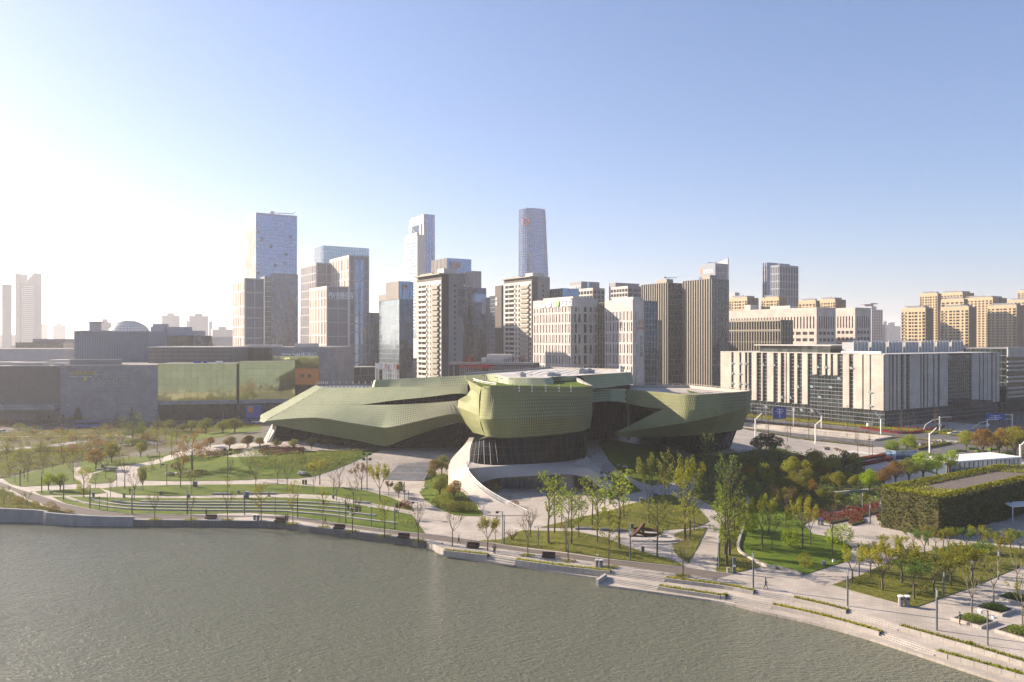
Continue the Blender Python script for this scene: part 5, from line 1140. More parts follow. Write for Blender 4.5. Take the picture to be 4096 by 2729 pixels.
# beige office on the right: solid stone piers over dark glass
b, LR, LL, T = bld('beige_office', 'long beige stone office with dark vertical window strips and pale open vents', 'office building', 2886, 3538, 3992, 1425, 350, X['g_green'])
BC = b.location.copy(); O, A, N, L = Lf_(LL)
sL = lambda zx_: LL - solveL(BC, U, 2880 + zx_ / 3.363)
dark = [(165, 195), (272, 300), (348, 380), (395, 438), (503, 567), (583, 645), (730, 790), (828, 880), (895, 912), (945, 1012), (1050, 1115), (1190, 1255), (1313, 1385), (1425, 1460), (1500, 1535), (1592, 1665), (1748, 1805), (1925, 1945), (2025, 2045)]
edges = [20] + [v for p in dark for v in p] + [2212]; zb0 = 7.5
for i in range(0, len(edges), 2):
    a, c = edges[i], edges[i + 1]; z0 = zb0 if not (1250 < a < 1600) else T - 9.3
    mb = MB(); mb.obox(O, A, N, sL(a), min(LL, sL(c)), .02, .7, z0, T + .6); mb.build('stone_pier', X['stone_b'], b)
curtain(b, Lf_(LL), 0, T - .5, X['fr_grey'], 1.9, 1.8, .08, .1)
R3 = random.Random(3); vent = MB(); vent.box(-.75, -.06, 0, .75, 0, 1.25); vm = vent.mesh('vent', X['pane_lit'])
for zx_, zz in ((182, 4.6), (182, 10), (182, 15.2), (286, 4.6), (286, 10), (286, 15.2), (362, 4.6), (362, 15.2), (598, 4.8), (745, 4.8), (848, 20.6), (964, 20.5), (1064, 5), (1067, 15), (1330, 5), (1440, 5), (1620, 10), (1253, 14.5), (1508, 14.3), (1362, 19.3), (1783, 5), (2036, 15.5), (2038, 21.5), (425, 25.5), (640, 26), (1012, 26), (1115, 26), (1258, 26)):
    o = place('vent', vm, b, O + A * sL(zx_) + N * (.9) + ZV * (T - zz - 1.2)); o.rotation_euler = (.5, 0, -math.pi / 2)
sR = lambda u: solveL(BC, V, u); du = [(3550, 3556), (3562, 3570), (3579, 3586), (3597, 3610), (3619, 3633), (3675, 3681), (3686, 3694), (3701, 3707), (3726, 3733), (3745, 3754), (3786, 3883), (3910, 3916), (3925, 3931), (3942, 3945), (3959, 3966), (3976, 3981)]
ed = [3538] + [v for p in du for v in p] + [3992]
for i in range(0, len(ed), 2):
    mb = MB(); mb.obox(E0, AX, -AY, max(0, sR(ed[i])), min(LR, sR(ed[i + 1])), .02, .7, zb0, T + .6); mb.build('stone_pier', X['stone_b'], b)
curtain(b, Rf(LR), 0, T - .5, X['fr_grey'], 1.9, 1.8, .08, .1)
mb = MB(); mb.box(-.8, -.8, T + .62, LR, LL, T + .9); mb.build('roof', X['roofw'], b)
mb = MB(); mb.box(sR(3805), -9, 7, sR(3895), -1, 9.5); mb.build('entrance_canopy', X['brown'], b)
mb = MB(); mb.box(8, LL * .35, T + .9, 50, LL * .8, T + 4.2); mb.mi = 1; mb.box(6, LL * .33, T + 4.2, 52, LL * .82, T + 4.6); mb.build('roof_pavilion', [X['g_brown'], X['roofw']], b)
for i in range(7):
    x = 10 + i * 14; mb = MB(); mb.box(x, 22, T + .9, x + 11, 28, T + 6.0); o = mb.build('cooling_unit', X['steel'], b); mb = MB()
    for k in range(5): mb.tube([(x - .2 + k * 2.8, 21.8, T + .9), (x - .2 + k * 2.8, 21.8, T + 6.6)], .18, 4)
    mb.tube([(x, 21.8, T + 6.6), (x + 11, 21.8, T + 6.6)], .2, 4); mb.build('frame', X['white'], o)
mb = MB(); mb.tube([(1, 2, T + 1.4), (2, 14, T + 1.4), (1, 22, T + 1.4)], .55, 6); mb.build('roof_pipe', X['white'], b)
# striped office behind on the right edge
b, LR, LL, T = bld('striped_office', 'beige office with long horizontal window bands at the right edge', 'office building', 3790, 4026, 4300, 1394, 420, X['g_green'])
O, A, N, L = Rf(LR); z = T - .5; mb = MB(); mb.obox(O, A, N, 0, L, 0, .8, T - 4.5, T + .6); mb.build('stone_band', X['stone_b'], b); z = T - 6.5
while z > 6: mb = MB(); mb.obox(O, A, N, 0, L, 0, .7, z - .9, z); mb.build('stone_band', X['stone_b'], b); z -= 2.3 if int(z) % 2 else 3.6
O, A, N, L = Lf_(LL); mb = MB(); mb.obox(O, A, N, 0, L - 22, 0, .8, T - 5, T + .6); mb.build('stone_band', X['stone_b'], b); curtain(b, Lf_(LL), 0, T, X['fr_grey'], 2.5, 3.6)
# ------- cultural complex on the left; fronts face the lake
def block(name, label, cat, p0, p1, depth, z0, z1, m, group=None, parent=None, roof=True):
    """p0->p1 front line in the world, box going back"""
    T_ = (p1 - p0); T_.z = 0; L = T_.length; T_.normalize(); Nn = Vector((T_.y, -T_.x, 0))
    b = empty(name, (p0.x, p0.y, 0), math.atan2(T_.y, T_.x))
    if parent: b.parent = parent
    else: tag(b, label, cat, group)
    mb = MB(); mb.box(0, 0, z0, L, depth, z1); mb.mi = 1; mb.box(.4, .4, z1 - .5, L - .4, depth - .4, z1 + .04); mb.build('body', [m, X['rooft']], b)
    return b, L
FR = (Vector((0, 0, 0)), AX, -AY)
def fl(u, d): p = D(u, 1400, d); p.z = 0; return p
zt = lambda v, d: H - (v - CY) * d / F
# louvred wall
b, L = block('louvred_hall', 'dark brown-grey hall with horizontal louvres at the left edge', 'hall', fl(-160, 368), fl(240, 372), 60, 0, zt(1465, 370), X['louv']); T = zt(1465, 370)
mb = MB(); z = T - .3
while z > 9: mb.obox(*FR, 0, L, 0, .35, z - .35, z); z -= .75
mb.build('louvres', X['louv'], b, kind='stuff'); mb = MB(); mb.obox(*FR, -2, L, 0, 5, 6.2, 8.6); mb.build('canopy', X['wall_gr'], b)
roofbox(b, [(20, 5, 34, 12, T, T + 1.6), (38, 6, 44, 12, T, T + 1.2), (30, 20, 42, 28, T, T + 2.4), (5, 14, 18, 22, T, T + 1.5)], X['fr_beige'])
b, L = block('grey_hall', 'grey tiled hall with white and yellow Chinese characters', 'hall', fl(240.5, 371), fl(630, 378), 60, 0, zt(1461, 375), X['wall_gr']); T = zt(1461, 375)
text(b, '大剧院', 5.6, X['steel'], *FR, L * .30, T - 7.2, .3); text(b, '宁波文化广场', 1.9, X['letter_y'], *FR, L * .105, T - 4.3, .3); text(b, 'NINGBO CULTURE PLAZA', .8, X['letter_w'], *FR, L * .107, T - 5.6, .3); mb = MB(); mb.obox(*FR, L * .24, L * .275, 0, .3, T - 7.0, T - 5.6); mb.build('seal', X['letter_y'], b)
mb = MB(); z = T - .8
while z > 1: mb.obox(*FR, 0, L, 0, .1, z - .12, z); z -= .8
mb.build('tile_joints', X['wall_gr'], b, kind='stuff'); roofbox(b, [(2, 6, 24, 10, T, T + 2.6)], X['fr_beige_dk'])
def mirror(label, u0, d0, u1, d1, vt, depth):
    T = zt(vt, (d0 + d1) / 2); b, L = block('mirror_hall', label, 'hall', fl(u0, d0), fl(u1, d1), depth, 9.6, T, X['g_gold'], 'golden mirror-glass halls')
    fins(b, *FR, L, 9.6, T, 3.1, .06, .06, X['frame'], 'mullions', 3.4, .06); mb = MB(); mb.box(.3, 3, -1, L - .3, depth, 9.6); mb.build('ground_floor', X['g_dark'], b)
    mb = MB(); mb.obox(*FR, 0, L, -1, .6, 7.8, 9.6); mb.build('base_band', X['wall_gr'], b); return b, L, T
mirror('left golden mirror-glass hall reflecting the surroundings', 631, 378, 946, 384, 1455, 50)
mirror('right golden mirror-glass hall nearest the green theatre', 957, 385, 1180, 392, 1446, 8)
b, L = block('signage_box', 'blue poster board on the ground floor below the golden halls', 'poster board', fl(982, 374), fl(1045, 372), 1, 2, 8, X['sign_blue'])
mb = MB(); mb.obox(*FR, 1, L * .5, 0, .1, 4.5, 7.5); mb.build('poster', X['letter_o'], b)
# tall blue-grey box (its left side catches the sun)
b, LR, LL, T = bld('ribbed_box', 'large windowless blue-grey ribbed box with a sunlit cream left side', 'hall', 258, 298, 592, 1326, 430, X['wall_bl'], LRf=(592 - 298) * 430 / F)
b.rotation_euler = (0, 0, .02); mb = MB(); O, A, N, L = Vector((0, 60, 0)), Vector((.0, -1, 0)), Vector((-1, 0, 0)), 60
bpy.data.objects.remove([c for c in b.children][0]); mb = MB(); yb = 24; xs = -(298 - 258) * 430 / F - 3.6
mb.prism([(0, 0), (LR, 0), (LR, yb), (xs, yb)], 0, T); mb.build('body', X['wall_bl'], b); mb = MB(); n_ = Vector((-yb, xs * -1 * -1, 0)).normalized(); a_ = Vector((xs, yb, 0)).normalized(); n_ = Vector((-a_.y, a_.x, 0)); mb.obox(E0, a_, n_, 0, Vector((xs, yb, 0)).length, .01, .25, 0, T + .3); mb.build('side_wall', X['fr_beige'], b)
fins(b, E0, AX, -AY, LR, 8, T, .9, .25, .18, X['wall_bl'], 'ribs')
b, L = block('brown_hall', 'low dark brown hall right of the blue-grey box', 'hall', fl(594, 405), fl(925, 405), 30, 0, zt(1392, 405), X['louv']); T = zt(1392, 405); mb = MB(); mb.box(-.5, -.5, T, L, 31, T + .6); mb.build('roof', X['roofw'], b); fins(b, *FR, L, 5, T, 4, .1, .1, X['brown'], 'joints', 2)
for i, u in enumerate((762, 775, 800, 850, 862)): p = D(u, 1448, 384); mb = MB(); mb.box(0, 0, 0, 1.6, 1.4, 1.3); o = mb.build('rooftop_unit', X['sign_blue' if i < 3 else 'white']); o.location = (p.x, p.y + 4, p.z - 1.0); tag(o, ['small blue unit, left', 'small blue unit, second', 'blue unit, third', 'white unit, fourth', 'white unit, last'][i] + ' on the roof of the left golden hall', 'rooftop unit')
b, L = block('glass_hall', 'green-grey glass hall behind the brown hall', 'hall', fl(590, 470), fl(773, 470), 30, 0, zt(1343, 470), X['g_brown']); T = zt(1343, 470); fins(b, *FR, L, 20, T, 3, .12, .12, X['frame'], 'mullions', 3.2); roofbox(b, [(0, 4, 20, 16, T, T + 5.3), (2, 2, 9, 8, T, T + 7), (20, 4, 28, 16, T, T + 3)], X['fr_lilac'])
b, L = block('shopping_hall', 'grey tiled shopping hall with pale blue characters and an orange hoarding', 'hall', fl(926, 432), fl(1320, 425), 40, 0, zt(1389, 428), X['wall_gr']); T = zt(1389, 428)
text(b, '河清坊', 6.0, X['letter_w'], *FR, L * .51, T - 8.2, .3, sx=.95); text(b, 'HEQING\nPLACE', 2.6, X['letter_w'], *FR, L * .69, T - 4.6, .3)
s_ = lambda u: (u - 926) / (1320 - 926) * L
mb = MB(); mb.obox(*FR, s_(1092), s_(1276), .02, .4, zt(1474, 428), zt(1424, 428)); mb.build('glass_panel', X['g_gold'], b); mb = MB(); mb.obox(*FR, s_(930), s_(1090), .02, .5, zt(1446, 428), zt(1392, 428)); mb.build('glass_front', X['g_brown'], b)
mb = MB(); mb.obox(*FR, s_(1182), s_(1278), .41, 1.0, zt(1538, 428), zt(1474, 428)); ob = mb.build('hoarding', X['orange'], b); 
for u in (1213, 1242):
    mb = MB(); c = FR[0] + AX * s_(u) - AY * 1.05 + ZV * zt(1503, 428); mb.face([c + AX * 1.0 * math.cos(k * .6283) + ZV * 1.1 * math.sin(k * .6283) for k in range(10)]); mb.build('round_print', X['brown'], b)
mb = MB(); mb.obox(*FR, s_(1182), s_(1278), .02, .5, 2, zt(1539, 428)); mb.build('dark_entrance', X['g_dark'], b); roofbox(b, [(5, 5, 24, 12, T, T + 1.2), (33, 6, 44, 14, T, T + 2)], X['fr_beige'])
simple('glass_block', 'dark glass and stone block between the shopping hall and the flagpoles', 'office building', 1310, 1325, 1410, 1402, 480, X['g_brown'], None, S_fin(3.2, .7, .5, 'fr_grey', 8), LLf=20)
simple('glass_block', 'low dark block behind the flagpoles', 'office building', 1405, 1412, 1530, 1470, 500, X['brown'], None, S_fin(5, .5, .4, 'fr_grey', 5), LLf=20)
b, L = block('lilac_hall', 'wide lilac-grey hall behind the louvred hall at the left edge', 'hall', fl(-200, 540), fl(254, 540), 50, 0, zt(1396, 540), X['fr_lilac'])
b, L = block('roof_hall', 'flat green-grey glass pavilion behind the lilac hall', 'hall', fl(62, 600), fl(252, 600), 30, 0, zt(1370, 600), X['g_brown']); T = zt(1370, 600); fins(b, *FR, L, 25, T, 3.5, .15, .15, X['frame'], 'mullions', 4); roofbox(b, [(11, 3, L, 20, T, T + 2.6)], X['fr_grey'])
b, L = block('low_hall', 'low dark roof block left of the blue-grey box', 'hall', fl(310, 520), fl(385, 520), 20, 0, zt(1322, 520), X['fr_lilac']); roofbox(b, [(6, 3, 11, 9, zt(1322, 520), zt(1290, 520)), (5, 2, 12, 10, zt(1290, 520), zt(1286, 520))], X['fr_lilac'])
# dome
r = empty('dome', (D(517, 1340, 640).x, 640, zt(1342, 640) - 1)); tag(r, 'white ribbed dome behind the blue-grey box', 'dome'); mb = MB(); KK, JJ = 36, 12; Rr_, Hh_ = 16.3, 12.8
for j in range(JJ + 1):
    a = math.pi / 2 * j / JJ
    for k in range(KK): g2 = 2 * math.pi * k / KK; mb.v.append((Rr_ * math.cos(a) * math.cos(g2), Rr_ * math.cos(a) * math.sin(g2), Hh_ * math.sin(a)))
for j in range(JJ):
    for k in range(KK): mb.f.append((j * KK + k, j * KK + (k + 1) % KK, (j + 1) * KK + (k + 1) % KK, (j + 1) * KK + k)); mb.m.append(0)
mb.build('shell', X['white'], r, smoothed=True); mb = MB()
for j in range(0, JJ):
    a = math.pi / 2 * j / JJ; mb.tube([((Rr_ + .1) * math.cos(a) * math.cos(g2), (Rr_ + .1) * math.cos(a) * math.sin(g2), (Hh_ + .1) * math.sin(a)) for g2 in [math.pi + math.pi * k / 18 for k in range(19)]], .16, 4, False)
for k in range(19):
    g2 = math.pi + math.pi * k / 18; mb.tube([((Rr_ + .1) * math.cos(a) * math.cos(g2), (Rr_ + .1) * math.cos(a) * math.sin(g2), (Hh_ + .1) * math.sin(a)) for a in [math.pi / 2 * j / 8 for j in range(9)]], .12, 4, False)
mb.build('ribs', X['wall_bl'], r); b_, L = block('drum_hall', 'low drum block carrying the white dome', 'hall', fl(430, 625), fl(600, 625), 30, 0, zt(1342, 625), X['fr_lilac'])
# low commercial block with red letters
b, L = block('shop_block', 'long low striped brown and grey block with red letters and roof trees', 'commercial building', fl(1797, 352), fl(2136, 345), 16, 0, zt(1453, 350), X['brown']); T = zt(1453, 350)
n = 40
for i in range(n):
    if i in (3, 4, 16, 17, 18) or i < 2: continue
    x = L * i / n; mb = MB(); mb.obox(*FR, x, x + L / n * .55, .02, .35, 5.5, T - 1.2); mb.build('stone_pier', X['fr_beige_dk'], b)
mb = MB(); mb.obox(*FR, -.3, L, -1, .5, T - .8, T + .4); mb.build('parapet', X['fr_beige_dk'], b); text(b, '✚宁波美莱医院', 2.2, X['red_sign'], *FR, L * .13, T - 2.2, .6); roofbox(b, [(L * .42, 5, L * .72, 12, T, T + 3.8), (L * .36, 4, L * .42, 8, T, T + 2.2)], X['fr_beige'])
# far hazy skyline
far = [('hazy blue office slab at the left edge', -60, 8, 47, 1138, 1500, 0), ('pale hazy block right of the pointed twin tower', 138, 142, 190, 1297, 3000, 0), ('stepped hazy block with a roof frame', 207, 212, 262, 1302, 2700, 1),
       ('grey hazy hotel block behind the ribbed box', 385, 398, 445, 1289, 1500, 1), ('very faint round-topped tower far off', 457, 462, 488, 1250, 5200, 2), ('left of the two grey hazy slabs on the left skyline', 642, 648, 719, 1262, 2000, 1),
       ('right wide grey hazy slab on the left skyline', 733, 757, 833, 1264, 2000, 1), ('small hazy annex right of the grey slab', 834, 836, 850, 1287, 2200, 0), ('low flat hazy works below the crane', 845, 850, 932, 1318, 1700, 1), ('long low lilac hall on the left skyline', 775, 780, 1000, 1348, 1000, 0),
       ('slim hazy block between the grey framed blocks', 1200, 1201, 1206, 1258, 1500, 0)]
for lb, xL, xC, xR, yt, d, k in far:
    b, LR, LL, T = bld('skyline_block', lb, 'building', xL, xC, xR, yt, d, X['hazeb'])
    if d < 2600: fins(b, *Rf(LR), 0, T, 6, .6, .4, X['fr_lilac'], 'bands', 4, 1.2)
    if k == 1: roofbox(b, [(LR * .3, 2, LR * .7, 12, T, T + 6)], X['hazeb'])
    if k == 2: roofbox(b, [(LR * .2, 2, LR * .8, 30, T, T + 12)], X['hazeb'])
# pointed twin tower
p = D(92, 1356, 1600); r = empty('pointed_tower', (p.x, p.y, 0)); tag(r, 'twin tower with one slanted pointed top and one thin slab on the left skyline', 'tower'); sc = 1600 / F; zz = lambda v: H - (v - CY) * sc
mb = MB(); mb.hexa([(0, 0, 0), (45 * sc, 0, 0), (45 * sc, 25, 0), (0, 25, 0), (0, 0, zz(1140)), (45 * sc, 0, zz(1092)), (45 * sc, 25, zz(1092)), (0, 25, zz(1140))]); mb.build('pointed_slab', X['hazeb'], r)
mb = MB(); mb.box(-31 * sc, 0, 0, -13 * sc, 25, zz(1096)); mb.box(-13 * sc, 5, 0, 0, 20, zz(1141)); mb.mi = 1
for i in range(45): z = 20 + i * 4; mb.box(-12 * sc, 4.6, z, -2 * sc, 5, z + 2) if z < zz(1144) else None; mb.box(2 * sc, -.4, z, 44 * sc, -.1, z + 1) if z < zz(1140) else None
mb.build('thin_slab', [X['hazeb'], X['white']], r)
mb = MB(); mb.tube([(0, 0, 0), (0, 0, 40)], .8, 4); mb.tube([(0, 0, 38), (14, 0, 72)], .8, 4); mb.tube([(0, 0, 38), (-6, 0, 40)], .9, 4); o = mb.build('tower_crane'.replace('tower_', 'building_'), X['steel']); o.location = D(905, 1340, 1500); tag(o, 'thin hazy building crane on the left skyline', 'crane')
# low city beyond: many small roofs, each a block of its own
R3 = random.Random(21); k = 0; LC = {}
def lowcity(u0, u1, d0, d1, n, label, hmax, grp):
    for i in range(n):
        u = u0 + (u1 - u0) * (i + R3.random() * .8) / n; d = R3.uniform(d0, d1); p = D(u, 1356, d); w, dp, hh = R3.uniform(20, 55), R3.uniform(15, 40), R3.uniform(.35, 1) * hmax
        mb = MB(); mb.box(-w / 2, 0, 0, w / 2, dp, hh); mb.mi = 1; mb.box(-w / 2 + 1, 1, hh - .5, w / 2 - 1, dp - 1, hh + .1); mb.box(-w * .2, 2, hh, w * .1, dp * .5, hh + 3)
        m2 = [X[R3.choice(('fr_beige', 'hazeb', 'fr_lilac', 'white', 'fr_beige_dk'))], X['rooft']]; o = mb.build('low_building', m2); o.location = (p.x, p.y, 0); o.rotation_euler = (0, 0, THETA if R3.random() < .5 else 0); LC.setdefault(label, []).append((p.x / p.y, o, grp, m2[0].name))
lowcity(3440, 3640, 600, 2200, 26, 'low building behind the institute blocks', 28, 'small pale buildings behind the institute blocks')
lowcity(560, 960, 620, 1600, 22, 'low roof behind the left cultural halls', 34, 'small hazy roofs behind the cultural halls')
lowcity(0, 320, 650, 1500, 10, 'low roof at the left skyline edge', 30, 'low hazy roofs at the left edge')
lowcity(3480, 4090, 480, 640, 12, 'low building between beige office and ochre towers', 24, 'low pale buildings before the ochre towers')
lowcity(1180, 2900, 640, 900, 26, 'low building half hidden between the central towers', 22, 'low buildings between the central towers')
lowcity(-200, 4300, 1800, 4500, 60, 'faint far building along the horizon', 50, 'faint far buildings along the horizon')
for lb, lst in LC.items():
    for i, (_, o, gname, mn) in enumerate(sorted(lst, key=lambda e: e[0])): tag(o, '%s %s, %s from left' % ({'beige_frame': 'cream', 'far_grey': 'grey', 'lilac_grey_frame': 'lilac', 'white_paint': 'white', 'grey_beige_facing': 'dark'}[mn], lb, ordn(i)), 'building', gname)
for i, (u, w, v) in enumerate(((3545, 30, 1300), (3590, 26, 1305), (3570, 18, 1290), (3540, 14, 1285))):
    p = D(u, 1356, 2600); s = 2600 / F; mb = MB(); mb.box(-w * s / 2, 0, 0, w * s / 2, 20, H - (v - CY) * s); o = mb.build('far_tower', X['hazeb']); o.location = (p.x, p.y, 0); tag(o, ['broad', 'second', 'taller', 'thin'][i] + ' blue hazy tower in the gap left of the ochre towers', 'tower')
# ------------------------------------------------------------ trees
def rv(R, s=1.0):
    while True:
        v = Vector((R.uniform(-1, 1), R.uniform(-1, 1), R.uniform(-1, 1)))
        if v.length <= 1: return v * s
def leafq(mb, p, s, R):
    a = rv(R); a.normalize() if a.length else None; b = a.cross(rv(R)); 
    if b.length < 1e-3: b = Vector((0, 0, 1))
    b.normalize(); a = a * s; b = b * s * .6
    mb.quad(p - a, p - b, p + a, p + b)
def grow(mb, tips, p, d, L, r, lev, R, spread, up, segs=3, minr=.0016):
    pts = [p]; dd = d.copy()
    for i in range(segs):
        dd = (dd + rv(R, .22) + Vector((0, 0, up * .12))).normalized(); pts.append(pts[-1] + dd * L / segs)
    mb.tube(pts, [max(minr, r * (1 - .55 * i / segs)) for i in range(segs + 1)], 4 if lev > 1 else 3, False)
    if lev == 0: tips.append(pts[-1]); tips.append(pts[1]); return
    n = R.choice((2, 3, 3)) if lev > 1 else R.choice((2, 3))
    for k in range(n):
        t = R.uniform(.55, 1.0) if k else 1.0; i = min(segs - 1, int(t * segs)); q_ = pts[i] + (pts[i + 1] - pts[i]) * (t * segs - i)
        nd = (dd + rv(R, spread)).normalized(); grow(mb, tips, q_, nd, L * R.uniform(.6, .8), max(minr, r * .5), lev - 1, R, spread, up, segs, minr)
def proto(kind, seed):
    """unit-height tree: trunk mesh and crown mesh"""
    R = random.Random(seed); tr, cr, tips = MB(), MB(), []
    if kind == 'young':      # slender, thin upright limbs, airy leaves
        pts = [(0, 0, -.02)] + [(R.uniform(-.012, .012), R.uniform(-.012, .012), z) for z in (.25, .5, .75, .97)]; tr.tube(pts, [.014, .011, .008, .005, .002], 5)
        for i in range(22):
            z = .32 + .62 * i / 22; w = .19 * (1 - abs((z - .55) / .5)) + .05; a = R.uniform(0, 6.28); p = Vector((0, 0, z)); e = p + Vector((math.cos(a) * w, math.sin(a) * w, w * R.uniform(.8, 1.6)))
            m = p.lerp(e, .5) + rv(R, .015); tr.tube([p, m, e], [.004, .003, .0015], 3, False)
            for _ in range(R.randint(16, 26)):
                t = R.uniform(.3, 1.05); leafq(cr, p.lerp(e, t) + rv(R, .035), R.uniform(.012, .020), R)
    elif kind == 'column':   # dense poplar
        tr.tube([(0, 0, -.02), (.01, 0, .4), (0, .01, .95)], [.016, .011, .003], 5)
        for i in range(40):
            z = .14 + .82 * i / 40; w = .15 * math.sin(math.pi * min(1, (z - .08) / .95)) ** .6 + .02; a = R.uniform(0, 6.28); p = Vector((0, 0, z)); e = p + Vector((math.cos(a) * w, math.sin(a) * w, w * 1.8)); tr.tube([p, e], [.004, .0015], 3, False)
            for _ in range(R.randint(16, 26)): leafq(cr, p.lerp(e, R.uniform(.3, 1.05)) + rv(R, .028), R.uniform(.009, .015), R)
    elif kind == 'bare':     # few buds on thin rising limbs
        H0 = R.uniform(.3, .42); tr.tube([(0, 0, -.02), (R.uniform(-.01, .01), 0, H0 * .5), (0, 0, H0)], [.016, .013, .011], 5)
        for k in range(6): grow(tr, tips, Vector((0, 0, H0 - .04 + .04 * k * .5)), Vector((math.cos(k * 1.1 + seed), math.sin(k * 1.1 + seed), 1.7)).normalized(), .27, .0075, 2, R, .55, 1, 3, .0016)
        for t in tips:
            for _ in range(3): leafq(cr, t + rv(R, .02), R.uniform(.008, .013), R)
    elif kind == 'larch':    # street tree in winter: straight stem, short side limbs
        tr.tube([(0, 0, -.02), (0, 0, .5), (0, 0, 1)], [.013, .009, .002], 5)
        for i in range(34):
            z = .3 + .68 * i / 34; w = .2 * (1 - z) + .04; a = i * 2.4; p = Vector((0, 0, z)); e = p + Vector((math.cos(a) * w, math.sin(a) * w, w * .9)); tr.tube([p, e], [.003, .001], 3, False)
            for k in range(2): f = p.lerp(e, .5); tr.tube([f, f + rv(R, .04) + Vector((0, 0, .03))], [.0018, .001], 3, False)
            leafq(cr, e, .006, R)
    elif kind in ('vase', 'bud'):     # forked trunk, crown of clumps
        H0 = R.uniform(.28, .36); tr.tube([(0, 0, -.02), (.01, 0, H0 * .6), (0, .01, H0)], [.022, .018, .016], 6)
        for k in range(5): grow(tr, tips, Vector((0, 0, H0)), Vector((math.cos(k * 1.3), math.sin(k * 1.3), 1.5)).normalized(), .27, .009, 2, R, .5, .6, 3, .002)
        n = 24 if kind == 'vase' else 8
        for t in tips:
            for _ in range(n): leafq(cr, t + rv(R, .06 if kind == 'vase' else .04), R.uniform(.012, .020), R)
    elif kind == 'round':    # dense clipped camphor
        H0 = R.uniform(.2, .3); tr.tube([(0, 0, -.02), (.01, 0, H0)], [.03, .024], 6)
        for k in range(5): a = k * 1.257; tr.tube([(0, 0, H0 - .03), (.1 * math.cos(a), .1 * math.sin(a), H0 + .17), (.22 * math.cos(a), .22 * math.sin(a), .62)], [.018, .011, .004], 4, False)
        lumps = []
        for i in range(17):
            a = R.uniform(0, 6.28); z = R.uniform(-.8, 1); rr = math.sqrt(max(0, 1 - z * z)) * R.uniform(.55, 1); lumps.append((Vector((.25 * rr * math.cos(a), .25 * rr * math.sin(a), .62 + .25 * z)), R.uniform(.10, .165)))
        lumps.append((Vector((0, 0, .62)), .24))
        for c, s in lumps:
            for _ in range(int(1500 * s)):
                v = rv(R); v = v.normalized() * (v.length ** .35); p = c + Vector((v.x * s, v.y * s, v.z * s * .85)); leafq(cr, p, R.uniform(.013, .022), R)
    elif kind == 'loose':    # irregular broadleaf / willow
        H0 = .2; tr.tube([(0, 0, -.02), (.02, 0, .3), (0, 0, .6)], [.025, .018, .008], 5)
        for i in range(26):
            a = R.uniform(0, 6.28); z = R.uniform(.22, .95); w = .36 * math.sin(math.pi * min(1, z * .92)) ** .7 * R.uniform(.5, 1); c = Vector((w * math.cos(a), w * math.sin(a), z)); tr.tube([(0, 0, z * .7), c], [.006, .002], 3, False)
            for _ in range(85): leafq(cr, c + rv(R, .10), R.uniform(.011, .019), R)
    elif kind == 'conifer':
        tr.tube([(0, 0, -.02), (0, 0, .95)], [.02, .004], 5)
        for i in range(900):
            z = R.random() ** .8 * .92 + .05; w = .24 * (1 - z) ** .6 * R.uniform(.4, 1.0); a = R.uniform(0, 6.28); leafq(cr, Vector((w * math.cos(a), w * math.sin(a), z)), R.uniform(.018, .03), R)
    elif kind == 'bush':     # low ball
        tr.tube([(0, 0, -.05), (0, 0, .4)], [.05, .02], 4)
        for i in range(750):
            v = rv(R); v = v.normalized() * (v.length ** .4); leafq(cr, Vector((v.x * .55, v.y * .55, .5 + v.z * .48)) + rv(R, .05), R.uniform(.03, .05), R)
    elif kind == 'twiggy':   # open bare shrub
        for k in range(7): grow(tr, tips, Vector((0, 0, 0)), Vector((math.cos(k), math.sin(k), 1.2)).normalized(), .4, .012, 1, R, .5, .6, 3, .004)
        for t in tips:
            for _ in range(5): leafq(cr, t + rv(R, .07), R.uniform(.018, .03), R)
    return tr.mesh('trunk', X['bark']), cr.mesh('crown', X['l_young'])
PROTO = {}
def get_proto(kind, s):
    nvar = {'young': 5, 'bare': 5, 'round': 4, 'vase': 4, 'larch': 3, 'column': 2, 'loose': 2, 'bud': 3, 'conifer': 2, 'bush': 2, 'twiggy': 2}[kind]; k = (kind, s % nvar)
    if k not in PROTO: PROTO[k] = proto(kind, 100 + hash_(kind) + s % nvar)
    return PROTO[k]
def hash_(s): return sum(ord(c) * (i + 3) for i, c in enumerate(s))
LEAFNAME = {'l_young': 'fresh yellow-green leaves', 'l_olive': 'dark olive leaves', 'l_orange': 'bronze-orange leaves', 'l_lime': 'bright lime-green leaves', 'l_gold': 'golden-green leaves', 'l_dark': 'very dark leaves', 'l_red': 'dark red leaves', 'l_bud': 'few rusty buds', 'l_mid': 'mid-green leaves', 'l_yellow': 'yellow leaves'}
KNAME = {'young': ('young_tree', 'slender young tree'), 'column': ('poplar_tree', 'dense tall poplar'), 'bare': ('bare_tree', 'thin nearly bare tree'), 'larch': ('street_tree', 'bare straight street tree'), 'vase': ('grove_tree', 'small forked tree'), 'bud': ('budding_tree', 'budding forked tree'),
         'round': ('camphor_tree', 'round-crowned tree'), 'loose': ('willow_tree', 'broad loose tree'), 'conifer': ('conifer_tree', 'dark conical tree'), 'bush': ('round_shrub', 'clipped round shrub'), 'twiggy': ('open_shrub', 'open twiggy shrub')}
TREES = []
RT = random.Random(77); TIDX = 0
def T(k, x, yb, yt, kind, m, place_, wf=1.0, flat=False):
    global TIDX
    u, vb = q(k, x, yb); u, vt = q(k, x, yt); p = G(u, vb); hgt = (vb - vt) * p.y / F; tree_at(p, hgt, kind, m, place_, wf)
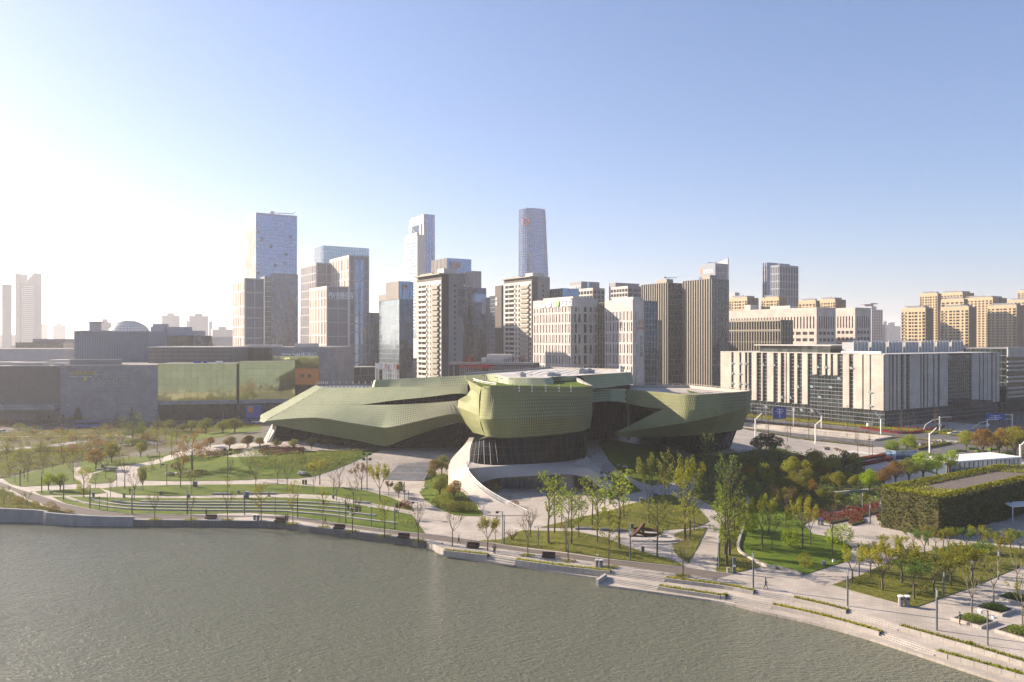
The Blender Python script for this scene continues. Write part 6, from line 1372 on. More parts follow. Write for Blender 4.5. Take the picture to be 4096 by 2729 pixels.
def tree_at(p, hgt, kind, m, place_, wf=1.0, bark='bark', label=None):
    global TIDX
    TIDX += 1; t, c = get_proto(kind, TIDX * 7 + RT.randint(0, 3)); nm = KNAME[kind][0]; r = empty(nm, p, RT.uniform(0, 6.28)); s = hgt; r.scale = (s * wf, s * wf, s)
    a = place('trunk', t, r); b = place('crown', c, r)
    b.material_slots[0].link = 'OBJECT'; b.material_slots[0].material = X[m]; a.material_slots[0].link = 'OBJECT'; a.material_slots[0].material = X[bark]
    TREES.append((r, KNAME[kind][1], m, place_, kind))
    return r
def many(k, lst, kind, m, place_, wf=1.0):
    for e in lst: T(k, e[0], e[1], e[2], e[3] if len(e) > 3 and e[3] else kind, e[4] if len(e) > 4 and e[4] else m, place_, e[5] if len(e) > 5 else wf)
# left lawns
many('a', [(85, 770, 640), (207, 775, 590), (238, 810, 560), (370, 735, 560), (400, 700, 590), (450, 720, 620), (543, 670, 550), (630, 800, 600)], 'bare', 'l_bud', 'on the wedge lawn at the left')
many('a', [(945, 940, 760), (1150, 965, 690), (815, 860, 720), (1068, 870, 560), (1545, 860, 540), (1640, 920, 740), (2138, 770, 600), (2190, 860, 680), (1975, 740, 610), (1300, 740, 590), (1375, 700, 540), (1275, 670, 560), (905, 780, 580)], 'bare', 'l_bud', 'on the middle lawns left of the theatre')
many('a', [(525, 600, 370), (345, 600, 440), (180, 600, 470), (60, 640, 440), (1345, 560, 290), (1470, 600, 400), (455, 590, 450), (700, 640, 440), (760, 650, 480)], 'young', 'l_gold', 'on the shrubby left bank')
many('a', [(820, 700, 520, 'round', 'l_orange', 1.2), (415, 880, 725, 'round', 'l_lime', 1.1), (515, 885, 728, 'round', 'l_lime', 1.2), (715, 945, 690, 'loose', 'l_gold', .8), (955, 650, 465, 'round', 'l_gold', 1.1), (1205, 600, 465, 'round', 'l_gold', 1.15), (1222, 885, 680, 'round', 'l_olive', .5)], 'round', 'l_gold', 'among the lawns at the left')
T('a', 1645, 712, 355, 'loose', 'l_orange', 'on the rocky mound of the broad lawn', 1.0)
T('a', 1140, 470, 212, 'loose', 'l_mid', 'in front of the grey tiled hall', 1.1)
many('a', [(1965, 540, 415), (2115, 520, 405), (2225, 520, 425), (1800, 510, 420)], 'round', 'l_orange', 'on the bank left of the theatre fin', 1.4)
many('a', [(1455, 375, 272), (1640, 385, 280), (1760, 400, 255), (1905, 400, 268), (2010, 400, 255), (1560, 390, 300)], 'round', 'l_olive', 'along the road below the golden halls', 1.6)
many('a', [(665, 312, 168), (885, 292, 172), (780, 292, 210), (1010, 292, 178), (1140, 290, 143), (260, 300, 230), (330, 305, 225), (420, 305, 240), (540, 310, 230)], 'conifer', 'l_dark', 'against the grey tiled and louvred halls', 1.5)
many('a', [(35, 1005, 830), (90, 985, 885), (230, 1035, 880)], 'bud', 'l_mid', 'in the shrub bed behind the lakeside retaining wall', 1.1)
many('a', [(300, 1030, 970), (430, 1062, 975), (480, 1070, 1010), (590, 1082, 1040), (160, 1000, 930), (620, 1085, 1050)], 'bush', 'l_orange', 'in the shrub bed behind the lakeside retaining wall')
many('a', [(1505, 700, 640, 'bush', 'l_red'), (1540, 770, 720), (1610, 760, 700), (1700, 750, 700, 'bush', 'l_red'), (1450, 760, 720), (1655, 765, 715), (1740, 745, 700), (1225, 720, 675), (1300, 705, 672), (750, 720, 685), (985, 650, 620), (1470, 580, 545)], 'bush', 'l_olive', 'on the lawns left of the theatre', 1.3)
# theatre front
many('b', [(-10, 190, 85), (80, 175, 105), (225, 208, 118), (375, 210, 118), (525, 205, 105, None, 'l_dark'), (672, 205, 100, None, 'l_dark'), (838, 205, 96, None, 'l_dark')], 'round', 'l_olive', 'in the row along the theatre glazing', 1.5)
many('b', [(1640, 430, 255), (1585, 440, 290, None, 'l_orange'), (1555, 490, 368), (1622, 620, 430), (1745, 650, 465, None, 'l_orange'), (1680, 400, 340)], 'round', 'l_olive', 'clipped on the lawn island beside the ramp', 1.2)
T('b', 2110, 612, 508, 'round', 'l_olive', 'standing in the sunken court behind the handrail', 1.0); T('b', 2088, 560, 445, 'round', 'l_orange', 'standing in the sunken court behind the handrail', .8)
T('b', 1272, 625, 485, 'round', 'l_olive', 'between the curved lawn and the plaza', 1.15); T('b', 1188, 605, 462, 'vase', 'l_bud', 'between the curved lawn and the plaza', .9)
many('b', [(597, 515, 262, None, 'l_gold', 1.0), (955, 558, 298, None, 'l_orange'), (1112, 660, 285, None, 'l_gold', .75)], 'vase', 'l_gold', 'on the lawn below the great stair', .9)
many('b', [(545, 580, 380), (715, 580, 400), (742, 650, 430), (765, 540, 280), (50, 535, 320), (237, 510, 290), (318, 558, 340), (885, 700, 430), (922, 590, 420)], 'bare', 'l_bud', 'on the curved lawn above the seats')
T('b', 1270, 800, 645, 'vase', 'l_red', 'at the right end of the terraced lawn', .8); many('b', [(1325, 705, 640), (1350, 720, 650)], 'bush', 'l_red', 'at the right end of the curved lawn', 1.2); T('b', 1330, 880, 760, 'twiggy', 'l_bud', 'at the right end of the terraced lawn'); T('b', 1415, 880, 775, 'twiggy', 'l_bud', 'at the right end of the terraced lawn')
PR = 'in the row along the lakeside path'
many('b', [(95, 828, 505, 'young', 'l_yellow', 1.1), (368, 852, 495, 'young', 'l_gold', .8), (625, 882, 545, 'young', 'l_gold', .8), (878, 922, 590), (1152, 957, 625, 'young', 'l_gold', 1.0), (1440, 1003, 655), (1732, 1040, 735, 'bare', 'l_bud', 1.2), (2035, 1080, 740, 'vase', 'l_yellow', .8), (2100, 1005, 790, 'young', 'l_yellow', 1.1)], 'bare', 'l_bud', PR)
many('a', [(1325, 1142, 890), (1635, 1142, 920), (1945, 1142, 890)], 'bare', 'l_bud', PR)
many('c', [(240, 1122, 750), (582, 1172, 830), (1565, 1300, 930)], 'bare', 'l_bud', PR); T('c', 932, 1217, 740, 'young', 'l_gold', PR, 1.0)
T('b', 2098, 500, 205, 'young', 'l_orange', 'beside the arch of the court, its crown before the dark glass', .9); T('b', 2245, 985, 850, 'twiggy', 'l_bud', 'on the plaza edge by the tall lamp'); T('b', 2230, 640, 560, 'twiggy', 'l_bud', 'in the sunken court behind the handrail'); T('b', 2260, 700, 645, 'bush', 'l_red', 'in the sunken court behind the handrail', 1.5)
many('a', [(1950, 900, 780), ], 'young', 'l_yellow', 'beside the curved lawn benches', 1.4)
many('b', [(1700, 730, 640), (1760, 740, 650), (1820, 740, 655), (1880, 745, 660), (1640, 690, 600), (1690, 660, 580)], 'bush', 'l_olive', 'as low cover on the lawn island beside the ramp', 1.6)
# mound groups
M1 = 'on the grass mound and bank beside the sculpture'
many('c', [(415, 1010, 425), (465, 928, 490), (590, 872, 560), (613, 1022, 590), (675, 962, 635), (790, 862, 450), (835, 1007, 560), (1020, 1057, 435), (1060, 780, 395), (1345, 1137, 640), (1625, 980, 465), (1660, 902, 580), (1580, 1000, 640), (700, 780, 590), (530, 870, 620)], 'young', 'l_young', M1, 1.3)
many('c', [(262, 962, 690), (1150, 1105, 1015)], 'bare', 'l_bud', M1); T('c', 105, 985, 845, 'twiggy', 'l_bud', M1)
many('c', [(1275, 842, 185, 'vase', 'l_olive', .55), (1410, 725, 240, 'young', 'l_olive', .8), (1585, 985, 175, 'vase', 'l_gold', .52)], 'vase', 'l_olive', 'rising tallest between the mound and the shaded lawn')
many('c', [(1300, 600, 420), (1440, 600, 430), (1550, 640, 420)], 'young', 'l_olive', 'in the shade behind the mound')
many('c', [(1965, 1120, 340, 'column', 'l_mid', 1.0), (1925, 1110, 560, 'column', 'l_young', 1.0), (1945, 1212, 690), (1900, 1000, 640), (2010, 1050, 620), (1900, 880, 600), (2040, 900, 640)], 'young', 'l_young', 'in the thin strip between the two walks', 1.5)
T('c', 2130, 915, 745, 'bush', 'l_lime', 'small and bright at the kerb wall', .8); T('c', 2110, 1215, 1100, 'twiggy', 'l_red', 'red-budded beside the information board')
many('c', [(1780, 480, 110, 'column', 'l_mid', 1.2), (1700, 500, 330), (1850, 520, 300), (2250, 500, 330, 'young', 'l_lime', 1.3), (2210, 330, 170, 'young', 'l_lime', 1.3), (1900, 420, 220), (2040, 470, 300), (1980, 300, 200), (1990, 620, 400), (1820, 640, 430)], 'loose', 'l_olive', 'in the shaded wood below the right pod', .75)
# wood on the right
W = 'in the mixed wood right of the theatre'
many('d', [(275, 440, 250, None, 'l_dark'), (385, 440, 255, None, 'l_dark'), (320, 530, 330, 'loose', 'l_mid'), (430, 510, 330, 'loose', 'l_mid'), (700, 630, 382), (520, 650, 435, None, 'l_gold', 1.2), (640, 710, 530), (850, 610, 420, None, 'l_gold'), (935, 570, 400), (880, 735, 556, None, 'l_gold', 1.15), (1020, 710, 580, None, 'l_gold'), (1135, 745, 538, None, 'l_lime', 1.0), (1250, 700, 525, None, 'l_orange'), (1345, 668, 478, None, 'l_orange'), (1450, 650, 450),
           (1560, 630, 402, None, 'l_lime'), (1668, 605, 415, None, 'l_lime', .9), (1762, 592, 383, None, 'l_lime', 1.0), (1315, 460, 308, None, 'l_lime', 1.2), (1445, 440, 265, None, 'l_lime', 1.25), (590, 770, 600, None, 'l_olive', 1.2), (760, 830, 680, None, 'l_olive', 1.1), (540, 700, 560, None, 'l_gold', 1.2), (690, 760, 620, None, 'l_orange', 1.2), (800, 700, 570, None, 'l_olive', 1.1), (620, 660, 470, None, 'l_gold', 1.2), (780, 640, 500, None, 'l_orange', 1.2), (250, 600, 440, None, 'l_olive', 1.2), (150, 760, 600, 'loose', 'l_olive'), (900, 820, 720, None, 'l_olive', 1.2), (1100, 820, 720, None, 'l_olive', 1.2), (430, 620, 480, None, 'l_olive', 1.2), (320, 770, 610, 'loose', 'l_olive'), (550, 830, 700, None, 'l_gold', 1.2), (280, 705, 500, 'loose', 'l_gold'), (190, 640, 500, None, 'l_orange'), (350, 640, 520, None, 'l_olive', 1.2), (450, 760, 600, None, 'l_olive'), (1035, 560, 410), (590, 560, 430, None, 'l_orange'), (480, 860, 690, None, 'l_gold'),
           (700, 520, 400), (100, 560, 430, None, 'l_olive'), (60, 700, 560, None, 'l_orange'), (220, 820, 660, 'loose', 'l_mid'), (380, 860, 720, 'loose', 'l_olive'), (640, 850, 740, None, 'l_gold', 1.2), (820, 800, 700, None, 'l_olive', 1.2), (970, 640, 560, None, 'l_gold')], 'round', 'l_olive', W, 1.3)
many('d', [(480, 1020, 655), (370, 1182, 900)], 'bare', 'l_bud', 'on the bright lawn inside the kerb wall'); many('d', [(290, 1175, 700), (345, 1065, 715), (610, 1182, 715), (672, 1148, 790), (845, 1215, 755, 'bare', 'l_bud')], 'vase', 'l_gold', 'on the bright lawn inside the kerb wall', .6)
many('d', [(188, 1035, 878), (515, 1155, 1008), (920, 1150, 970), (850, 1130, 1000)], 'bush', 'l_lime', 'small and bushy on the bright lawn', .9); T('e', 630, 432, 315, 'bush', 'l_gold', 'small and bushy on the bright lawn', .9)
for i, (x, yb, yt) in enumerate([(1900, 410, 235), (1980, 400, 255), (2030, 440, 215), (2100, 420, 245), (2155, 452, 215), (2225, 422, 230), (2282, 462, 205), (2345, 450, 215), (2060, 390, 230), (2180, 380, 215), (2300, 380, 200), (1960, 370, 260), (2250, 390, 225)]):
    T('d', x, yb, yt, 'vase' if i % 2 else 'round', 'l_orange' if i % 3 else 'l_gold', 'on the stone square at the crossroads', 1.05)
GV = 'in the grove on the yellowish lawn'
many('e', [(1000, 562, 235), (1145, 502, 235), (1240, 617, 195), (1290, 462, 215), (1390, 562, 175), (1490, 687, 335), (1535, 512, 280), (1645, 632, 285), (1780, 582, 255), (1570, 330, 120), (1660, 290, 140), (1720, 280, 120), (1945, 572, 220), (2040, 452, 195), (2170, 402, 150), (1055, 352, 240), (1380, 330, 160), (1480, 280, 110), (1250, 300, 160), (1600, 260, 90), (1760, 300, 95), (1900, 310, 100), (2000, 300, 80), (2085, 332, 110), (2250, 302, 110), (2325, 332, 120), (1830, 400, 210), (1430, 430, 260), (1200, 380, 210), (1690, 420, 240), (1880, 480, 270), (2000, 400, 220)], 'vase', 'l_gold', GV, 1.15)
for i_, t_ in enumerate(TREES[-32:]):
    if i_ % 2: [c for c in t_[0].children if c.name.startswith('crown')][0].material_slots[0].material = X['l_mid' if i_ % 4 == 1 else 'l_olive']; TREES[len(TREES) - 32 + i_] = (t_[0], t_[1], 'l_mid' if i_ % 4 == 1 else 'l_olive', t_[3], t_[4])
for k, x, yb, yt in (('e', 2115, 752, 330), ('e', 1945, 832, 370), ('e', 2300, 642, 255), ('e', 2345, 932, 470)):
    u, vb = q(k, x, yb); p = G(u, vb); tree_at(p + Vector((0, 0, .35)), (yb - yt) / 1.968 * p.y / F, 'bud', 'l_olive', 'in a square planter at the lower right', .7, 'bark_lt')
many('d', [(1320 + 95 * i, 900 + 14 * i, 800 + 10 * i, 'vase', ('l_olive', 'l_mid')[i % 2]) for i in range(9)] + [(2050, 900, 740), (2160, 880, 740), (2280, 860, 640), (2100, 840, 700), (2340, 900, 700), (1990, 980, 800)], 'vase', 'l_olive', 'below the ivy-clad wall', 1.1)
# street trees along the road by the beige office
many('d', [(x, yb, yb - 165 - (i % 3) * 12) for i, (x, yb) in enumerate([(225, 200), (290, 210), (340, 290), (380, 215), (490, 330), (515, 300), (580, 220), (660, 310), (700, 240), (830, 250), (880, 190), (965, 230), (1030, 330), (1070, 230), (1045, 430), (1135, 440), (1380, 265), (1390, 270), (1445, 262), (1488, 255), (1655, 250), (1700, 245), (1752, 240), (1700, 150), (1610, 130), (1880, 200), (2040, 190), (2110, 180), (2185, 195), (2235, 190), (2285, 190), (2330, 180)])], 'larch', 'l_bud', 'along the road in front of the beige office', 1.1)
many('a', [(560 + i * 95, 460 + (i % 3) * 30, 330 + (i % 3) * 40, ('bare', 'larch', 'bud')[i % 3]) for i in range(12)], 'bare', 'l_bud', 'on the planted strip along the road, left', 1.1)
many('b', [(-200 + i * 60, 20 - 4 * (i % 2), -60, None, None) for i in range(3)], 'larch', 'l_bud', 'by the road left of the theatre')
RB = random.Random(31)
for i in range(70):
    x = RB.uniform(-100, 1250); y = 590 - .1 * x + RB.uniform(-25, 45) if i < 34 else RB.uniform(300, 500) + .0 * x
    if i >= 34: x = RB.uniform(0, 1700)
    T('a', x, y, y - RB.uniform(38, 75), ('bush', 'bush', 'loose')[i % 3], ('l_olive', 'l_orange', 'l_mid', 'l_gold', 'l_orange')[i % 5], 'on the bushy left bank' if i < 34 else 'in the planting between park and left road', 1.5)
# trees behind the theatre, by the flagpoles
for i in range(22):
    u = 1325 + i * 16; d = 330 + (i % 4) * 12; p = D(u, 1500, d); p.z = 0; tree_at(p, 7.5 + 2.5 * ((i * 7) % 5) / 5, 'round' if i < 9 else 'loose', 'l_yellow' if i < 8 else ('l_orange', 'l_olive', 'l_gold')[i % 3], 'behind the left wing of the theatre, by the flagpoles', 1.0)
for i in range(18):
    u = 2470 + i * 26; d = 400 + (i % 3) * 20; p = D(u, 1500, d); p.z = 0; tree_at(p, 9 + (i % 3) * 2, 'loose', ('l_olive', 'l_mid')[i % 2], 'behind the right pod, before the bank block', .9)
# terrace trees on the low commercial block
for i, (u, s) in enumerate(((1855, 3.2), (1886, 4.6), (2023, 3.2), (2042, 4.6), (2088, 4.2))):
    p = D(u, 1453, 349); p.y += 4; tree_at(p, s * .75, 'bush', 'l_red', 'on the roof of the low commercial block', .9)
# ---- labels: look, place, and its order from the left within that place and look
grp = {}
for r, kn, m, pl, kd in TREES: grp.setdefault((kn, pl, m), []).append(r)
SHORTN = {'l_young': 'yellow-green', 'l_olive': 'olive', 'l_orange': 'bronze', 'l_lime': 'lime-green', 'l_gold': 'golden-green', 'l_dark': 'very dark', 'l_red': 'dark red', 'l_bud': 'rusty-budded', 'l_mid': 'mid-green', 'l_yellow': 'yellow'}
for (kn, pl, m), rs in grp.items():
    rs.sort(key=lambda o: o.location.x / o.location.y)
    for i, r in enumerate(rs):
        lab = '%s %s %s' % (SHORTN[m], kn, pl) if len(rs) == 1 else '%s %s %s, %s from left' % (SHORTN[m], kn, pl, ordn(i))
        w_ = lab.split()
        if len(w_) > 16: lab = lab.replace('slender young', 'young').replace('thin nearly bare', 'bare').replace('bare straight street', 'street'); w_ = lab.split()
        if len(w_) > 16: lab = lab.replace(' the ', ' ')
        tag(r, lab, 'shrub' if ('shrub' in kn) else 'tree', 'trees ' + pl)

# ------------------------------------------------------------ hedges, beds and ground cover
def cover(poly, n_m2, hgt, m, name, label, cat=None, size=.16, kind='stuff', base=True, z=0, seed=3, gapn=0):
    if m == 'l_red' and n_m2 > 9: drape('planting_bed', poly, .35, X['soil'], kind='structure', skirt=.4)['label'] = 'dark soil body under the ' + label
    R = random.Random(seed); x0, x1 = min(p.x for p in poly), max(p.x for p in poly); y0, y1 = min(p.y for p in poly), max(p.y for p in poly); mb = MB()
    for _ in range(int((x1 - x0) * (y1 - y0) * n_m2)):
        x, y = R.uniform(x0, x1), R.uniform(y0, y1)
        if not inside((x, y), poly): continue
        nz = noise.noise(Vector((x * .35, y * .35, seed)))
        if gapn and nz < gapn - .5: continue
        leafq(mb, Vector((x, y, h(x, y) + z + .1 + (hgt * (.75 + .6 * nz)) * R.random() ** .4)), R.uniform(.7, 1.3) * size, R)
    return tag(mb.build(name, X[m], kind=kind), label, cat)
cover(gp(BEDS[0]), 9, .9, 'l_olive', 'undergrowth', 'low olive undergrowth on the shrubby left bank', size=.2, gapn=.35)
cover(gp(BEDS[1]), 14, .8, 'l_olive', 'undergrowth', 'shrubs behind the lakeside retaining wall', size=.14)
cover(gp(BEDS[2]), 5, 1.0, 'l_mid', 'undergrowth', 'dark undergrowth of the mixed wood', size=.22, gapn=.3)
cover(gp(zp('a', (2030, 600), (2120, 575), (2354, 560), (2354, 690), (2250, 720), (2120, 700), (2040, 650))) , 6, 1.1, 'l_mid', 'shrub_bank', 'rounded green shrub bank on the broad lawn', size=.18)
cover(gp(zp('b', (20, 230), (300, 250), (520, 255), (820, 225), (1050, 215), (900, 290), (720, 350), (600, 400), (450, 390), (300, 370), (60, 380), (-60, 330))), 6, 1.0, 'l_olive', 'shrub_bank', 'dark shrub bank under the theatre terrace', size=.18)
cover(gp(zp('b', (60, 225), (110, 205), (300, 198), (465, 200), (450, 245), (250, 262), (110, 262))), 16, 1.3, 'l_red', 'red_hedge', 'bright red shrubs below the theatre glazing', size=.15)
cover(gp(zp('a', (1760, 560), (1900, 545), (2070, 535), (2060, 560), (1850, 600), (1770, 612))), 14, 1.1, 'l_red', 'red_hedge', 'dark red shrub patch on the broad lawn', size=.15)
cover(gp(zp('a', (1350, 655), (1600, 585), (1850, 560), (2050, 520), (2200, 515), (2354, 505), (2354, 545), (2000, 590), (1700, 640), (1560, 660))), 5, .7, 'l_lime', 'hedge_bank', 'yellow-green hedge bank along the top of the broad lawn', size=.16)
cover(gp(zp('b', (1610, 420), (1700, 430), (1850, 560), (1985, 735), (1900, 745), (1700, 730), (1600, 620), (1560, 520))), 10, .9, 'l_olive', 'ground_cover', 'dense shrubs covering the lawn island beside the ramp', size=.14)
for i, px in enumerate((LAWNS[9][2], LAWNS[8][2], LAWNS[10][2], LAWNS[13][2], LAWNS[15][2])):
    cover(gp(px), 5, .3, 'l_gold', 'rough_grass', ['tussocky grass on the bank by the running path', 'tussocky grass on the sculpture mound', 'tussocky grass in the small triangular bed', 'tussocky grass between the two walks', 'tussocky grass under the grove'][i], size=.11, seed=9 + i, gapn=.42)
# clipped road hedges as long bodies with leaf relief
def hedge(px, wd, hgt, m, label, zed=0, k=None, dens=26):
    c = [G(*q(kk, x, y)).xy for kk, x, y in px]; c = cat_rom(c, 3); mb = MB(); L = 0; R = random.Random(len(label))
    strip_mb(mb, c, 0, wd, -.1, hgt - .12)
    for a, b in zip(c, c[1:]):
        t = (b - a); l = t.length; t.normalize(); n = Vector((-t.y, t.x))
        for _ in range(int(l * wd * dens) + int(l * 10)):
            s, o = R.uniform(0, l), R.uniform(-.12, wd + .12); p = a + t * s + n * o; edge = o < .05 or o > wd - .05
            leafq(mb, Vector((p.x, p.y, R.uniform(.1, hgt) if edge else hgt - .1 + R.uniform(-.06, .14))), R.uniform(.08, .16), R)
    return tag(mb.build('hedge', X[m]), label, 'hedge')
# ------------------------------------------------------------ ivy-clad building
P1, P2, P3 = Z(*q('d', 1235, 905)), Z(*q('d', 1600, 1005)), None
zi = 7.6
c1, c2 = Z(*q('d', 1228, 712), zi), Z(*q('d', 1682, 782), zi); c3, c4 = Z(*q('d', 2354 + 300, 560), zi), Z(*q('d', 2180, 535), zi)
r = empty('ivy_building', (c1.x, c1.y, 0)); tag(r, 'flat-roofed building clad all over in dark ivy, at the right edge', 'building'); O = Vector((c1.x, c1.y, 0)); cs = [c - O for c in (c1, c2, c3, c4)]
mb = MB(); mb.prism([(c.x, c.y) for c in cs], 0, zi - .1); mb.build('wall', X['soil'], r)
cen = sum(cs, Vector((0, 0, 0))) / 4; mb = MB(); mb.face([Vector((*(c.lerp(cen, .42 if i in (0, 1) else .3)).xy, zi + .0)) for i, c in enumerate(cs)]); mb.build('roof', X['asphalt'], r)
R = random.Random(4); mb = MB()
for a, b in zip(cs, cs[1:] + cs[:1]):
    t = (b - a); l = t.xy.length; t = Vector((t.x, t.y, 0)).normalized(); n = Vector((t.y, -t.x, 0))
    for _ in range(int(l * zi * 11)):
        p = a + t * R.uniform(0, l); bul = .25 + .5 * noise.noise(Vector((p.x * .5, p.y * .5, 1))); zz_ = R.uniform(0, zi + .5); leafq(mb, Vector((p.x, p.y, zz_)) + n * R.uniform(0, .35 + bul), R.uniform(.14, .26), R)
mb.build('ivy', X['l_ivy'], r, kind='stuff'); mb = MB(); pl_ = [c.xy for c in cs]
x0, x1 = min(p.x for p in pl_), max(p.x for p in pl_); y0, y1 = min(p.y for p in pl_), max(p.y for p in pl_); inn = [(c.lerp(cen, .42 if i in (0, 1) else .3)).xy for i, c in enumerate(cs)]
for _ in range(int((x1 - x0) * (y1 - y0) * 9)):
    x, y = R.uniform(x0, x1), R.uniform(y0, y1)
    if not inside((x, y), pl_) or (inside((x, y), inn) and R.random() < .985): continue
    leafq(mb, Vector((x, y, zi + R.uniform(0, .4))), R.uniform(.12, .2), R)
for a, b in zip(cs, cs[1:] + cs[:1]):
    for _ in range(int((b - a).xy.length * 60)): p = a.lerp(b, R.random()).lerp(cen, R.uniform(0, .05)); leafq(mb, Vector((p.x, p.y, zi + R.uniform(.2, 1.1))), R.uniform(.14, .24), R)
mb.build('roof_creeper', X['l_gold'], r, kind='stuff')
# round stone square in front of it
cover([Z(*q('e', x, y)).xy for x, y in ((700, 60), (830, 95), (1000, 60), (1215, 5), (1200, -60), (950, 0), (820, 30), (560, -60))], 16, 1.3, 'l_red', 'red_hedge', 'long dark red hedge at the back of the stone square', size=.15)
cover([Z(*q('e', x, y)).xy for x, y in ((975, 70), (1090, 50), (1098, 85), (1000, 108), (970, 95))], 26, 1.1, 'l_red', 'red_hedge', 'small red hedge island on the stone square', size=.13)
cover([Z(*q('e', x, y)).xy for x, y in ((1185, 30), (1290, 28), (1290, 60), (1200, 66))], 26, 1.1, 'l_red', 'red_hedge', 'red hedge at the foot of the ivy wall', size=.13)
# ------------------------------------------------------------ roads, underpass, pavilion
def flat(name, px, off, m, label=None, kind='structure'):
    o = drape(name, [G(u, v).xy for u, v in px], off, X[m], kind=kind, st=3.0, skirt=0); 
    if label: o['label'] = label
    return o
def ex(p, s, n): v = TR_A + TR_T * s + TR_N * n; return v
# street in front of the theatre quarter, running right: carriageway, kerbs, lane lines
def rd(name, s0, s1, n0, n1, off, m, lab=None):
    o = drape(name, [ex(0, s0, n0), ex(0, s1, n0), ex(0, s1, n1), ex(0, s0, n1)], off, X[m], kind='structure', st=3, skirt=0)
    if lab: o['label'] = lab
rd('road', -60, 150, 15.6, 30, .05, 'road', 'near carriageway of the street'); rd('road', -60, 190, -24, -10, .05, 'road', 'far carriageway of the street')
rd('road', -58, TR_L - 3, .4, 14.6, .04, 'road', 'sunken carriageway of the underpass')
for n in (22.4,): 
    for k in range(24): rd('lane_line', -55 + k * 8, -52 + k * 8, n, n + .25, .065, 'paint')
# cross street
def fromto(a, b, w0, w1, off, m, name='road'):
    a, b = G(*a).xy, G(*b).xy; t = (b - a).normalized(); n = Vector((-t.y, t.x)); return drape(name, [a + n * w0, b + n * w0, b + n * w1, a + n * w1], off, X[m], kind='structure', st=3, skirt=0)
xa, xb = q('d', 1400, 600), q('d', 1900, 215)
fromto(q('d', 1300, 480), q('d', 2500, 150), -9, 9, .052, 'road')
fromto(q('d', 1500, 330), q('d', 2600, 330), -8, 8, .056, 'road')
for i in range(14):      # zebra stripes
    u, v = q('d', 1660 + i * 14, 310 + i * 1.2); a = G(u, v).xy; t = TR_T; n = Vector((-t.y, t.x)); drape('zebra_stripe', [a, a + t * .55, a + t * .55 - n * 5, a - n * 5], .075, X['paint'], kind='structure', st=3, skirt=0)
for i in range(13):
    u, v = q('d', 1010 + i * 18, 400 + i * 2.2); a = G(u, v).xy; t = TR_T; n = Vector((-t.y, t.x)); drape('zebra_stripe', [a, a + t * .6, a + t * .6 - n * 5, a - n * 5], .075, X['paint'], kind='structure', st=3, skirt=0)
# underpass walls, panel by panel
r = empty('underpass_wall', (TR_A.x, TR_A.y, 0)); tag(r, 'long beige panelled retaining wall of the sunken road', 'retaining wall'); T3, N3 = Vector((*TR_T, 0)), Vector((*TR_N, 0))
k = 0; s = -60.0
while s < TR_L - 1: 
    mb = MB(); mb.obox(E0, T3, N3, s + .03, min(TR_L, s + 5.0) - .03, .2, 1.9, -3.3, .35); mb.build('wall_panel', X['stone_b'], r); s += 5.0
mb = MB(); mb.obox(E0, T3, N3, -60, TR_L, .0, .6, .36, .75); mb.build('coping', X['concrete'], r)
r = empty('ramp_wall', (TR_A.x, TR_A.y, 0)); tag(r, 'near side wall and blue end wall of the sunken road', 'retaining wall'); mb = MB(); mb.obox(E0, T3, N3, -60, TR_L, 13.9, 15.2, -3.3, .5); mb.obox(E0, T3, N3, TR_L - .6, TR_L + .4, .6, 15, -3.3, .7); mb.build('side_wall', X['granite'], r)
mb = MB()
for i in range(40): p = T3 * (TR_L - i * 1.0) + N3 * 14.6; mb.tube([p + ZV * .5, p + ZV * 1.5], .05, 4)
mb.tube([T3 * (TR_L) + N3 * 14.6 + ZV * 1.5, T3 * (TR_L - 40) + N3 * 14.6 + ZV * 1.5], .06, 4); mb.build('railing', X['steel'], r)
# central planting and far verge
def band(s0, s1, n0, n1, m, label, hgt=.9, dens=7, name='hedge_band', size=.2):
    poly_ = [ex(0, s0, n0), ex(0, s1, n0), ex(0, s1, n1), ex(0, s0, n1)]; drape('planting_bed', poly_, .08, X['soil'], kind='structure', st=3, skirt=0)['label'] = 'bed under the ' + label; cover(poly_, dens, hgt, m, name, label, size=size)
band(-55, TR_L + 30, -3.2, -.6, 'l_olive', 'low dark hedge on top of the underpass wall'); band(-50, 60, -8.5, -4, 'l_red', 'red hedge strip beyond the underpass', .7)
band(-50, 110, -33, -27, 'l_yellow', 'yellow hedge strip before the beige office', .6, 9); band(-50, 115, -40, -34, 'l_yellow', 'second yellow hedge strip before the beige office', .6, 7); band(-50, 110, -26.5, -25, 'l_olive', 'thin clipped hedge along the far pavement', .7)
band(20, TR_L + 8, 30.6, 33, 'l_olive', 'olive hedge on the near pavement', .6)
rd('pavement', -60, 190, 30.2, 60, .035, 'paving', 'near pavement of the street'); rd('pavement', -60, 190, -27, -24.2, .04, 'granite', 'far pavement of the street'); rd('forecourt', -60, 120, -80, -40.5, .04, 'granite', 'forecourt of the beige office')
hedge(zp('d', (1060, 225), (1300, 262), (1480, 268), (1620, 245), (1735, 215)), 2.2, .9, 'l_red', 'long curved clipped red hedge at the street corner')
hedge(zp('d', (1520, 400), (1640, 375), (1785, 350)), 2.2, .9, 'l_olive', 'clipped green hedge beside the cyclist'); hedge(zp('d', (1620, 275), (1700, 262), (1800, 240)), 1.6, .8, 'l_olive', 'clipped green hedge beside the white car')
hedge(zp('d', (1000, 500), (1150, 465), (1290, 445)), 2, .8, 'l_red', 'upper red hedge strip by the paved path below the junction'); hedge(zp('d', (1050, 528), (1200, 500), (1330, 470)), 1.8, .8, 'l_red', 'lower red hedge strip by the paved path below the junction')
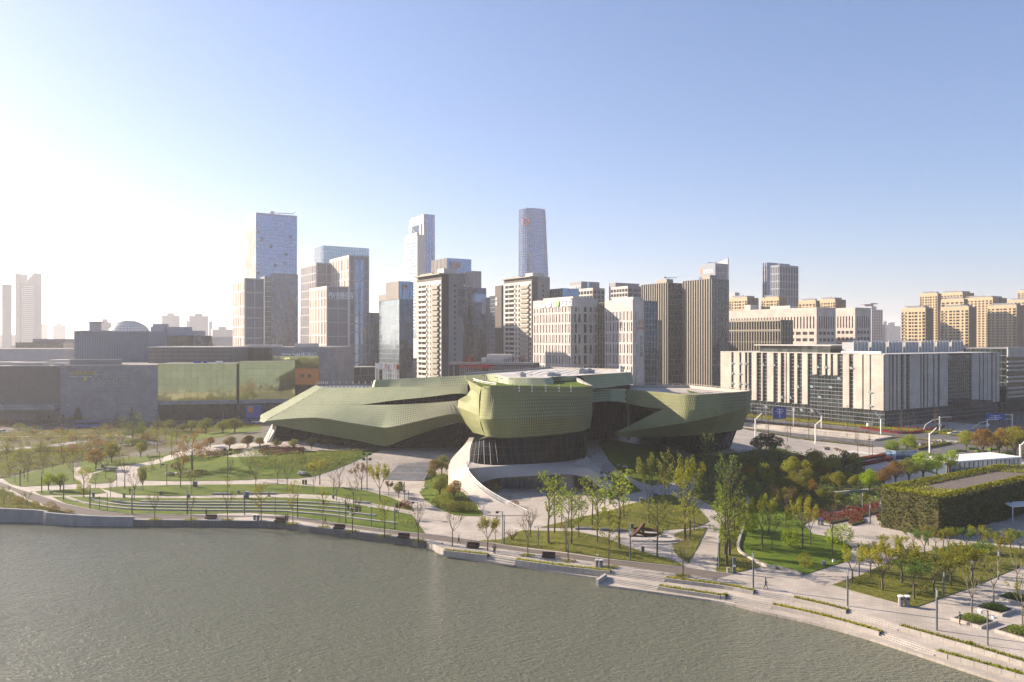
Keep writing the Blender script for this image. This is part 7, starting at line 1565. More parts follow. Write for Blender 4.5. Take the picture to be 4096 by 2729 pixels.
for i, (x, y) in enumerate(((1860, 412), (1960, 392), (2030, 415), (2100, 437), (2180, 440), (2130, 398), (2250, 430))): hedge(zp('d', (x - 40, y), (x + 35, y)), 2.0, .7, 'l_mid', 'square clipped hedge box on the stone square, %s from left' % ordn(sorted([1860, 1960, 2030, 2100, 2180, 2130, 2250]).index(x)))
# left side: road with hedges
def lroad(pts, w0, w1, off, m, name='road'):
    c = [Z(u, v, 0).xy for u, v in pts]; a, b = offs(c, w0), offs(c, w1); return drape(name, a + b[::-1], off, X[m], kind='structure', st=4, skirt=0)
lr = [(-400, 1727), (0, 1722), (400, 1712), (800, 1700), (1040, 1692)]
lroad(lr, -5, 9, .05, 'road'); lroad(lr, 14, 24, .05, 'road'); lroad(lr, 32, 36, .04, 'granite', 'pavement')
def lband(w0, w1, m, label, hh=.8, dens=5, u0=-300, u1=1040):
    c = [Z(u, v, 0).xy for u, v in lr]; a, b = offs(c, w0), offs(c, w1); pp = a + b[::-1]; cover(pp, dens, hh, m, 'hedge_band', label, size=.2)
lband(10, 11.6, 'l_red', 'dark red hedge in the middle of the left road'); lband(12.2, 13.6, 'l_yellow', 'yellow-green hedge in the middle of the left road'); lband(25, 31, 'l_dark', 'dark planting before the cultural halls', 1.6, 4); lband(-8, -6, 'l_red', 'dark red hedge on the near side of the left road', .9, 6); lband(-40, -9, 'l_olive', 'rough planting between the left road and the park', .9, 4.5)
lroad([(-400, 1757), (0, 1748), (500, 1742), (640, 1780)], -1.2, 1.2, .06, 'granite', 'path'); lroad([(-300, 1800), (0, 1800), (200, 1783), (330, 1765)], -4, 2, .06, 'granite_dk', 'path'); lroad([(-100, 1850), (120, 1822), (330, 1800), (560, 1772)], -1.2, 1.2, .06, 'granite', 'path')
drape('planting_bed', [Z(u, v, 0).xy for u, v in ((-500, 1745), (0, 1740), (600, 1728), (1030, 1712), (1045, 1738), (900, 1770), (640, 1800), (560, 1805), (300, 1850), (0, 1885), (-400, 1890))], .035, X['soil'], kind='structure', st=4)['label'] = 'dark planted ground between the left road and the park'
# dark grass slope left of theatre
drape('lawn', [Z(u, v, 0).xy for u, v in ((650, 1745), (1035, 1728), (1048, 1752), (900, 1765), (750, 1775))], .07, X['grass'], kind='structure')['label'] = 'shaded verge left of the theatre fin'
# glazed station entrance with pale roof
a, b, c_, e_ = Z(*q('d', 1740, 590)), Z(*q('d', 2310, 545)), None, None
r = empty('station_pavilion', (a.x, a.y, 0)); tag(r, 'low glazed pavilion with a pale flat roof behind the ivy building', 'pavilion'); t = (b - a).normalized(); L = (b - a).length; n = Vector((t.y, -t.x, 0)); n = n if n.y < 0 else -n
mb = MB(); mb.obox(E0, t, -n, 0, L, 0, 9, 0, 3.4); mb.build('glass_body', X['g_pale'], r); fins(r, E0, t, n, L, 0, 3.3, 1.8, .12, .15, X['steel'], 'mullions', 1.6, .1); mb = MB(); mb.obox(E0, t, -n, -.5, L + .5, -.6, 9.6, 3.42, 3.8); mb.build('roof', X['white'], r)
a = Z(*q('d', 1345, 470)); r = empty('bike_shelter', (a.x, a.y, 0)); tag(r, 'low blue-glass shelter under the two bright lime trees', 'shelter'); mb = MB(); mb.obox(E0, t, -n, 0, 9, 0, 4, 0, 2.6); mb.build('glass_body', X['g_blue'], r); mb = MB(); mb.obox(E0, t, -n, -.3, 9.3, -.3, 4.3, 2.62, 2.85); mb.build('roof', X['g_pale'], r)
a = Z(*q('d', 800, 760)); a = Z(*q('d', 830, 765)); mb = MB(); mb.obox(E0, t, -n, 0, 13, 0, 1.0, 0, 1.1); o = mb.build('low_wall', X['granite_dk']); o.location = a; tag(o, 'long low grey wall in the wood behind the yellow round tree', 'low wall')
a = Z(*q('d', 2265, 960)); mb = MB(); mb.tube([(0, 0, 0), (0, 0, 3.2)], .12, 4); mb.tube([(7, 2, 0), (7, 2, 3.2)], .12, 4); mb.hexa([(-.5, -.5, 3.2), (9, 2, 3.2), (9, 5, 3.4), (-.5, 3, 3.4), (-.5, -.5, 3.4), (9, 2, 3.4), (9, 5, 3.6), (-.5, 3, 3.6)]); o = mb.build('white_canopy', X['white']); o.location = a; tag(o, 'small white canopy at the right edge below the ivy wall', 'canopy')

# ------------------------------------------------------------ lamps, signs, poles
def pole(k, x, yb, yt, kind, label, m='slate'):
    u, vb = q(k, x, yb); vt = q(k, x, yt)[1]; p = G(u, vb); hh = (vb - vt) * p.y / F
    nm = {'park': 'park_lamp', 'head': 'park_lamp', 'flood': 'floodlight_mast', 'cam': 'camera_pole', 'street': 'street_lamp', 'dbl': 'park_lamp', 'post': 'white_post', 'thin': 'thin_post'}[kind]
    r = empty(nm, p); cat_ = {'park': 'lamp post', 'head': 'lamp post', 'dbl': 'lamp post', 'flood': 'floodlight mast', 'cam': 'camera pole', 'street': 'street lamp', 'post': 'post', 'thin': 'post'}[kind]
    tag(r, label, cat_, {'park': 'slim slate lamp posts in the park', 'street': 'white angular street lamps'}.get(kind)); mb = MB(); s = {'park': .10, 'thin': .05, 'cam': .06, 'flood': .10, 'street': .20, 'post': .12}.get(kind, .07); M_ = X['white'] if kind in ('street', 'post') else X[m]
    mb.box(-s, -s, -.1, s, s, hh if kind != 'street' else hh * .78); mb.build('pole', M_, r)
    if kind == 'park': mb = MB(); mb.box(-s * .8, -s * 1.3, hh * .8, s * .8, -s * 1.05, hh * .97); mb.build('lamp_panel', X['white'], r)
    if kind in ('head', 'dbl'):
        mb = MB(); mb.tube([(0, 0, hh - .1), (-.9 if kind == 'head' else -.7, 0, hh)], .05, 4); mb.build('arm', M_, r); mb = MB(); mb.box(-1.35 if kind == 'head' else -1.1, -.25, hh - .3, -.75, .25, hh + .05); mb.build('lamp_head', X['frame'] if kind == 'head' else X['white'], r)
        if kind == 'dbl': mb = MB(); mb.tube([(.1, 0, hh - .6), (.9, 0, hh - .7)], .05, 4); mb.box(.6, -.22, hh - 1.0, 1.1, .22, hh - .72); mb.build('lamp_head', X['white'], r)
    if kind == 'flood':
        mb = MB()
        for dz in (0, 1.3):
            mb.tube([(-.9, 0, hh - dz), (.9, 0, hh - dz)], .06, 4)
        mb.build('crossbar', X['frame'], r)
        for dz in (0, 1.3):
            for dx in (-.8, .8): mb = MB(); mb.box(dx - .32, -.4, hh - dz - .1, dx + .32, .15, hh - dz + .45); mb.build('floodlight', X['frame'], r)
    if kind == 'cam': mb = MB(); mb.tube([(0, 0, hh), (-.6, 0, hh)], .05, 4); mb.box(-.8, -.12, hh - .2, -.4, .12, hh + .05); mb.build('camera', X['white'], r); mb = MB(); mb.box(-.2, -.2, hh * .55, .2, -.05, hh * .7); mb.build('box', X['steel'], r)
    if kind == 'street':
        sgn = 1 if 'right-leaning' in label else -1; w_ = hh * .26; mb = MB(); z0 = hh * .74; mb.tube([(0, 0, z0), (sgn * w_, 0, hh)], [.26, .14], 4); mb.build('arm', X['white'], r)
        if k == 'd' and yt < 160 and sgn < 0: mb = MB(); mb.tube([(0, 0, hh * .9), (sgn * w_ * 1.2, 0, hh * 1.1)], .08, 4); mb.build('lamp_arm', X['white'], r)
    return r
for k, x, yb, yt, kd, lb in [
 ('a', 172, 845, 675, 'park', 'slate lamp post at the lower edge of the wedge lawn'), ('a', 357, 905, 725, 'park', 'slate lamp post left of the two small lime-green round trees'), ('a', 545, 968, 775, 'park', 'slate lamp post where the lowest seat row begins'), ('a', 770, 1042, 838, 'park', 'slate lamp post, first one standing on the terraced lawn'),
 ('a', 1130, 1087, 878, 'park', 'slate lamp post, second one on the terraced lawn'), ('a', 1603, 1092, 878, 'park', 'slate lamp post, third one on the terraced lawn'), ('a', 2093, 1092, 880, 'park', 'slate lamp post, fourth one on the terraced lawn beside a green box'), ('a', 1428, 842, 655, 'head', 'dark lamp with a cube head at the front of the broad lawn'),
 ('a', 128, 815, 730, 'thin', 'thin short post on the wedge lawn'), ('a', 1000, 850, 715, 'thin', 'thin post at the rounded corner lawn'), ('a', 1950, 782, 535, 'flood', 'dark floodlight mast standing on the broad lawn'), ('a', 850, 1050, 930, 'thin', 'thin post left on the terraced lawn'), ('a', 918, 1062, 905, 'thin', 'second thin post on the terraced lawn'),
 ('b', 408, 797, 575, 'park', 'slate lamp post on the terraced lawn before the seat rows'), ('b', 820, 842, 618, 'park', 'slate lamp post left of the group sitting on the seats'), ('b', 1240, 897, 668, 'park', 'slate lamp post at the right end of the terraced lawn'), ('b', 1322, 642, 488, 'head', 'dark lamp with angled head right of the curved lawn'), ('b', 1002, 562, 255, 'flood', 'tall dark floodlight mast before the great stair'),
 ('b', 1358, 645, 562, 'head', 'short dark lamp at the plaza edge'), ('b', 763, 832, 650, 'thin', 'thin post among the right seat rows'), ('b', 217, 778, 622, 'thin', 'thin post among the left seat rows'), ('b', 1040, 872, 702, 'cam', 'camera pole on the terraced lawn'), ('b', 1437, 800, 660, 'head', 'dark lamp with angled head on the plaza near the small island'), ('b', 2162, 982, 742, 'head', 'dark lamp with angled head behind the running path'),
 ('b', 2176, 1022, 772, 'park', 'slate lamp post beside the running path at the bank tip'), ('b', 2002, 772, 682, 'post', 'short thick white post at the tip of the lawn island'),
 ('c', 565, 1088, 835, 'park', 'slate lamp post on the grass bank right of the path bench'), ('c', 1115, 1162, 883, 'park', 'slate lamp post in front of the rusted sculpture'), ('c', 1472, 1192, 1000, 'thin', 'thin post at the tip of the sculpture court'), ('c', 1875, 1232, 953, 'park', 'slate lamp post at the foot of the pale walk'), ('c', 2168, 1397, 1088, 'park', 'slate lamp post by the man walking alone'),
 ('c', 328, 1052, 868, 'cam', 'camera pole on the long grass bank'), ('c', 898, 752, 412, 'flood', 'dark floodlight mast beside the white ramp foot'), ('c', 845, 530, 430, 'thin', 'thin pale post at the slope of the podium'), ('c', 1380, 600, 520, 'thin', 'thin pale post at the path crossing'),
 ('e', 965, 738, 437, 'park', 'slate lamp post at the right end of the upper planter'), ('e', 1667, 930, 598, 'park', 'slate lamp post behind the right upper planter'), ('e', 1720, 668, 462, 'park', 'slate lamp post at the right corner of the grove lawn'), ('e', 2068, 1048, 772, 'dbl', 'double-headed lamp by the square planters'), ('e', 1055, 498, 315, 'park', 'slate lamp post at the left of the grove'),
 ('e', 2152, 532, 300, 'park', 'slate lamp post far in the grove'), ('e', 1142, 90, -65, 'park', 'slate lamp post on the stone square before the ivy wall'), ('e', 1945, 572, 370, 'park', 'slate lamp post among the grove trees'), ('d', 1085, 870, 730, 'park', 'slate lamp post in the wood behind the stone square'),
 ('d', 240, 300, 103, 'street', 'white angular street lamp nearest the theatre, right-leaning'), ('d', 320, 190, 32, 'street', 'white angular street lamp behind the right pod, across the road'), ('d', 713, 345, 147, 'street', 'white angular street lamp at the underpass wall, right-leaning'), ('d', 760, 232, 88, 'street', 'white angular street lamp before the middle of the beige office'),
 ('d', 1228, 272, 108, 'street', 'white angular street lamp before the corner of the beige office'), ('d', 1612, 425, 217, 'street', 'white angular street lamp at the crossroads, right-leaning'), ('d', 2325, 545, 297, 'street', 'white angular street lamp at the right edge, right-leaning'), ('d', 2090, 330, 240, 'thin', 'thin post among the bronze trees of the square'), ('d', 1160, 455, 310, 'head', 'dark lamp by the lower zebra crossing'),
 ('a', 43, 340, 140, 'head', 'pale road lamp at the left edge'), ('a', 1010, 300, 105, 'head', 'pale road lamp before the grey tiled hall'), ('a', 1340, 320, 195, 'head', 'pale road lamp right of the broad willow'), ('a', 1912, 290, 120, 'thin', 'pale pole before the golden hall')]:
    pole(k, x, yb, yt, kd, lb)
# overhead direction signs
def gantry(k, x, yb, yt, label, w, hh2, side=-1):
    u, vb = q(k, x, yb); vt = q(k, x, yt)[1]; p = G(u, vb); hh = (vb - vt) * p.y / F; r = empty('road_sign', p); tag(r, label, 'road sign'); mb = MB(); mb.tube([(0, 0, 0), (0, 0, hh)], .22, 6); mb.tube([(0, 0, hh - .3), (side * (w + 3), 0, hh - .2)], .12, 4); mb.tube([(0, 0, hh - 2.2), (side * (w + 1), 0, hh - 2.2)], .1, 4); mb.build('post', X['white'], r)
    mb = MB(); x0 = side * (w + 3.5); mb.box(min(x0, x0 + w), -.35, hh - hh2 - .1, max(x0, x0 + w), -.22, hh + .2); s_ = mb.build('sign_board', X['sign_blue'], r); mb = MB(); cx_ = x0 + w / 2
    for dz, ww in ((.7, .5), (1.6, .7), (2.4, .4)):
        if dz < hh2: mb.box(cx_ - w * ww / 2, -.37, hh - dz - .15, cx_ + w * ww / 2, -.352, hh - dz + .1)
    mb.box(cx_ - .12, -.37, hh - hh2 + .3, cx_ + .12, -.352, hh - .3); mb.build('markings', X['white'], s_)
gantry('d', 540, 208, 60, 'big blue direction sign on a white gantry before the beige office', 5.6, 5.0); gantry('d', 2262, 208, 112, 'wide blue direction sign on a white gantry at the far right', 8.5, 2.6)
def arch(k, x, yb, yt, label):
    u, vb = q(k, x, yb); p = G(u, vb); hh = (yb - yt) / 1.968 * p.y / F; r = empty('signal_mast', p); tag(r, label, 'traffic signal'); mb = MB(); mb.tube([(0, 0, 0), (0, 0, hh)], .2, 6); mb.tube([(0, 0, hh - .4), (5, 0, hh - .2)], .12, 4); mb.tube([(0, 0, hh - 1), (-3, 0, hh - 1.6), (-6, 0, hh - 3.5), (-7, 0, hh - 6)], .12, 4); mb.build('mast', X['white'], r); mb = MB(); mb.box(4.7, -.3, hh - 1.2, 5.2, .1, hh - .2); mb.build('signal_head', X['frame'], r); mb = MB(); mb.face([(.8 * math.cos(i * .628), -.3, hh * .42 + .8 * math.sin(i * .628)) for i in range(10)]); mb.build('round_sign', X['white'], r)
arch('d', 1690, 250, 130, 'white signal mast with curved arm left of the white car'); arch('d', 2065, 230, 150, 'white signal mast behind the bronze trees')
# flagpoles
cols = ['white', 'white', 'white', 'white', 'red_sign', 'white', 'white', 'red_sign', 'letter_o']
for i, u in enumerate((1502, 1508, 1515, 1532, 1540, 1549, 1569, 1577, 1584)):
    p = D(u, 1530, 312); p.z = 0; zt_ = H - (1451 + (i % 3) - CY) * 312 / F; r = empty('flagpole', p); tag(r, '%s of nine white flagpoles behind the theatre, %s flag' % (ordn(i), 'red' if cols[i] == 'red_sign' else 'orange' if cols[i] == 'letter_o' else 'white'), 'flagpole', 'nine flagpoles behind the theatre'); mb = MB(); mb.tube([(0, 0, 0), (0, 0, zt_)], .13, 6); mb.build('pole', X['white'], r)
    mb = MB(); mb.quad((.1, 0, zt_ - .2), (.8, .2, zt_ - .5), (.75, .2, zt_ - 2.3), (.1, 0, zt_ - 2)); mb.quad((.8, .2, zt_ - .5), (1.5, -.1, zt_ - .9), (1.4, -.1, zt_ - 2.7), (.75, .2, zt_ - 2.3)); mb.build('flag', X[cols[i]], r)
# ------------------------------------------------------------ benches, bins, boxes, rocks, sculpture
def bench_mesh():
    a = MB(); a.box(-1.0, -.3, .18, 1.0, .25, .5); b = MB(); b.box(-1.0, .25, .18, 1.0, .45, .9); return a.mesh('seat', X['wood']), b.mesh('backrest', X['wood'])
sm_, bm_ = bench_mesh(); slat = MB(); slat.box(-1.02, -.32, 0, 1.02, .22, .04); slm = slat.mesh('slat', X['wood'])
for k, x, y, ang, lb in (('a', 1805, 1132, 0, 'dark wooden bench below the third lamp post on the terraced lawn'), ('b', 257, 837, -.12, 'dark wooden bench beside two people standing close'), ('b', 763, 897, -.15, 'dark wooden bench below the group on the seat rows'), ('b', 1313, 976, -.18, 'dark wooden bench left of the bare bronze tree'), ('b', 1908, 1056, -.2, 'dark wooden bench with a person sitting on it'), ('c', 417, 1142, -.12, 'dark wooden bench before the long grass bank')):
    p = G(*q(k, x, y)); r = empty('park_bench', p, ang); tag(r, lb, 'bench', 'dark wooden benches along the lakeside path'); place('seat', sm_, r, sc=1.15); place('backrest', bm_, r, sc=1.15)
    for zz_ in (.2, .42): mb = MB(); mb.box(-1.2, -.42, zz_, 1.2, -.36, zz_ + .12); mb.build('slat', X['wood'], r)
def bins(k, x, y, lb, m='fr_beige_dk', top='white', s=1.0, gap=.75):
    p = G(*q(k, x, y))
    for i in (0, 1):
        r = empty('litter_bin', p + Vector((gap * i * s, -.1 * i, 0))); tag(r, ('left' if i == 0 else 'right') + ' ' + lb, 'litter bin', 'paired litter bins'); ring = lambda rr: [(rr * math.cos(a * .5236), rr * math.sin(a * .5236)) for a in range(12)]
        mb = MB(); mb.prism(ring(.3 * s), 0, 1.15 * s); mb.build('body', X[m], r); mb = MB(); mb.prism(ring(.34 * s), 1.16 * s, 1.3 * s); mb.build('lid', X[top], r); mb = MB(); mb.box(-.16 * s, -.33 * s, .85 * s, .16 * s, -.27 * s, 1.05 * s); mb.build('slot', X['frame'], r)
bins('a', 2178, 1140, 'white-lidded bin beside the yellow young tree on the lakeside path'); bins('c', 828, 1216, 'white-lidded bin on the planter left of the steps'); bins('e', 1383, 738, 'white-lidded bin at the front tip of the grove lawn', s=1.2); bins('b', 455, 510, 'grey-green bin on the path under the broad lawn', 'l_mid', 'steel'); bins('d', 735, 985, 'blue-topped bin on the stone square', 'steel', 'sign_blue')
def smallbox(k, x, y, w, hh, m, lb, nm='utility_box', cat_='box'):
    p = G(*q(k, x, y)); r = empty(nm, p); tag(r, lb, cat_); mb = MB(); mb.box(-w / 2, -w / 3, 0, w / 2, w / 3, hh); mb.build('housing', X[m], r); mb = MB(); mb.box(-w * .56, -w * .4, hh, w * .56, w * .4, hh + .1); mb.build('cap', X['granite_dk'], r)
for a in (('a', 1670, 855, 1.0, 1.5, 'slate', 'green-grey cabinet on the curved lawn'), ('a', 2108, 955, 1.1, 1.7, 'slate', 'green-grey cabinet beside the fourth terraced lawn lamp'), ('a', 1062, 942, .5, 1.0, 'slate', 'small dark box on the path, left'), ('a', 1376, 926, .5, 1.0, 'brown', 'small brown box beside the long path'), ('a', 1618, 948, .5, 1.0, 'slate', 'small dark box above the topmost seat row'), ('a', 2045, 914, .5, .9, 'slate', 'small dark box between two stone benches'),
          ('a', 880, 692, .8, 1.1, 'slate', 'dark box on the stone ledge'), ('a', 800, 938, .5, 1.1, 'slate', 'small dark box at the left path fork'), ('a', 437, 915, .6, .8, 'granite', 'pale box on the narrow lawn'), ('b', 713, 632, .5, 1.0, 'slate', 'small dark box right of the middle bench'), ('b', 163, 615, .5, 1.0, 'slate', 'small dark box above the left seat rows'), ('c', 1222, 1092, .5, 1.0, 'slate', 'small dark box near the tip of the sculpture court'), ('c', 1130, 885, .6, .9, 'slate', 'dark box behind the sculpture'),
          ('c', 1212, 672, .8, 1.2, 'slate', 'dark box at the back of the grass mound'), ('c', 1330, 612, 1.0, .8, 'brown', 'dark box at the crossing behind the mound'), ('e', 777, 415, .6, .6, 'steel', 'grey box near the right tip of the bright lawn'), ('e', 855, 395, .4, .5, 'white', 'white box near the right tip of the bright lawn'), ('d', 1140, 215, 2.2, 1.7, 'white', 'white electrical cabinet before the beige office'), ('b', 1255, 760, .4, .8, 'steel', 'small grey box on the right of the terraced lawn')): smallbox(*a)
p = G(*q('c', 2005, 1270)); r = empty('information_board', p); tag(r, 'tall blue information board with a white panel beside the path', 'information board'); mb = MB(); mb.box(-.25, -.12, 0, .25, .12, 2.6); mb.build('board', X['slate'], r); mb = MB(); mb.box(-.22, -.14, 1.1, .22, -.125, 1.45); mb.build('panel', X['white'], r); mb = MB(); mb.box(-1.2, -.15, 0, -.75, .15, .95); mb.build('counter', X['granite'], r)
def rock(k, x, y, s, lb):
    p = G(*q(k, x, y)); bm = bmesh.new(); bmesh.ops.create_icosphere(bm, subdivisions=2, radius=1)
    for v in bm.verts: v.co *= 1 + .35 * noise.noise(v.co * 1.7 + Vector((x, y, 0))); v.co.z *= .55; v.co.x *= 1.25
    me = bpy.data.meshes.new('boulder'); bm.to_mesh(me); bm.free(); me.materials.append(X['concrete_in']); o = place('boulder', me, None, p + Vector((0, 0, .2 * s)), x, s * .75); tag(o, lb, 'rock')
for a in (('b', 445, 425, 1.6, 'big pale boulder on the broad lawn'), ('b', 1500, 545, .8, 'boulder on the bright lawn island'), ('b', 1475, 568, .5, 'smaller boulder on the bright lawn island'), ('a', 1455, 750, 1.4, 'left boulder at the foot of the big orange tree'), ('a', 1520, 748, 1.2, 'second boulder at the foot of the big orange tree'), ('a', 1610, 735, 1.3, 'dark boulder right under the big orange tree'), ('a', 1670, 735, .9, 'right small boulder under the big orange tree'), ('c', 1015, 350, .7, 'small boulder on the shaded lawn'), ('c', 1068, 362, .9, 'second boulder on the shaded lawn'), ('c', 835, 1118, .35, 'small white stone on the grass bank')): rock(*a)
# rusted sculpture: a ribbon standing up from a ring
o0 = Z(*q('c', 1200, 960)); r = empty('sculpture', o0); tag(r, 'rusted steel sculpture of a rising folded ribbon on a stone disc', 'sculpture')
def W_(x, y, zc=0.0, dy=0.0): u, v = q('c', x, y); p = D(u, v, o0.y + dy); return p - o0
def ribbon(pts, wd, th, name):
    mb = MB()
    for i in range(len(pts) - 1):
        a, b, wa, wb = Vector(pts[i]), Vector(pts[i + 1]), wd[i], wd[i + 1]; t = (b - a).normalized(); y = Vector((0, 1, 0)); n = t.cross(y); n = n.normalized() * th if n.length > .1 else Vector((th, 0, 0))
        mb.hexa([a - y * wa - n, a + y * wa - n, a + y * wa + n, a - y * wa + n, b - y * wb - n, b + y * wb - n, b + y * wb + n, b - y * wb + n])
    mb.build(name, X['rust'], r)
ribbon([W_(1090, 965), W_(1125, 950), W_(1180, 905), W_(1225, 850), W_(1238, 840)], [1.0, .9, .8, .6, .4], .16, 'rising_arm')
ribbon([W_(1238, 842), W_(1222, 870), W_(1220, 905), W_(1235, 940), W_(1265, 962), W_(1300, 965), W_(1310, 940)], [.4, .5, .7, .8, .9, .9, .8], .16, 'falling_arm')
mb = MB(); rg = [(Vector((1.4 + 2.6 * math.cos(i * .314), .8 + 1.8 * math.sin(i * .314), .9 - .3 * math.cos(i * .314 + .5)))) for i in range(21)]; mb.tube(rg, .28, 6, False); mb.build('ring', X['rust'], r)
o1 = Z(*q('c', 1270, 990)); r = empty('stone_disc', o1); tag(r, 'low raised stone disc with a curved rim under the sculpture', 'plinth')
mb = MB(); mb.prism([(6.6 * math.cos(i * .2618), 3.6 * math.sin(i * .2618)) for i in range(24)], 0, .2); mb.build('disc', X['granite'], r); mb = MB(); mb.prism([(2.6 + 3.0 * math.cos(i * .35), -.6 + 1.5 * math.sin(i * .35)) for i in range(18)], .201, .5); mb.prism([(-3.5, -1.5), (.5, -2.1), (1.5, .6), (-3, 1.2)], .201, .4); mb.build('raised_slab', X['concrete'], r)
flat('sculpture_court', [q('c', x, y) for x, y in ((650, 888), (900, 915), (1200, 920), (1600, 893), (1500, 930), (1470, 1010), (1490, 1090), (1600, 1200), (1400, 1130), (1200, 1075), (1050, 1025), (900, 965), (700, 920))], .06, 'concrete')
# square planters with trees at lower right
for k, x, y, w_, lb in (('e', 1960, 862, 2.1, 'square stone planter beside the man, with a leaning tree'), ('e', 2125, 772, 2.0, 'square stone planter behind the double lamp'), ('e', 2290, 690, 2.0, 'square stone planter nearest the right edge, upper'), ('e', 2345, 962, 2.4, 'square stone planter at the lower right edge')):
    p = G(*q(k, x, y)); r = empty('tree_planter', p, .55); tag(r, lb, 'planter', 'square stone tree planters at the lower right')
    for i in range(4):
        for j in range(3):
            c_, s_ = math.cos(i * math.pi / 2), math.sin(i * math.pi / 2); a_ = Vector((c_, s_, 0)); n_ = Vector((s_, -c_, 0)); mb = MB(); x0 = -w_ + j * (2 * w_ - .3) / 3; mb.obox(n_ * w_, a_, n_, x0 + .02, x0 + (2 * w_ - .3) / 3 - .02, -.3, 0, 0, .42 + RND.uniform(-.01, .01)); mb.build('stone_block', X['granite'], r)
    mb = MB(); mb.box(-w_ + .31, -w_ + .31, 0, w_ - .31, w_ - .31, .36); mb.build('soil', X['soil'], r); mb = MB(); R = random.Random(x)
    for _ in range(1300): v = rv(R); leafq(mb, Vector((v.x * w_ * .8, v.y * w_ * .8, .45 + .5 * R.random() * (1 - .5 * (v.x ** 2 + v.y ** 2)))), R.uniform(.06, .11), R)
    mb.build('planting', X['l_mid'], r, kind='stuff')
# tree squares on the path edge
for i, (k, x, y) in enumerate([('a', 1325, 1138), ('a', 1635, 1138), ('a', 1945, 1138), ('b', 368, 850), ('b', 625, 880), ('b', 878, 917), ('b', 1152, 955), ('b', 1440, 993), ('c', 232, 1122), ('c', 585, 1170), ('c', 1560, 1300), ('c', 945, 1220)]):
    p = G(*q(k, x, y)).xy; mb = MB(); R = random.Random(i)
    for _ in range(260): v = rv(R); leafq(mb, Vector((v.x * 1.5, v.y * 1.0, .08 + R.random() * .25)), R.uniform(.07, .13), R)
    o = mb.build('grass_tuft_patch', X['l_gold'], kind='stuff'); o.location = (p.x, p.y, h(*p)); tag(o, 'small grass patch at a lakeside tree foot, %s from left' % ordn(i))
# pavement cones and flower tubs by the road
cone = MB(); cone.prism([(.25 * math.cos(i), .25 * math.sin(i)) for i in range(6)], 0, .06); cone.tube([(0, 0, .05), (0, 0, 1.0)], [.2, .04], 6); cm_ = cone.mesh('traffic_cone', X['red_sign'])
for i, (x, y) in enumerate([(1328, 240), (1365, 243), (1402, 240), (1440, 236), (1475, 228), (1492, 222), (1522, 225), (1398, 215)]): o = place('traffic_cone', cm_, None, G(*q('d', x, y)), 0, 1.5); tag(o, 'red traffic cone behind the curved red hedge, %s from left' % ordn(sorted([1328, 1365, 1402, 1440, 1475, 1492, 1522, 1398]).index(x)), 'traffic cone', 'red traffic cones behind the curved hedge')
R = random.Random(8)
for i, (x, y) in enumerate([(790, 392), (812, 394), (865, 400), (880, 402), (905, 412), (925, 418), (945, 420), (1545, 360), (1568, 358), (1590, 355), (1640, 350), (1715, 335)]):
    r = empty('flower_tub', G(*q('d', x, y))); tag(r, 'brown flower tub by the crossing, %s from left' % ordn(i), 'flower tub', 'brown flower tubs by the crossing'); mb = MB(); mb.prism([(.7 * math.cos(k * .785), .7 * math.sin(k * .785)) for k in range(8)], 0, .7); mb.build('tub', X['fr_beige_dk'], r); mb = MB()
    for _ in range(90): v = rv(R); leafq(mb, Vector((v.x * .7, v.y * .7, .8 + v.z * .3)), .12, R)
    mb.build('flowers', X['l_orange'], r, kind='stuff')
# vehicles
def car(p, ang, m, label, kind='car'):
    r = empty('parked_car' if kind == 'car' else 'coach', p, ang); tag(r, label, kind)
    def sec(mb, prof, w, mi=0):
        mb.mi = mi; n = len(prof)
        for i in range(n): a, b = prof[i], prof[(i + 1) % n]; mb.quad((a[0], -w, a[1]), (b[0], -w, b[1]), (b[0], w, b[1]), (a[0], w, a[1]))
        mb.face([(a[0], -w, a[1]) for a in prof]); mb.face([(a[0], w, a[1]) for a in prof[::-1]])
    if kind == 'car':
        mb = MB(); sec(mb, [(-2.25, .35), (2.25, .35), (2.3, .7), (1.2, .92), (-1.7, .98), (-2.25, .85)], .88); mb.build('body', X[m], r)
        mb = MB(); sec(mb, [(1.15, .9), (.45, 1.38), (-.95, 1.42), (-1.75, .95)], .74); mb.build('window', X['glass_th'], r); mb = MB(); sec(mb, [(.42, 1.39), (-.9, 1.43), (-.9, 1.48), (.4, 1.44)], .72); mb.build('roof', X[m], r); wx, L_ = 1.4, 0
    else:
        mb = MB(); sec(mb, [(-5.5, .5), (5.5, .5), (5.5, 3.0), (-5.5, 3.0)], 1.25); mb.build('body', X[m], r); mb = MB(); mb.box(-5.3, -1.28, 1.5, 5.3, 1.28, 2.5); mb.build('window', X['glass_th'], r); wx = 3.6
    for sx in (-1, 1):
        for sy in (-1, 1): mb = MB(); mb.tube([(sx * wx, sy * .7, .34), (sx * wx, sy * .9, .34)], .34, 10); mb.build('wheel', X['rubber'], r)
    for sy in (-.6, .6): mb = MB(); mb.box((2.24 if kind == 'car' else 5.5), sy - .2, .6, (2.32 if kind == 'car' else 5.56), sy + .2, .75); mb.build('headlight', X['white'], r)
ta = math.atan2(TR_T.y, TR_T.x)
car(G(*q('d', 1805, 275)), 2.9, 'car_white', 'white car turning at the crossroads by the curved red hedge'); car(G(*q('a', 2120, 290)), .05, 'car_blue', 'pale blue car on the road left of the theatre tip', 'car'); car(G(*q('a', 2205, 305)), .05, 'car_white', 'white car at the left tip of the theatre'); car(G(*q('a', 20, 392)), .1, 'car_white', 'white car at the left edge of the road'); car(G(*q('a', 525, 372)), .1, 'car_blue', 'blue car on the left road'); car(G(*q('a', 750, 345)), .1, 'car_blue', 'long blue coach before the grey tiled hall', 'coach')
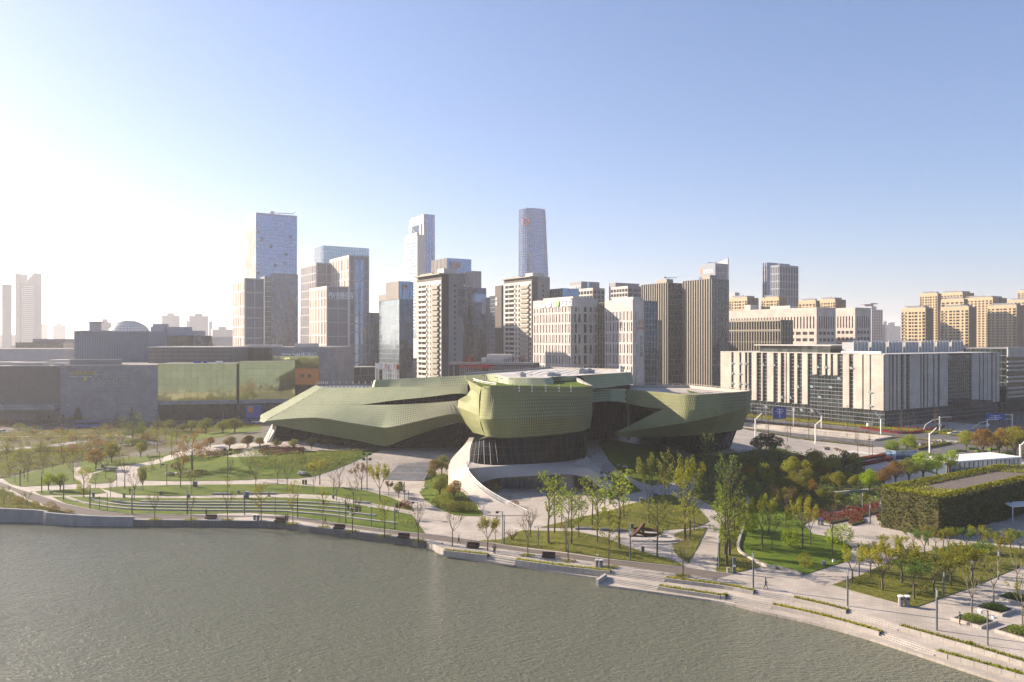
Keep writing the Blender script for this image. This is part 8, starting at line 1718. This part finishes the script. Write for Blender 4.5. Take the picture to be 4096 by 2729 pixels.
# ------------------------------------------------------------ people: one skinned body each
def person(p, ang, hgt, pose, label, cols=('black', 'black')):
    sc = hgt / 1.72; st = .28 if pose == 'walk' else .06; arm = .22 if pose == 'walk' else .05
    if pose == 'sit': J = {'pel': (0, 0, .50), 'ch': (0, .03, .92), 'nk': (0, .0, 1.12), 'hd': (0, -.03, 1.24), 'hd2': (0, -.03, 1.38), 'kl': (-.12, -.45, .52), 'kr': (.12, -.45, .52), 'al': (-.12, -.42, .08), 'ar': (.12, -.42, .08), 'tl': (-.12, -.60, .04), 'tr': (.12, -.60, .04), 'sl': (-.19, .02, 1.02), 'sr': (.19, .02, 1.02), 'el': (-.24, -.05, .76), 'er': (.24, -.05, .76), 'wl': (-.14, -.28, .62), 'wr': (.14, -.28, .62)}
    else: J = {'pel': (0, 0, .92), 'ch': (0, .0, 1.26), 'nk': (0, .0, 1.46), 'hd': (0, -.02, 1.56), 'hd2': (0, -.02, 1.67), 'kl': (-.09, -st * .5, .50), 'kr': (.09, st * .25, .50), 'al': (-.09, -st, .09), 'ar': (.09, st * 1.2, .11), 'tl': (-.09, -st - .17, .04), 'tr': (.09, st * 1.2 - .15, .04), 'sl': (-.19, 0, 1.38), 'sr': (.19, 0, 1.38), 'el': (-.24, arm * .5, 1.10), 'er': (.24, -arm * .5, 1.10), 'wl': (-.23, arm * .4 - .08, .86), 'wr': (.23, -arm * 1.1 - .08, .88)}
    E = [('pel', 'ch'), ('ch', 'nk'), ('nk', 'hd'), ('hd', 'hd2'), ('pel', 'kl'), ('kl', 'al'), ('al', 'tl'), ('pel', 'kr'), ('kr', 'ar'), ('ar', 'tr'), ('ch', 'sl'), ('sl', 'el'), ('el', 'wl'), ('ch', 'sr'), ('sr', 'er'), ('er', 'wr')]
    RR = {'pel': .145, 'ch': .16, 'nk': .06, 'hd': .095, 'hd2': .085, 'kl': .068, 'kr': .068, 'al': .045, 'ar': .045, 'tl': .04, 'tr': .04, 'sl': .075, 'sr': .075, 'el': .048, 'er': .048, 'wl': .032, 'wr': .032}
    ks = list(J); me = bpy.data.meshes.new('person'); me.from_pydata([J[k] for k in ks], [(ks.index(a), ks.index(b)) for a, b in E], []); o = bpy.data.objects.new('person', me); SC.collection.objects.link(o)
    md = o.modifiers.new('skin', 'SKIN')
    for i, k in enumerate(ks): me.skin_vertices[0].data[i].radius = (RR[k], RR[k] * (.72 if k in ('pel', 'ch') else 1))
    me.skin_vertices[0].data[0].use_root = True; sb = o.modifiers.new('sub', 'SUBSURF'); sb.levels = sb.render_levels = 1
    dg = bpy.context.evaluated_depsgraph_get(); m2 = bpy.data.meshes.new_from_object(o.evaluated_get(dg)); bpy.data.objects.remove(o); m2.name = 'person'; m2.materials.clear()
    for m in (X[cols[0]], X[cols[1]], X['skin_tone'], X['black']): m2.materials.append(m)
    hz_ = J['nk'][2] + .02; wz = J['pel'][2]
    for f in m2.polygons:
        c = f.center; f.use_smooth = True; f.material_index = 2 if (c.z > hz_ and c.y < .0 and c.z < J['hd2'][2]) else 3 if c.z > hz_ else 3 if c.z < .07 else 1 if c.z < wz else 0
    r = bpy.data.objects.new('person', m2); link(r); r.location = p; r.rotation_euler = (0, 0, ang); r.scale = (sc, sc, sc); tag(r, label, 'person')
    hm_ = MB()
    for sx, k in ((-1, 'wl'), (1, 'wr')):
        wv = Vector(J[k]); hm_.v, hm_.f, hm_.m = [], [], []; hm_.box(wv.x - .018, wv.y - .045, wv.z - .10, wv.x + .018, wv.y + .035, wv.z + .01)
        for fi in range(4): y0 = wv.y - .043 + fi * .02; hm_.box(wv.x - .010, y0, wv.z - .10 - (.075, .085, .08, .065)[fi], wv.x + .008, y0 + .016, wv.z - .10)
        hm_.tube([(wv.x, wv.y - .045, wv.z - .03), (wv.x - sx * .005, wv.y - .075, wv.z - .075), (wv.x - sx * .01, wv.y - .07, wv.z - .11)], .011, 5); hm_.build('hand', X['skin_tone'], r)
    hr_ = MB(); c = Vector(J['hd2']); hr_.tube([c + Vector((0, .03, -.09)), c + Vector((0, .03, -.02)), c + Vector((0, .015, .045)), c + Vector((0, 0, .085))], [.088, .108, .098, .05], 8); hr_.build('hair', X['black'], r)
    return r
def pg(k, x, y): return G(*q(k, x, y))
PP = [('a', 1112, 917, 40, 'stand', 'person in dark red walking under the bare trees of the curved lawn', 0, ('l_red', 'black')), ('a', 1765, 1110, 60, 'walk', 'person in black on the running path behind the leftmost bench', 1.4, None), ('a', 2216, 1132, 60, 'stand', 'person in a yellow jacket by the leftmost path bins', 0, ('letter_y', 'black')),
      ('b', 309, 836, 68, 'stand', 'person in black, left of the pair beside the second bench', 0, None), ('b', 322, 836, 70, 'stand', 'person in dark clothes, right of the pair beside the second bench', .4, ('slate', 'black')), ('b', 645, 847, 72, 'walk', 'person in black jogging on the running path left of the group', -1.3, None), ('b', 630, 688, 62, 'sit', 'person sitting alone on the topmost seat row', 0, None),
      ('b', 841, 740, 62, 'stand', 'leftmost dark-clothed person of the group on the seat rows', 0, ('wood', 'black')), ('b', 872, 752, 74, 'sit', 'second person of the group, sitting on the seat row', .3, None), ('b', 862, 785, 40, 'sit', 'person in white crouching in front of the group', 0, ('white', 'white')), ('b', 908, 752, 66, 'stand', 'third dark-clothed standing person of the group', .3, None), ('b', 920, 752, 66, 'stand', 'fourth dark-clothed standing person of the group', -.3, None), ('b', 941, 755, 70, 'stand', 'rightmost standing person of the group on the seat rows', 0, None),
      ('b', 1788, 1020, 80, 'walk', 'person in black striding left on the running path by the bare tree', -1.4, None), ('b', 1895, 1052, 62, 'sit', 'person in black sitting on the bench before the plaza', .0, None), ('b', 2088, 1100, 80, 'stand', 'left of the two people at the head of the short steps', .2, None), ('b', 2098, 1102, 78, 'walk', 'right of the two people at the head of the short steps', .5, ('slate', 'black')),
      ('e', 321, 602, 92, 'walk', 'man in a black suit walking alone on the promenade', 1.3, None), ('e', 1848, 882, 98, 'stand', 'man in a dark blue jacket by the square planter', .4, ('slate', 'black'))]
for k, x, y, hpx, pose, lb, ang, cols in PP:
    p = pg(k, x, y); person(p, ang, min(1.85, max(1.6, 1.72)), pose, lb, cols or ('black', 'black'))
# cyclist
p = pg('d', 1662, 352); r = empty('scooter', p, 1.2); tag(r, 'scooter ridden at the crossroads', 'scooter'); mb = MB()
for sx in (-.6, .6): mb.tube([(sx + .26 * math.cos(i * .628), 0, .28 + .26 * math.sin(i * .628)) for i in range(11)], .05, 5, False)
mb.build('wheels', X['rubber'], r); mb = MB(); mb.tube([(.6, 0, .3), (.45, 0, 1.0)], .05, 5); mb.tube([(.45, -.3, 1.02), (.45, .3, 1.02)], .03, 5); mb.tube([(.5, 0, .35), (.1, 0, .3), (-.3, 0, .55), (-.6, 0, .6)], .1, 6); mb.build('frame', X['slate'], r); person(p + Vector((0, 0, .22)), 1.2 + math.pi / 2, 1.7, 'sit', 'rider with a white helmet on the scooter at the crossroads', ('steel', 'black'))
# ------------------------------------------------------------ haze
hz = MB(); hz.box(-9500, -401, -4.2, 9700, 11900, 252); ho = hz.build('haze', [], kind='stuff')
hm = bpy.data.materials.new('thin_haze'); hm.use_nodes = True; nt = hm.node_tree; nt.nodes.remove(nt.nodes['Principled BSDF'])
pv = nt.nodes.new('ShaderNodeVolumePrincipled'); pv.inputs['Color'].default_value = (.97, .97, 1, 1); pv.inputs['Density'].default_value = 0.00014; pv.inputs['Anisotropy'].default_value = .35
nt.links.new(pv.outputs[0], nt.nodes['Material Output'].inputs['Volume']); ho.data.materials.append(hm)
